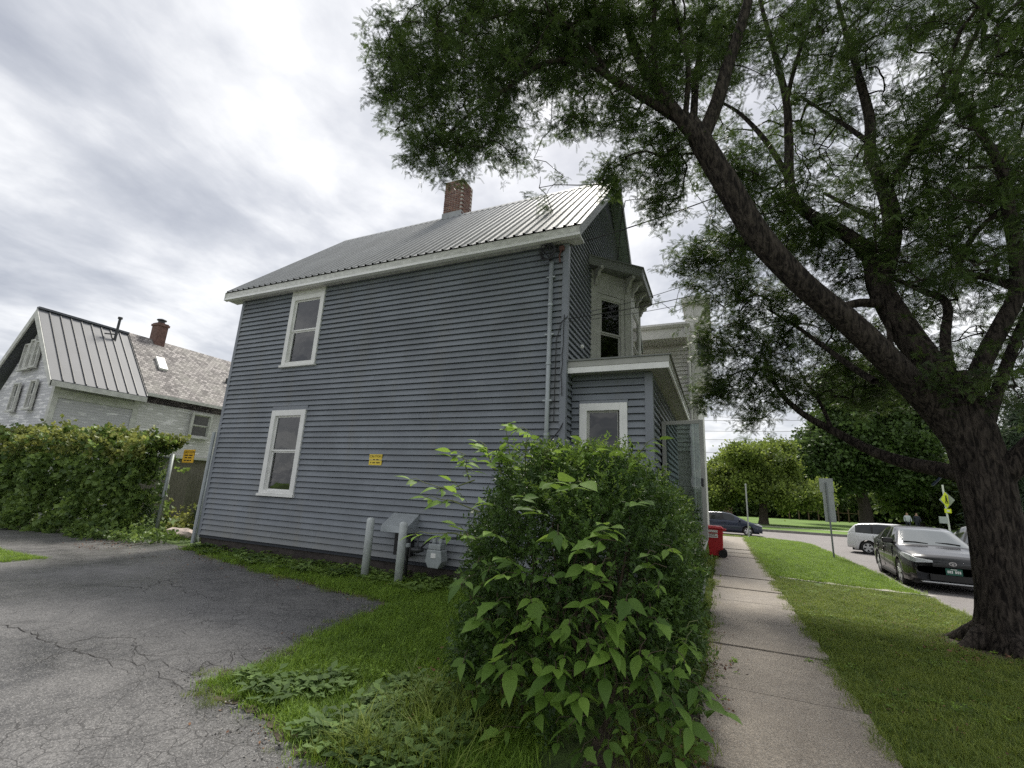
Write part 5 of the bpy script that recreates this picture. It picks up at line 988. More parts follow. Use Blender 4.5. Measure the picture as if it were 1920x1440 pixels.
gapw = thing('weed_clump', 'rank weeds growing behind the fence gap', 'weeds', (-14, 9.4, 0)); Pw = [(RNG.uniform(-15.6, -13.2), RNG.uniform(9.0, 10.3), abs(RNG.normal()) * 0.35) for _ in range(240)]; foliage('foliage', Pw, euler_of([Vector((RNG.normal(), RNG.normal() - 0.5, 0.8)) for _ in Pw]), RNG.uniform(0.5, 1.0, len(Pw)), VIN, 'vine_tip', gapw)
mb = MB(); [mb.tube([(x, 9.6, 0), (x + random.uniform(-0.2, 0.2), 9.5, 0.5), (x + random.uniform(-0.3, 0.3), 9.5, 0.9)], [0.012, 0.009, 0.005], 5) for x in (-15.2, -14.7, -14.2, -13.7)]; mb.build('stem', 'stem_brown', gapw)
# ------------------------------------------------------------------ the honey locust
def bark_material(name, c1, c2):
    m = bpy.data.materials.new(name); m.use_nodes = True; t = m.node_tree; b = t.nodes['Principled BSDF']; MATS[name] = m; b.inputs['Roughness'].default_value = 0.9; b.inputs['Specular IOR Level'].default_value = 0.2
    tcn = N('ShaderNodeTexCoord', t); mpn = N('ShaderNodeMapping', t); L(tcn.outputs['Object'], mpn.inputs[0], t); mpn.inputs['Scale'].default_value = (13, 13, 3.4)
    nz = N('ShaderNodeTexNoise', t); nz.inputs['Scale'].default_value = 1.6; nz.inputs['Detail'].default_value = 8; nz.inputs['Roughness'].default_value = 0.62; nz.inputs['Distortion'].default_value = 0.7; L(mpn.outputs[0], nz.inputs['Vector'], t)
    r = N('ShaderNodeValToRGB', t); r.color_ramp.elements[0].position = 0.40; r.color_ramp.elements[1].position = 0.62; r.color_ramp.elements[0].color = (*c2, 1); r.color_ramp.elements[1].color = (*c1, 1); L(nz.outputs[0], r.inputs[0], t); L(r.outputs[0], b.inputs['Base Color'], t)  # dark tone follows the bump: crevice shade put into the colour
    bp = N('ShaderNodeBump', t); bp.inputs['Strength'].default_value = 1.0; bp.inputs['Distance'].default_value = 0.05; L(nz.outputs[0], bp.inputs['Height'], t); L(bp.outputs[0], b.inputs['Normal'], t)
bark_material('bark', (0.068, 0.056, 0.046), (0.009, 0.007, 0.006))
bark_material('bark_far', (0.10, 0.085, 0.07), (0.045, 0.038, 0.03))
tree = thing('honey_locust', 'large honey locust with furrowed trunk and feathery crown by the kerb', 'tree', (3.35, 8.8, 0))
def depth_of(p): return (Vector(p) - CAMLOC).dot(CAMR.transposed() @ Vector((0, 0, 1)) if False else Vector(CAMR.col[2]))
def smooth_path(P, R, k=5):
    Q, S = [], []
    for i in range(len(P) - 1):
        p0, p1, p2, p3 = P[max(i - 1, 0)], P[i], P[i + 1], P[min(i + 2, len(P) - 1)]
        for j in range(k):
            t = j / k; Q.append(0.5 * ((2 * p1) + (p2 - p0) * t + (2 * p0 - 5 * p1 + 4 * p2 - p3) * t * t + (3 * p1 - p0 - 3 * p2 + p3) * t ** 3)); S.append(R[i] + (R[i + 1] - R[i]) * t)
    Q.append(P[-1]); S.append(R[-1]); return Q, S
def bark_tube(mb, P, R, n=26, amp=0.07, flare=0.0):
    k0 = len(mb.v); up = Vector((0.2, 0.1, 0.97)); ph = [random.uniform(0, 6.28) for _ in range(6)]
    for i, p in enumerate(P):
        d = (P[min(i + 1, len(P) - 1)] - P[max(i - 1, 0)]).normalized(); a = d.cross(Vector((0, 1, 0.2))).normalized(); b = d.cross(a); s = sum((P[j + 1] - P[j]).length for j in range(i)) if i < 400 else 0
        for j in range(n):
            q = 2 * math.pi * j / n; w_ = q + 0.35 * math.sin(s * 1.7 + ph[0]) + 0.12 * s; rg = 0.5 * abs(math.sin(w_ * 4.5 + ph[1] + 0.5 * math.sin(s * 3.1 + ph[3]))) ** 0.6 + 0.5 * abs(math.sin(w_ * 8.3 + ph[5] + 0.9 * math.sin(s * 4.3 + ph[2]) + 1.3 * mnoise.noise(Vector((math.cos(q) * 2, math.sin(q) * 2, s * 1.6))))) ** 0.6; k = 1 + amp * (rg - 0.6) + amp * 0.7 * math.sin(2 * q + ph[2] + s * 0.8) + flare * math.exp(-s * 3.2) * (1 + 0.55 * math.sin(5 * q + ph[4]))
            mb.v.append(tuple(p + a * (math.cos(q) * R[i] * k) + b * (math.sin(q) * R[i] * k)))
        if i:
            for j in range(n): q0 = k0 + (i - 1) * n; q1 = k0 + i * n; jj = (j + 1) % n; mb.f.append((q0 + j, q1 + j, q1 + jj, q0 + jj)); mb.mi.append(0)
    e = k0 + (len(P) - 1) * n; mb.f.append(tuple(e + j for j in range(n))); mb.mi.append(0)
skel = []
def limb(px, n=14, amp=0.05, name='limb'):
    P = [at(u, v, Y) for u, v, Y, w_ in px]; R = [w_ * 0.34 * depth_of(p) / FPX for p, (u, v, Y, w_) in zip(P, px)]; Q, S = smooth_path(P, R); mb = MB(); bark_tube(mb, Q, S, n, amp); mb.build(name, 'bark', tree, smooth=True)
    for q, r in zip(Q, S): skel.append((q, r))
    return Q
base = Vector((3.36, 8.8, -0.08))
T = [base, Vector((3.42, 8.8, 0.45)), Vector((3.45, 8.8, 1.14)), Vector((3.46, 8.8, 1.84)), Vector((3.43, 8.8, 2.40)), at(1818, 805, 8.8), at(1808, 745, 8.85), at(1800, 700, 8.9)]
TQ, TS = smooth_path(T, [0.335, 0.30, 0.28, 0.275, 0.285, 0.275, 0.205, 0.14], 9); mb = MB(); bark_tube(mb, TQ, TS, 130, 0.12, 0.30); trunk = mb.build('trunk', 'bark', tree, smooth=True)
for k in range(6):
    a_ = k * 1.05 + 0.4; d_ = Vector((math.cos(a_), math.sin(a_), 0)); mb = MB(); Q_, S_ = smooth_path([base + d_ * 0.10 + Vector((0, 0, 0.45)), base + d_ * 0.36 + Vector((0, 0, 0.2)), base + d_ * 0.58 + Vector((0, 0, 0.07)), base + d_ * 0.85 + Vector((0, 0, -0.02))], [0.10, 0.12, 0.08, 0.03], 5); bark_tube(mb, Q_, S_, 14, 0.1); mb.build('root', 'bark', trunk, smooth=True)
LIMBS = [
 [(1800, 830, 8.8, 70), (1755, 768, 8.7, 78), (1690, 700, 8.5, 72), (1600, 612, 8.2, 66), (1500, 528, 7.9, 62), (1420, 440, 7.7, 64), (1365, 350, 7.6, 62), (1312, 262, 7.5, 56), (1290, 225, 7.5, 42)],
 [(1318, 275, 7.5, 40), (1262, 205, 7.3, 34), (1215, 140, 7.2, 28), (1180, 60, 7.2, 20), (1150, -60, 7.3, 14), (1120, -200, 7.5, 8)],
 [(1275, 225, 7.4, 26), (1210, 185, 7.1, 22), (1150, 150, 6.8, 18), (1095, 116, 6.6, 17), (1020, 120, 6.3, 14), (950, 165, 6.0, 11), (880, 215, 5.8, 8), (820, 270, 5.6, 5)],
 [(1315, 265, 7.5, 40), (1345, 190, 7.6, 36), (1365, 120, 7.7, 32), (1395, 30, 7.8, 26), (1420, -80, 8.0, 18), (1450, -220, 8.2, 9)],
 [(1300, 235, 7.6, 20), (1305, 150, 7.9, 18), (1318, 60, 8.2, 14), (1330, -60, 8.5, 9)],
 [(1285, 220, 7.4, 16), (1290, 120, 7.2, 13), (1268, 30, 7.0, 10), (1250, -60, 6.8, 7)],
 [(1235, 170, 7.2, 16), (1225, 90, 6.9, 14), (1228, 0, 6.6, 10), (1225, -90, 6.4, 6)],
 [(1150, 150, 6.8, 12), (1080, 60, 6.3, 11), (1000, 20, 5.9, 9), (900, 40, 5.6, 7), (800, 80, 5.4, 5), (730, 110, 5.3, 3)],
 [(1800, 820, 8.9, 80), (1750, 700, 9.0, 72), (1690, 610, 9.1, 66), (1650, 540, 9.2, 58), (1632, 480, 9.3, 46), (1590, 442, 9.3, 36), (1507, 394, 9.2, 30), (1481, 345, 9.2, 26), (1479, 262, 9.2, 22), (1474, 187, 9.2, 18), (1455, 110, 9.3, 14), (1430, 20, 9.3, 10), (1410, -60, 9.4, 6)],
 [(1474, 190, 9.2, 13), (1492, 120, 9.3, 11), (1515, 50, 9.4, 8), (1540, -30, 9.5, 5)],
 [(1484, 345, 9.2, 16), (1440, 270, 9.5, 14), (1390, 215, 9.8, 10), (1350, 190, 10.0, 6)],
 [(1648, 540, 9.2, 50), (1668, 470, 9.4, 46), (1672, 405, 9.5, 42), (1652, 338, 9.6, 34), (1632, 285, 9.7, 28), (1631, 225, 9.8, 25), (1612, 150, 9.9, 20), (1597, 94, 10.0, 16), (1575, 20, 10.1, 11), (1560, -60, 10.2, 7)],
 [(1668, 350, 9.5, 24), (1690, 310, 9.4, 22), (1725, 255, 9.3, 20), (1781, 184, 9.2, 17), (1807, 112, 9.1, 13), (1840, 40, 9.0, 10), (1870, -60, 9.0, 6)],
 [(1622, 262, 9.7, 14), (1585, 235, 9.9, 12), (1552, 214, 10.1, 9), (1500, 180, 10.4, 6)],
 [(1640, 410, 9.5, 16), (1590, 385, 9.9, 12), (1545, 362, 10.2, 7)],
 [(1812, 770, 8.9, 52), (1842, 680, 8.9, 44), (1880, 606, 8.9, 40), (1908, 545, 8.9, 36), (1905, 470, 8.9, 32), (1892, 400, 8.9, 28), (1880, 325, 8.9, 24), (1855, 275, 8.9, 20), (1815, 210, 9.0, 16), (1775, 180, 9.1, 10)],
 [(1915, 545, 8.9, 24), (1860, 522, 9.1, 20), (1800, 508, 9.2, 17), (1812, 465, 9.2, 15), (1840, 425, 9.2, 13), (1885, 390, 9.2, 10)],
 [(1785, 715, 8.9, 28), (1772, 640, 9.2, 24), (1775, 570, 9.4, 20), (1730, 545, 9.6, 16), (1670, 520, 9.9, 10)],
 [(1650, 570, 9.0, 26), (1610, 568, 8.9, 24), (1560, 580, 8.7, 20), (1535, 575, 8.5, 16)],
 [(1690, 690, 8.6, 18), (1672, 655, 8.8, 15), (1665, 600, 9.0, 10)],
 [(1640, 715, 8.5, 20), (1600, 690, 8.9, 17), (1545, 650, 9.5, 13), (1490, 610, 10.0, 9), (1440, 580, 10.4, 5)],
 [(1812, 892, 8.9, 46), (1760, 880, 9.2, 40), (1700, 868, 9.6, 34), (1640, 848, 10.0, 28), (1570, 812, 10.4, 22), (1500, 772, 10.7, 16), (1455, 725, 10.9, 11), (1435, 670, 11.0, 7)],
 [(1560, 808, 10.4, 12), (1540, 760, 10.8, 9), (1500, 700, 11.2, 6)],
 [(1862, 905, 8.8, 66), (1905, 868, 8.7, 62), (1960, 815, 8.6, 58), (2040, 740, 8.5, 50), (2150, 620, 8.4, 40), (2260, 480, 8.3, 28), (2350, 330, 8.3, 14)],
 [(1845, 820, 8.9, 34), (1868, 740, 9.0, 28), (1900, 650, 9.1, 24), (1935, 560, 9.2, 18), (1960, 460, 9.3, 10)],
]
for lb_ in LIMBS: limb(lb_, 16 if lb_[0][3] < 40 else 26)
# crown: leaf sprays gathered in clouds, each carried by a twig that runs back to the nearest wood
CL = [(725, 85, 5.3, .42), (740, 180, 5.4, .38), (770, 110, 5.4, .75), (830, 45, 5.6, 1.0), (775, 285, 5.5, .28), (1090, 20, 6.6, .8), (930, 30, 5.9, 1.1), (820, 150, 5.4, .8), (900, 130, 5.7, .85), (790, 225, 5.5, .6), (870, 225, 5.7, .75), (820, 275, 5.5, .42), (885, 275, 5.7, .4), (940, 225, 5.9, .4), (980, 110, 6.2, .9), (1045, 45, 6.4, 1.0), (1060, 150, 6.6, .55), (1065, 225, 6.6, .32), (1130, 80, 6.8, .9), (1120, 200, 7.0, .5), (1180, 230, 7.4, .6), (1160, 320, 7.8, .42), (1215, 300, 7.8, .7), (1140, 335, 7.9, .25), (1250, 380, 8.2, .5), (1270, 290, 8.0, .6), (1220, 150, 7.2, .8), (1215, 40, 7.0, .9), (1300, 120, 8.0, .8), (1320, 30, 8.0, .9), (960, 290, 6.0, .2), (850, 318, 5.6, .22),
 (1320, 480, 9.3, .6), (1290, 500, 9.2, .35), (1350, 550, 10.0, .7), (1390, 480, 9.0, .6), (1340, 640, 10.6, .6), (1410, 620, 10.5, .8), (1360, 720, 10.9, .6), (1440, 700, 10.8, .75), (1330, 745, 11.0, .3), (1420, 770, 11.0, .5), (1490, 640, 10.2, .7), (1500, 740, 11.0, .55), (1550, 690, 10.8, .7), (1460, 540, 9.9, .7), (1540, 590, 9.8, .6), (1600, 640, 10.2, .6), (1600, 740, 11.2, .5), (1650, 700, 10.8, .5), (1580, 500, 9.6, .55), (1430, 400, 8.6, .6), (1380, 330, 8.6, .55), (1520, 450, 9.4, .55)]
pts_, seeds = [], []
for u, v, Y, r in CL:
    c = at(u, v, Y); n = int(58 * r ** 2.2) + 6
    for _ in range(n):
        d = RNG.normal(size=3); d /= np.linalg.norm(d); k = r * RNG.random() ** 0.45; pts_.append((c.x + d[0] * k * 1.1, c.y + d[1] * k, c.z + d[2] * k * 0.72))
ncl_ = len(pts_); cnt = 0
while cnt < 2500:
    u, v, Y = RNG.uniform(1330, 2050), RNG.uniform(-180, 760), RNG.uniform(8.0, 12.0)
    if v > 480 and u < 1640: continue
    if v > 560 and RNG.random() < 0.35: continue
    p = at(u, v, Y)
    if mnoise.noise(p * 0.62) + 0.35 * mnoise.noise(p * 1.7) < -0.03 or (p.x - 3.4) ** 2 + (p.y - 9) ** 2 > 64: continue
    pts_.append(p[:]); cnt += 1
for k in range(420):   # the crown goes on above and behind the view, added to shade the lawn
    a = RNG.uniform(0, 6.28); rr = 7.2 * math.sqrt(RNG.random()); x, y = 3.4 + math.cos(a) * rr, 8.9 + math.sin(a) * rr; zt = 15.0 - (rr / 7.2) ** 2 * 5.5; p = Vector((x, y, zt - RNG.random() * 2.2))
    if mnoise.noise(p * 0.5) > -0.2: pts_.append(p[:])
PTS = np.array(pts_); NCL = ncl_
SK = np.array([q[0][:] for q in skel]); SR = [q[1] for q in skel]
d0 = np.min(np.linalg.norm(PTS[:, None, :] - SK[None, ::2, :], axis=2), axis=1); order = np.argsort(d0)
nodes = np.zeros((len(SK) + len(PTS), 3)); nodes[:len(SK)] = SK; nn_ = len(SK); par = []; idx_of = []
for i in order:
    p = PTS[i]; dist = np.linalg.norm(nodes[:nn_] - p, axis=1) + 0.25 * np.maximum(0, nodes[:nn_, 2] - p[2]); j = int(np.argmin(dist)); par.append(j); nodes[nn_] = p; idx_of.append(nn_); nn_ += 1
desc = np.ones(nn_)
for k in range(len(par) - 1, -1, -1):
    if par[k] >= len(SK): desc[par[k]] += desc[idx_of[k]]
mb = MB(); dirs = []
for k, i in enumerate(order):
    a, b = Vector(nodes[par[k]]), Vector(nodes[idx_of[k]]); ln = (b - a).length; dirs.append((b - a).normalized() if ln > 0.01 else Vector((1, 0, 0)))
    if ln > 2.6: continue
    r1 = 0.0035 + 0.0026 * math.sqrt(desc[idx_of[k]]); r0 = r1 * 1.25 + 0.001; m1 = a.lerp(b, 0.35) + Vector((random.uniform(-.08, .08), random.uniform(-.08, .08), 0.07)) * min(1, ln); m2 = a.lerp(b, 0.7) + Vector((random.uniform(-.06, .06), random.uniform(-.06, .06), 0.08)) * min(1, ln); mb.tube([a, m1, m2, b], [r0, r0 * 0.95, r1, r1], 5, cap=False)
mb.build('twig', 'bark', tree, smooth=True)['kind'] = 'stuff'
PO_, DI = [], []
for k, i in enumerate(order):
    for q in range((5 if nodes[idx_of[k]][1] < 7.6 else 4) if i < NCL else (2 if k % 5 < 3 else 3)):
        p = Vector(nodes[idx_of[k]]) + Vector(RNG.normal(size=3)) * 0.15; PO_.append(p[:]); dd = dirs[k] * 0.6 + Vector((RNG.normal() * 0.6, RNG.normal() * 0.6, RNG.normal() * 0.25 - 0.25)); DI.append(dd.normalized())
foliage('crown', PO_, [rot_to(d).to_euler('XYZ')[:] for d in DI], [RNG.uniform(0.55, 0.85) * (0.85 + 0.05 * min(6, max(0, p[1] - 5.0))) for p in PO_], LOC, 'locust_leaf', tree)
# ------------------------------------------------------------------ trees of the park
def far_tree(name, label, base_, trunk_h, rad, crowns, n, m, cat='tree', group=None, src=None, bark='bark_far', cs=1.0):
    x, y, z = base_; t = thing(name, label, cat, base_, group); mb = MB(); top = Vector((x + random.uniform(-.3, .3), y, trunk_h)); Q, S = smooth_path([Vector((x, y, z - 0.1)), Vector((x + 0.05, y, z + trunk_h * 0.4)), top], [rad * 1.25, rad, rad * 0.8], 6); bark_tube(mb, Q, S, 14, 0.06, 0.3)
    for cx, cy, cz, rx, ry, rz in crowns:
        for k in range(5):
            e = Vector((cx + random.uniform(-.6, .6) * rx, cy + random.uniform(-.6, .6) * ry, cz + random.uniform(-0.4, 0.5) * rz)); mb.tube([top + Vector((0, 0, -0.3)), top.lerp(e, 0.5) + Vector((0, 0, rz * 0.08)), e], [rad * 0.5, rad * 0.28, rad * 0.06], 6)
    mb.build('trunk', bark, t, smooth=True); P, D = [], []; vol = [c[3] * c[4] + c[3] * c[5] for c in crowns]; tot = sum(vol)
    for c, v_ in zip(crowns, vol):
        kk = int(n * v_ / tot); c_ = 0
        while c_ < kk:
            d = RNG.normal(size=3); d /= np.linalg.norm(d); k = RNG.uniform(0.55, 1.0) ** 0.7; p = Vector((c[0] + d[0] * k * c[3], c[1] + d[1] * k * c[4], c[2] + d[2] * k * c[5])); q = mnoise.noise(p * (1.9 / c[3] ** 0.5))
            if k > 0.80 + 0.75 * q: continue
            P.append(p[:]); D.append(Vector(RNG.normal(size=3)).normalized()); c_ += 1
    foliage('crown', P, euler_of(D), RNG.uniform(0.8, 1.5, len(P)) * cs, src or BAL, m, t); return t
def cr_px(u, v, Y, w_, h_, dy=0.8):
    c = at(u, v, Y); s = depth_of(c) / FPX; return (c.x, c.y, c.z, w_ / 2 * s, w_ / 2 * s * dy, h_ / 2 * s)
rdm = random.Random(5); MC = [cr_px(1428, 880, 52, 130, 100)]
for k in range(24):
    uu = rdm.uniform(1325, 1535); hh = 1 - ((uu - 1425) / 122) ** 2; vv = 936 + rdm.uniform(-14, 14) - rdm.uniform(0.05, 1.0) * 130 * max(0.25, hh); MC.append(cr_px(uu, vv, 52 + rdm.uniform(-3, 3), rdm.uniform(34, 74), rdm.uniform(24, 46)))
far_tree('maple_tree', 'sunlit yellow green maple on the grass beyond the cross street', (3.7, 52, 0), 4.4, 0.33, MC, 2000, 'tree_sunny', group='park trees', cs=0.85)
far_tree('shade_tree', 'broad dark crowned shade tree behind the white wagon', (15.0, 66, 0), 4.5, 0.6, [cr_px(1620, 840, 66, 230, 150), cr_px(1560, 870, 65, 140, 110), cr_px(1690, 880, 67, 130, 90), cr_px(1640, 760, 66, 190, 120), cr_px(1600, 720, 66, 120, 80)], 2600, 'tree_dark', group='park trees', cs=1.5)
PARK = [(1335, 930, 84, 90, 90, 'tree_dark', 'dark leafy tree behind the brick building'), (1400, 935, 86, 110, 80, 'tree_mid', 'mid green tree in the row behind the yellow green maple'), (1475, 930, 88, 110, 85, 'tree_dark', 'dark tree behind the right side of the yellow green maple'), (1545, 935, 90, 110, 75, 'tree_mid', 'mid green tree behind the grey sign backs'), (1715, 905, 74, 110, 120, 'tree_mid', 'mid green rounded tree left of the crossing sign'), (1770, 925, 80, 120, 110, 'tree_mid', 'green tree behind the crossing sign'), (1690, 945, 92, 130, 60, 'tree_dark', 'low dark tree behind the two walkers'), (1610, 950, 92, 130, 55, 'tree_dark', 'low dark tree behind the park fence'), (1840, 900, 78, 130, 130, 'tree_dark', 'dark tree behind the locust trunk'), (1920, 930, 70, 120, 120, 'tree_mid', 'green tree beside the locust trunk over the silver car'), (1880, 840, 84, 70, 40, 'tree_mid', 'distant tree top seen in the fork of the locust')]
for u, v, Y, w_, h_, m, lab in PARK:
    c = cr_px(u, v, Y, w_, h_); far_tree('park_tree', lab, (c[0], c[1], 0), max(2.2, c[2] - c[5] * 0.6), 0.32, [c, (c[0] + c[3] * 0.45, c[1], c[2] - c[5] * 0.3, c[3] * 0.6, c[4] * 0.6, c[5] * 0.6), (c[0] - c[3] * 0.45, c[1], c[2] - c[5] * 0.25, c[3] * 0.6, c[4] * 0.6, c[5] * 0.6)], 700, m, group='park trees', cs=1.9)
c = at(1925, 830, 60); far_tree('spruce_tree', 'dark pointed spruce at the far right beyond the street', (c.x, c.y, 0), c.z + 3, 0.3, [(c.x, c.y, c.z + 4.0 - 1.7 * k, 0.6 + 0.62 * k, 0.6 + 0.62 * k, 0.8) for k in range(8)], 900, 'conifer_needle', group='park trees', src=NDL, cs=1.8)
wood = [];
for k in range(1500): wood.append((RNG.uniform(-70, 130), RNG.uniform(118, 135), RNG.uniform(0, 1) ** 1.3 * (7.5 + 2.5 * mnoise.noise(Vector((k * 0.013, 0, 0))))))
tag(foliage('far_wood', wood, euler_of([Vector(RNG.normal(size=3)) for _ in wood]), RNG.uniform(4.0, 6.5, len(wood)), BAL, 'tree_dark'), 'dark band of woodland closing the far side of the park', 'woodland')
# ------------------------------------------------------------------ cars
def paint(name, col, rough=0.25, metal=0.3): material(name, col, rough, metal=metal, coat=0.6, var=0.04, vscale=3)
paint('paint_black', (0.012, 0.012, 0.014), 0.3, 0.1); paint('paint_white', (0.72, 0.73, 0.74), 0.3, 0.0); paint('paint_navy', (0.018, 0.026, 0.05)); paint('paint_silver', (0.45, 0.46, 0.47), 0.3, 0.5)
material('car_glass', (0.02, 0.024, 0.025), 0.05, spec=0.5); material('windscreen_glass', (0.10, 0.115, 0.115), 0.03, spec=1.0, coat=1.0)
material('tyre_black', (0.018, 0.018, 0.018), 0.85); material('rim_alloy', (0.60, 0.61, 0.62), 0.35, metal=0.2); material('lamp_clear', (0.50, 0.52, 0.53), 0.2, spec=0.6); material('lamp_red', (0.30, 0.012, 0.01), 0.2, coat=1.0); material('trim_black', (0.012, 0.012, 0.013), 0.5); material('chrome', (0.8, 0.8, 0.8), 0.12, metal=1.0); material('plate_green', (0.012, 0.11, 0.075), 0.5); material('plate_white', (0.75, 0.78, 0.76), 0.5)
def lerp_prof(pr, x):
    xs = [p[0] for p in pr]; return float(np.interp(x, xs, [p[1] for p in pr]))
CARS = {
 'sedan': dict(L=4.64, W=0.885, wb=(0.93, 3.63), r=0.325, hood=[(0, 0.60), (0.03, 0.76), (0.14, 0.84), (0.5, 0.91), (1.1, 0.985), (1.35, 1.02), (3.9, 1.06), (4.45, 1.05), (4.60, 0.95), (4.64, 0.6)], roof=[(1.18, 1.0), (1.95, 1.40), (2.3, 1.47), (2.9, 1.48), (3.35, 1.43), (4.1, 1.09)], ws=(1.22, 2.05), rw=(3.42, 4.1), roofw=0.60),
 'wagon': dict(L=4.62, W=0.89, wb=(0.95, 3.73), r=0.325, hood=[(0, 0.55), (0.06, 0.72), (0.25, 0.82), (1.0, 1.0), (1.2, 1.04), (3.9, 1.08), (4.4, 1.10), (4.58, 1.0), (4.62, 0.6)], roof=[(0.95, 1.0), (2.0, 1.50), (2.5, 1.575), (3.3, 1.575), (4.0, 1.52), (4.25, 1.45), (4.55, 1.08)], ws=(0.95, 2.15), rw=(4.15, 4.55), roofw=0.64),
}
def car(kind, paint_m, label, loc, heading, plate=False, group=None, size=1.0):
    S = CARS[kind]; Lc, W, r = S['L'], S['W'], S['r']
    root = thing('car', label, 'car', loc, group); root.rotation_euler = (0, 0, 0); fixed = []
    xs = sorted(set(list(np.linspace(0, Lc, 70)) + [0.02, 0.08, Lc - 0.02, Lc - 0.08]))
    def halfw(x): e = min(x, Lc - x); return W * (0.80 + 0.20 * min(1, (e / 0.55)) ** 0.6) if x < 2 else W * (0.84 + 0.16 * min(1, (e / 0.5)) ** 0.6)
    def bot(x):
        z = 0.19 + (0.08 if x < 0.25 or x > Lc - 0.3 else 0)
        for wx in S['wb']:
            d = abs(x - wx); ra = r + 0.05
            if d < ra: z = max(z, r + math.sqrt(ra * ra - d * d) - 0.0)
        return z
    # lower body shell
    mb = MB(); rings = []
    for x in xs:
        w_ = halfw(x); zb = bot(x); zt = lerp_prof(S['hood'], x); zm = max(zb + 0.02, min(0.62, zt - 0.05)); sh = max(zm + 0.01, zt - 0.10)
        half = [(w_ * 0.80, zb), (w_ * 0.985, zb + 0.015), (w_ * 1.0, (zb + zm) / 2), (w_ * 1.0, zm), (w_ * 0.975, sh), (w_ * 0.90, zt - 0.012), (w_ * 0.55, zt + 0.012), (0, zt + 0.02)]
        rings.append([(x, y, z) for y, z in half] + [(x, -y, z) for y, z in reversed(half[:-1])])
    n = len(rings[0]); k0 = len(mb.v)
    for rg in rings: mb.v += rg
    for i in range(len(rings) - 1):
        for j in range(n - 1):
            mb.f.append((k0 + i * n + j, k0 + i * n + j + 1, k0 + (i + 1) * n + j + 1, k0 + (i + 1) * n + j)); mb.mi.append(0)
    mb.f.append(tuple(k0 + j for j in range(n))); mb.mi.append(0); e = k0 + (len(rings) - 1) * n; mb.f.append(tuple(e + n - 1 - j for j in range(n))); mb.mi.append(0)
    body = mb.build('body', paint_m, root, smooth=True)
    MB().box(0.2, Lc - 0.2, -W * 0.82, W * 0.82, 0.16, 0.5).build('underbody', 'trim_black', root)
    # greenhouse
    RP = S['roof']; x0, x1 = RP[0][0], RP[-1][0]; gx = list(np.linspace(x0, x1, 44)); mb = MB(); gr = []
    for x in gx:
        zt = lerp_prof(RP, x); zb = lerp_prof(S['hood'], x) - 0.03; f = max(0.0, min(1.0, (zt - zb) / 0.42)); wb_ = halfw(x) * 0.93; wt = wb_ + (S['roofw'] - wb_) * f
        half = [(wb_, zb), (wb_ + (wt - wb_) * 0.5, zb + (zt - 0.05 - zb) * 0.52), (wt + 0.01, max(zb, zt - 0.055)), (wt * 0.93, max(zb, zt - 0.015)), (wt * 0.55, zt + 0.004), (0, zt + 0.01)]
        gr.append([(x, y, z) for y, z in half] + [(x, -y, z) for y, z in reversed(half[:-1])])
    n = len(gr[0]); k0 = len(mb.v)
    for rg in gr: mb.v += rg
    for i in range(len(gr) - 1):
        xm = (gx[i] + gx[i + 1]) / 2
        for j in range(n - 1):
            top = 2 <= j <= n - 4; m = 0
            if top: m = 1 if (S['ws'][0] + 0.03 < xm < S['ws'][1] and 3 <= j <= n - 5) else (2 if (S['rw'][0] < xm < S['rw'][1] - 0.05 and 3 <= j <= n - 5) else 0)
            elif (j in (0, 1) or j in (n - 2, n - 3)):
                pillar = any(abs(xm - p) < 0.05 for p in (S['pil'] if 'pil' in S else (2.62, 3.48)))
                a_pillar = xm < S['ws'][1] - 0.35; c_p = xm > S['rw'][0] + (0.12 if kind == 'sedan' else 0.05)
                m = 3 if pillar else (0 if (a_pillar or c_p) else 2)
            mb.f.append((k0 + i * n + j, k0 + i * n + j + 1, k0 + (i + 1) * n + j + 1, k0 + (i + 1) * n + j)); mb.mi.append(m)
    cab = mb.build('cabin', [paint_m, 'windscreen_glass', 'car_glass', 'trim_black'], root, smooth=True)
    # wheels
    for wx in S['wb']:
        for s in (1, -1):
            y = s * (W - 0.115); wl = MB().lathe((wx, y, r), [(r * 0.62, -0.1), (r * 0.97, -0.1), (r, -0.06), (r, 0.06), (r * 0.97, 0.1), (r * 0.66, 0.1), (r * 0.64, 0.05), (r * 0.3, 0.03)] if s > 0 else [(r * 0.3, -0.03), (r * 0.64, -0.05), (r * 0.66, -0.1), (r * 0.97, -0.1), (r, -0.06), (r, 0.06), (r * 0.97, 0.1), (r * 0.62, 0.1)], 28, 'y').build('wheel', 'tyre_black', root, smooth=False)
            mb = MB()
            for q in range(5):
                a = q * 2 * math.pi / 5 + 0.3
                d = Vector((math.cos(a), 0, math.sin(a))); pnx = Vector((-math.sin(a), 0, math.cos(a))); c0 = Vector((wx, y + s * 0.085, r))
                mb.prism([c0 + d * 0.03 + pnx * 0.04, c0 + d * r * 0.62 + pnx * 0.055, c0 + d * r * 0.62 - pnx * 0.055, c0 + d * 0.03 - pnx * 0.04], (0, 0, 0), (0, s * 0.018, 0))
            mb.lathe((wx, y + s * 0.075, r), [(r * 0.62, 0), (r * 0.66, 0.0), (r * 0.66, 0.024), (r * 0.6, 0.024)] if s > 0 else [(r * 0.6, -0.024), (r * 0.66, -0.024), (r * 0.66, 0), (r * 0.62, 0)], 24, 'y'); mb.mi[-2:] = mb.mi[-2:]; mb.f = mb.f[:-2]; mb.mi = mb.mi[:-2]
            mb.lathe((wx, y + s * 0.09, r), [(0.05, -0.01), (0.05, 0.02)], 12, 'y'); mb.build('rim', 'rim_alloy', wl)
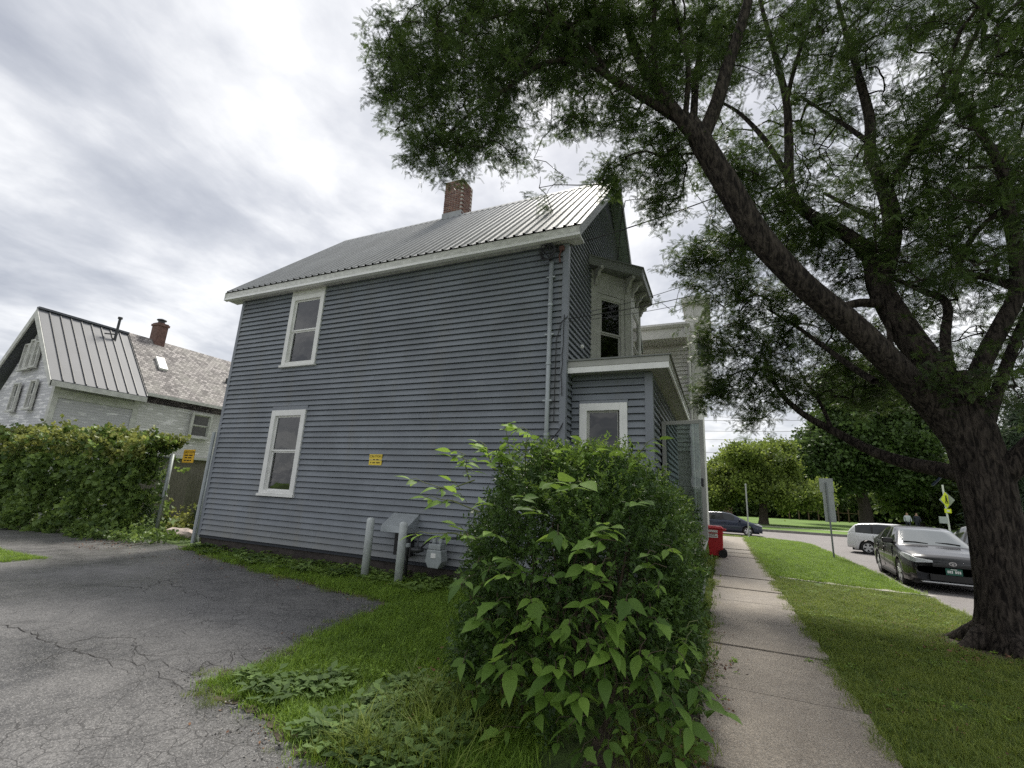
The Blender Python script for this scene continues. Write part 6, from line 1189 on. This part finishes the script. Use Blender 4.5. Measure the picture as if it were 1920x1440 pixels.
    # lamps, grille, bumper, mirrors, handles, seams
    for s in (1, -1):
        hw = halfw(0.1)
        hl = [(-0.016, 0.42, 0.69, 0.735), (-0.016, 0.79, 0.665, 0.77), (0.09, 0.90, 0.69, 0.815), (0.26, 0.975, 0.74, 0.845), (0.46, 1.012, 0.80, 0.855)]; mb = MB()
        for (xa, ya, la, ha), (xb, yb, lb2, hb) in zip(hl[:-1], hl[1:]): mb.hexa([(xa, s * ya * W, la), (xb, s * yb * W, lb2), (xb + 0.12, s * yb * W * 0.86, lb2), (xa + 0.12, s * ya * W * 0.86, la), (xa + 0.03, s * ya * W * 0.985, ha), (xb + 0.03, s * yb * W * 0.985, hb), (xb + 0.14, s * yb * W * 0.84, hb), (xa + 0.14, s * ya * W * 0.84, ha)])
        mb.build('headlight', 'lamp_clear', root)
        MB().hexa([(Lc - 0.5, s * W * 0.99, 0.80), (Lc - 0.02, s * W * 0.62, 0.80), (Lc - 0.08, s * W * 0.6, 0.80), (Lc - 0.5, s * W * 0.93, 0.80), (Lc - 0.45, s * W * 0.96, 0.96), (Lc - 0.03, s * W * 0.60, 0.95), (Lc - 0.09, s * W * 0.58, 0.95), (Lc - 0.45, s * W * 0.9, 0.96)]).build('tail_light', 'lamp_red', root)
        mx_ = S['ws'][0] + 0.42; mb = MB(); mb.box(mx_, mx_ + 0.13, min(s * W * 0.9, s * (W + 0.17)), max(s * W * 0.9, s * (W + 0.17)), 1.0, 1.14); mb.build('mirror', paint_m, root, bevel=0.03)
        for hx in (2.35, 3.3): MB().box(hx, hx + 0.2, min(s * W * 0.98, s * (W + 0.02)), max(s * W * 0.98, s * (W + 0.02)), 0.85, 0.885).build('door_handle', paint_m, root, bevel=0.008)
        for sx in (1.5, 2.62, 3.45): MB().box(sx, sx + 0.012, min(s * W * 0.97, s * W * 1.003), max(s * W * 0.97, s * W * 1.003), 0.32, 0.93).build('door_seam', 'trim_black', root)
        MB().box(S['wb'][0] + r + 0.08, S['wb'][1] - r - 0.08, min(s * W * 0.9, s * W * 1.004), max(s * W * 0.9, s * W * 1.004), 0.17, 0.235).build('rocker', 'trim_black', root)
    hw = halfw(0.02)
    gr_ = MB().box(-0.012, 0.1, -hw * 0.52, hw * 0.52, 0.60, 0.675).build('grille', 'trim_black', root); MB().box(-0.018, 0.0, -hw * 0.5, hw * 0.5, 0.645, 0.665).build('grille_bar', 'chrome' if kind == 'wagon' else 'pipe_dark', gr_)
    MB().box(-0.012, 0.1, -hw * 0.62, hw * 0.62, 0.28, 0.42).build('lower_intake', 'trim_black', root); MB().box(-0.03, 0.12, -hw * 0.85, hw * 0.85, 0.215, 0.245).build('front_lip', 'rim_alloy', root, bevel=0.008)
    em = MB()
    for k in range(18):
        a, b = k * math.pi / 9, (k + 1) * math.pi / 9; em.hexa([(-0.02, math.cos(a) * 0.075, 0.69 + math.sin(a) * 0.048), (-0.02, math.cos(b) * 0.075, 0.69 + math.sin(b) * 0.048), (-0.02, math.cos(b) * 0.058, 0.69 + math.sin(b) * 0.034), (-0.02, math.cos(a) * 0.058, 0.69 + math.sin(a) * 0.034), (-0.034, math.cos(a) * 0.075, 0.69 + math.sin(a) * 0.048), (-0.034, math.cos(b) * 0.075, 0.69 + math.sin(b) * 0.048), (-0.034, math.cos(b) * 0.058, 0.69 + math.sin(b) * 0.034), (-0.034, math.cos(a) * 0.058, 0.69 + math.sin(a) * 0.034)])
    em.box(-0.033, -0.02, -0.05, 0.05, 0.696, 0.706); em.box(-0.032, -0.02, -0.012, 0.012, 0.66, 0.70); em.build('emblem', 'chrome', root)
    if plate:
        pl = MB().box(-0.04, -0.015, -0.155, 0.155, 0.43, 0.58).build('number_plate', 'plate_green', root)
        mb = MB()
        for a, b in ((-0.125, -0.095), (-0.085, -0.055), (-0.045, -0.015), (0.025, 0.05), (0.06, 0.09), (0.1, 0.125)): mb.box(-0.043, -0.04, a, b, 0.475, 0.535)
        mb.box(-0.0425, -0.04, -0.06, 0.06, 0.555, 0.57); mb.build('plate_characters', 'plate_white', pl)
    for x, a in ((S['ws'][0] + 0.08, 0.12), (S['ws'][0] + 0.1, -0.55)):
        mb = MB(); z = lerp_prof(RP, x) + 0.03; mb.tube([(x, a, z - 0.02), (x + 0.03, a + 0.25, z + 0.005), (x + 0.05, a + 0.5, z)], 0.012, 5); mb.build('wiper', 'trim_black', root)
    # children were built at world coordinates of the car's own frame; move into place
    for ch in root.children: ch.location = Vector(ch.location) + Vector(loc)
    root.rotation_euler = (0, 0, heading); root.scale = (size,) * 3; return root
# own frame: x=0 front bumper, +x rearwards, so the car faces -x
def place_car(kind, p, label, front, direction, **k):
    "front = ground point under the middle of the front bumper; direction = way the car faces"
    h_ = math.atan2(direction[1], direction[0]) + math.pi; return car(kind, p, label, (front[0], front[1], RZ), h_, **k)
place_car('sedan', 'paint_black', 'black sedan with silver wheels parked at the kerb facing the camera side', (5.1, 15.3), (-0.08, -1.0), plate=True)
place_car('wagon', 'paint_white', 'white wagon passing behind the black sedan on the street', (9.1, 25.7), (0.95, -0.31), size=0.85)
place_car('wagon', 'paint_navy', 'dark navy hatchback on the cross street behind the red bin', (2.25, 33.9), (1.0, 0.02), size=0.86)
place_car('wagon', 'paint_silver', 'silver car on the far lane partly hidden by the locust trunk', (7.75, 22.3), (0.0, 1.0))
# ------------------------------------------------------------------ recycling bin
material('bin_red', (0.50, 0.018, 0.025), 0.4, var=0.08, vscale=4); material('bin_red_lid', (0.52, 0.03, 0.035), 0.35); material('label_white', (0.75, 0.72, 0.70), 0.6)
rb = thing('recycling_bin', 'red wheeled bin with black wheels standing on the sidewalk edge', 'bin', (-0.2, 17.3, 0)); bx_, by_, bz_ = -0.19, 17.35, 0.02
mb = MB(); mb.hexa([(bx_ - 0.22, by_ - 0.22, bz_ + 0.04), (bx_ + 0.18, by_ - 0.22, bz_ + 0.04), (bx_ + 0.18, by_ + 0.22, bz_ + 0.04), (bx_ - 0.22, by_ + 0.22, bz_ + 0.04), (bx_ - 0.30, by_ - 0.27, bz_ + 0.88), (bx_ + 0.21, by_ - 0.27, bz_ + 0.88), (bx_ + 0.21, by_ + 0.27, bz_ + 0.88), (bx_ - 0.30, by_ + 0.27, bz_ + 0.88)]); mb.box(bx_ - 0.31, bx_ + 0.22, by_ - 0.28, by_ + 0.28, bz_ + 0.72, bz_ + 0.76); mb.build('body', 'bin_red', rb, bevel=0.02)
mb = MB(); mb.hexa([(bx_ - 0.34, by_ - 0.31, bz_ + 0.885), (bx_ + 0.24, by_ - 0.31, bz_ + 0.885), (bx_ + 0.24, by_ + 0.31, bz_ + 0.885), (bx_ - 0.34, by_ + 0.31, bz_ + 0.885), (bx_ - 0.28, by_ - 0.26, bz_ + 0.97), (bx_ + 0.16, by_ - 0.26, bz_ + 0.96), (bx_ + 0.16, by_ + 0.26, bz_ + 0.96), (bx_ - 0.28, by_ + 0.26, bz_ + 0.97)]); mb.build('lid', 'bin_red_lid', rb, bevel=0.02)
mb = MB(); mb.tube([(bx_ + 0.30, by_ - 0.26, bz_ + 0.86), (bx_ + 0.30, by_ + 0.26, bz_ + 0.86)], 0.018, 8); mb.box(bx_ + 0.2, bx_ + 0.31, by_ - 0.26, by_ - 0.22, bz_ + 0.83, bz_ + 0.88); mb.box(bx_ + 0.2, bx_ + 0.31, by_ + 0.22, by_ + 0.26, bz_ + 0.83, bz_ + 0.88); mb.build('handle', 'bin_red', rb)
for s in (-1, 1): mb = MB(); mb.lathe((bx_ + 0.18, by_ + s * 0.27, bz_ + 0.12), [(0.05, -0.035), (0.125, -0.035), (0.13, 0), (0.125, 0.035), (0.05, 0.035)], 20, 'y'); mb.build('wheel', 'tyre_black', rb)
mb = MB(); FB = Frame((0, by_ - 0.262, 0), (1, 0, 0), (0, -1, 0)); FB.box(mb, bx_ - 0.24, bx_ + 0.05, bz_ + 0.60, bz_ + 0.84, -0.005, 0.012); lb = mb.build('label_sticker', 'label_white', rb)
mb = MB(); [FB.box(mb, bx_ - 0.21, bx_ + 0.02 - 0.05 * (i % 2), bz_ + 0.64 + i * 0.055, bz_ + 0.66 + i * 0.055, 0.0122, 0.0135) for i in range(3)]; mb.build('small_print', 'brick_red', lb)
# ------------------------------------------------------------------ signs and poles
material('sign_back', (0.42, 0.44, 0.45), 0.45, metal=0.4, var=0.08, vscale=6); material('post_grey', (0.26, 0.28, 0.29), 0.5, metal=0.4, var=0.1, vscale=8); material('sign_lime', (0.72, 0.80, 0.03), 0.45); material('solar_black', (0.02, 0.025, 0.04), 0.2)
sp = thing('sign_post', 'street sign post with two plain grey sign backs on the verge', 'sign', (3.57, 20.42, 0))
MB().box(3.545, 3.595, 20.41, 20.45, 0, 2.65).build('post', 'post_grey', sp); MB().box(3.36, 3.79, 20.455, 20.462, 2.30, 2.80).build('upper_plate', 'sign_back', sp); MB().box(3.43, 3.77, 20.455, 20.462, 1.25, 2.295).build('lower_plate', 'sign_back', sp)
thin = thing('sign_pole', 'slim pale metal pole at the street corner', 'pole', (1.36, 31.0, -0.15)); MB().tube([(1.30, 28.9, 0), (1.30, 28.9, 2.75)], 0.035, 8).build('pole', 'sign_back', thin); MB().lathe((1.30, 28.9, 2.75), [(0.05, 0), (0.05, 0.06), (0.02, 0.09)], 8).build('cap', 'post_grey', thin); MB().lathe((1.30, 28.9, 0), [(0.07, 0), (0.07, 0.05), (0.036, 0.07)], 8).build('base', 'post_grey', thin)
ys = thing('crossing_sign', 'lime yellow diamond crossing sign on white pole with solar panel', 'sign', (18.6, 55.2, 0)); X_, Y_ = 18.6, 55.2
MB().tube([(X_, Y_, 0), (X_, Y_, 5.9)], 0.10, 10).build('pole', 'trim_white', ys); MB().lathe((X_, Y_, 0), [(0.3, 0), (0.3, 0.25), (0.14, 0.4)], 10).build('base', 'concrete_post', ys)
FY = Frame((X_ - 0.05, Y_ - 0.1, 0), (0.82, 0.57, 0), (0.57, -0.82, 0)); FY2 = Frame((X_ + 0.35, Y_ + 0.2, 0), (0.9, -0.9, 0), (-0.9, -0.9, 0))
for F, m in ((FY, 'sign_lime'), (FY2, 'sign_back')):
    mb = MB(); c = [F.p(0, 3.15, 0.16), F.p(0.8, 4.1, 0.16), F.p(0, 5.05, 0.16), F.p(-0.8, 4.1, 0.16)]; mb.prism(c, (0, 0, 0), F.n * 0.03); dm = mb.build('diamond', m, ys)
mb = MB(); FY.box(mb, -0.12, 0.12, 3.9, 4.4, 0.2, 0.22); FY.box(mb, -0.1, 0.1, 4.45, 4.62, 0.2, 0.22); FY.box(mb, -0.2, -0.08, 3.65, 3.95, 0.2, 0.22); FY.box(mb, 0.08, 0.2, 3.65, 3.95, 0.2, 0.22); mb.build('walker_symbol', 'ink_black', ys)
mb = MB(); FY.box(mb, -0.5, 0.5, 2.55, 3.05, 0.16, 0.2); mb.build('arrow_plate', 'sign_lime', ys); mb = MB(); FY.box(mb, -0.2, 0.2, 2.7, 2.9, 0.2, 0.22); mb.build('arrow', 'trim_white', ys)
mb = MB(); mb.hexa([(X_ - 0.9, Y_ - 0.2, 5.7), (X_ + 0.1, Y_ - 0.2, 6.8), (X_ + 0.1, Y_ + 0.8, 6.8), (X_ - 0.9, Y_ + 0.8, 5.7), (X_ - 0.95, Y_ - 0.2, 5.76), (X_ + 0.05, Y_ - 0.2, 6.86), (X_ + 0.05, Y_ + 0.8, 6.86), (X_ - 0.95, Y_ + 0.8, 5.76)]); mb.build('solar_panel', 'solar_black', ys)
MB().box(X_ - 0.9, X_ - 0.15, Y_ - 0.3, Y_ - 0.1, 1.3, 2.1).build('control_box', 'sign_back', ys)
ys.scale = (0.74, 0.74, 0.74)
tl_ = thing('hanging_sign', 'small white hanging signal box with dark windows beyond the neighbour house', 'signal', at(1318, 772, 46)); p = at(1318, 772, 46)
MB().box(p.x - 0.5, p.x + 0.35, p.y - 0.1, p.y + 0.1, p.z - 0.5, p.z + 0.5).build('box', 'trim_white', tl_); mb = MB(); [mb.box(p.x - 0.42 + 0.38 * i, p.x - 0.18 + 0.38 * i, p.y - 0.12, p.y - 0.101, p.z - 0.32 + 0.38 * j, p.z - 0.06 + 0.38 * j) for i in range(2) for j in range(2)]; mb.build('lens', 'ink_black', tl_); MB().tube([(p.x, p.y, p.z + 0.5), (p.x, p.y, p.z + 1.2)], 0.03, 6).build('hanger', 'post_grey', tl_)
# ------------------------------------------------------------------ people far across the park
material('cloth_pale', (0.55, 0.58, 0.62), 0.8); material('cloth_dark', (0.03, 0.035, 0.05), 0.8); material('skin', (0.45, 0.28, 0.2), 0.6); material('cloth_blue', (0.05, 0.09, 0.35), 0.8)
def person(loc, label, top, low, ph):
    t = thing('person', label, 'person', loc, None); me = bpy.data.meshes.new('body')
    J = [(0, 0, 0.95, .15), (0, 0, 1.2, .15), (0, 0, 1.42, .16), (0, 0, 1.52, .06), (0, 0, 1.62, .09), (0, 0.0, 1.74, .085), (-.1, 0, .9, .1), (-.11, .1 * ph, .5, .075), (-.11, -.02 * ph, .08, .05), (-.11, -.14, .04, .045), (.1, 0, .9, .1), (.11, -.12 * ph, .5, .075), (.11, .12 * ph, .08, .05), (.11, 0, .04, .045), (-.2, 0, 1.4, .06), (-.26, .05, 1.12, .05), (-.24, -.08, .86, .04), (.2, 0, 1.4, .06), (.26, -.05, 1.12, .05), (.24, -.12, .9, .04)]
    E = [(0, 1), (1, 2), (2, 3), (3, 4), (4, 5), (0, 6), (6, 7), (7, 8), (8, 9), (0, 10), (10, 11), (11, 12), (12, 13), (2, 14), (14, 15), (15, 16), (2, 17), (17, 18), (18, 19)]
    me.from_pydata([j[:3] for j in J], E, []); o = bpy.data.objects.new('body', me); COL.objects.link(o); md = o.modifiers.new('skin', 'SKIN'); 
    for i, j in enumerate(J): me.skin_vertices[0].data[i].radius = (j[3], j[3])
    me.skin_vertices[0].data[0].use_root = True; o.modifiers.new('sub', 'SUBSURF').levels = 1
    o.location = loc; dg = bpy.context.evaluated_depsgraph_get(); m2 = bpy.data.meshes.new_from_object(o.evaluated_get(dg)); bpy.data.objects.remove(o)
    for m in (top, low, 'skin', 'cloth_dark'): m2.materials.append(MATS[m])
    for pgn in m2.polygons: z = pgn.center.z; pgn.material_index = 3 if z > 1.70 else (2 if z > 1.46 else (0 if z > 0.92 else 1))
    o = bpy.data.objects.new('body', m2); COL.objects.link(o); o.location = loc; attach(o, t)
if True:
    p = gnd(1688, 998, 0); p = (16.5, 58.0, 0); person(p, 'person in pale top and dark trousers walking on the park grass', 'cloth_pale', 'cloth_dark', 1.0)
    person((17.4, 58.6, 0), 'person in dark clothes walking beside the pale dressed walker', 'cloth_dark', 'cloth_dark', -1.0)
# ------------------------------------------------------------------ overhead cables
def cable(pts, sag, rad, label, m='cable_black', n=24):
    a, b = Vector(pts[0]), Vector(pts[1]); P = [a.lerp(b, i / n) + Vector((0, 0, -4 * sag * (i / n) * (1 - i / n))) for i in range(n + 1)]
    tag(MB().tube(P, rad, 5).build('overhead_cable', m, None), label, 'cable')
cable([(-2.66, 7.92, 6.52), at(1460, 322, 11.5)], 0.10, 0.014, 'thick service cable running from the house corner into the tree')
pole_top = Vector((12.5, 14.0, 9.6))
cable([(-2.50, 8.02, 5.10), at(1352, 508, 12.0)], 0.12, 0.007, 'upper thin wire leaving the clapboard wall under the bay', 'cable_grey')
cable([(-2.52, 8.01, 5.03), at(1420, 520, 12.4)], 0.10, 0.009, 'middle dark wire leaving the clapboard wall under the bay')
cable([(-2.52, 8.04, 4.98), at(1380, 545, 12.2)], 0.10, 0.006, 'lowest thin wire leaving the clapboard wall under the bay', 'cable_grey')
for i, (v0, v1) in enumerate(((786, 778), (806, 800), (822, 815), (846, 838))):
    a, b = at(1300, v0 + 2, 75), at(1990, v1, 68); cable([a, b], 0.25, 0.03, ('topmost', 'second', 'third', 'lowest')[i] + ' street wire crossing behind the locust trunk', 'cable_grey')
for i, (v0, v1) in enumerate(((700, 706), (765, 770), (776, 786))):
    cable([at(1316, v0, 46), at(1480, v1, 40)], 0.2, 0.014, ('high', 'middle', 'low')[i] + ' distant wire beside the neighbour house', 'cable_grey')
# the park fence far away
material('fence_red', (0.12, 0.075, 0.055), 0.8, var=0.2, vscale=3)
pf = thing('park_fence', 'low reddish brown park fence under the far trees', 'fence', (12, 80, 0))
for i in range(9): MB().box(9.0 + i * 1.2, 9.14 + i * 1.2, 80, 80.15, 0, 1.7 + 0.3 * random.random()).build('picket', 'fence_red', pf)
MB().box(9, 18.8, 80.15, 80.25, 1.2, 1.32).build('rail', 'fence_red', pf)
fh = thing('far_house', 'low brick building half hidden behind the navy hatchback', 'building', (-2, 60, 0))
MB().box(-9, 1.2, 62, 70, 0, 3.4).build('wall', 'brick_far', fh); MB().prism([(-9.4, 61.5, 3.4), (-9.4, 66, 5.6), (-9.4, 70.5, 3.4)], (0, 0, 0), (11, 0, 0)).build('roof', 'fascia_dark', fh); MB().box(-1.4, -0.4, 61.95, 62.0, 1.0, 2.4).build('window', 'trim_white', fh)
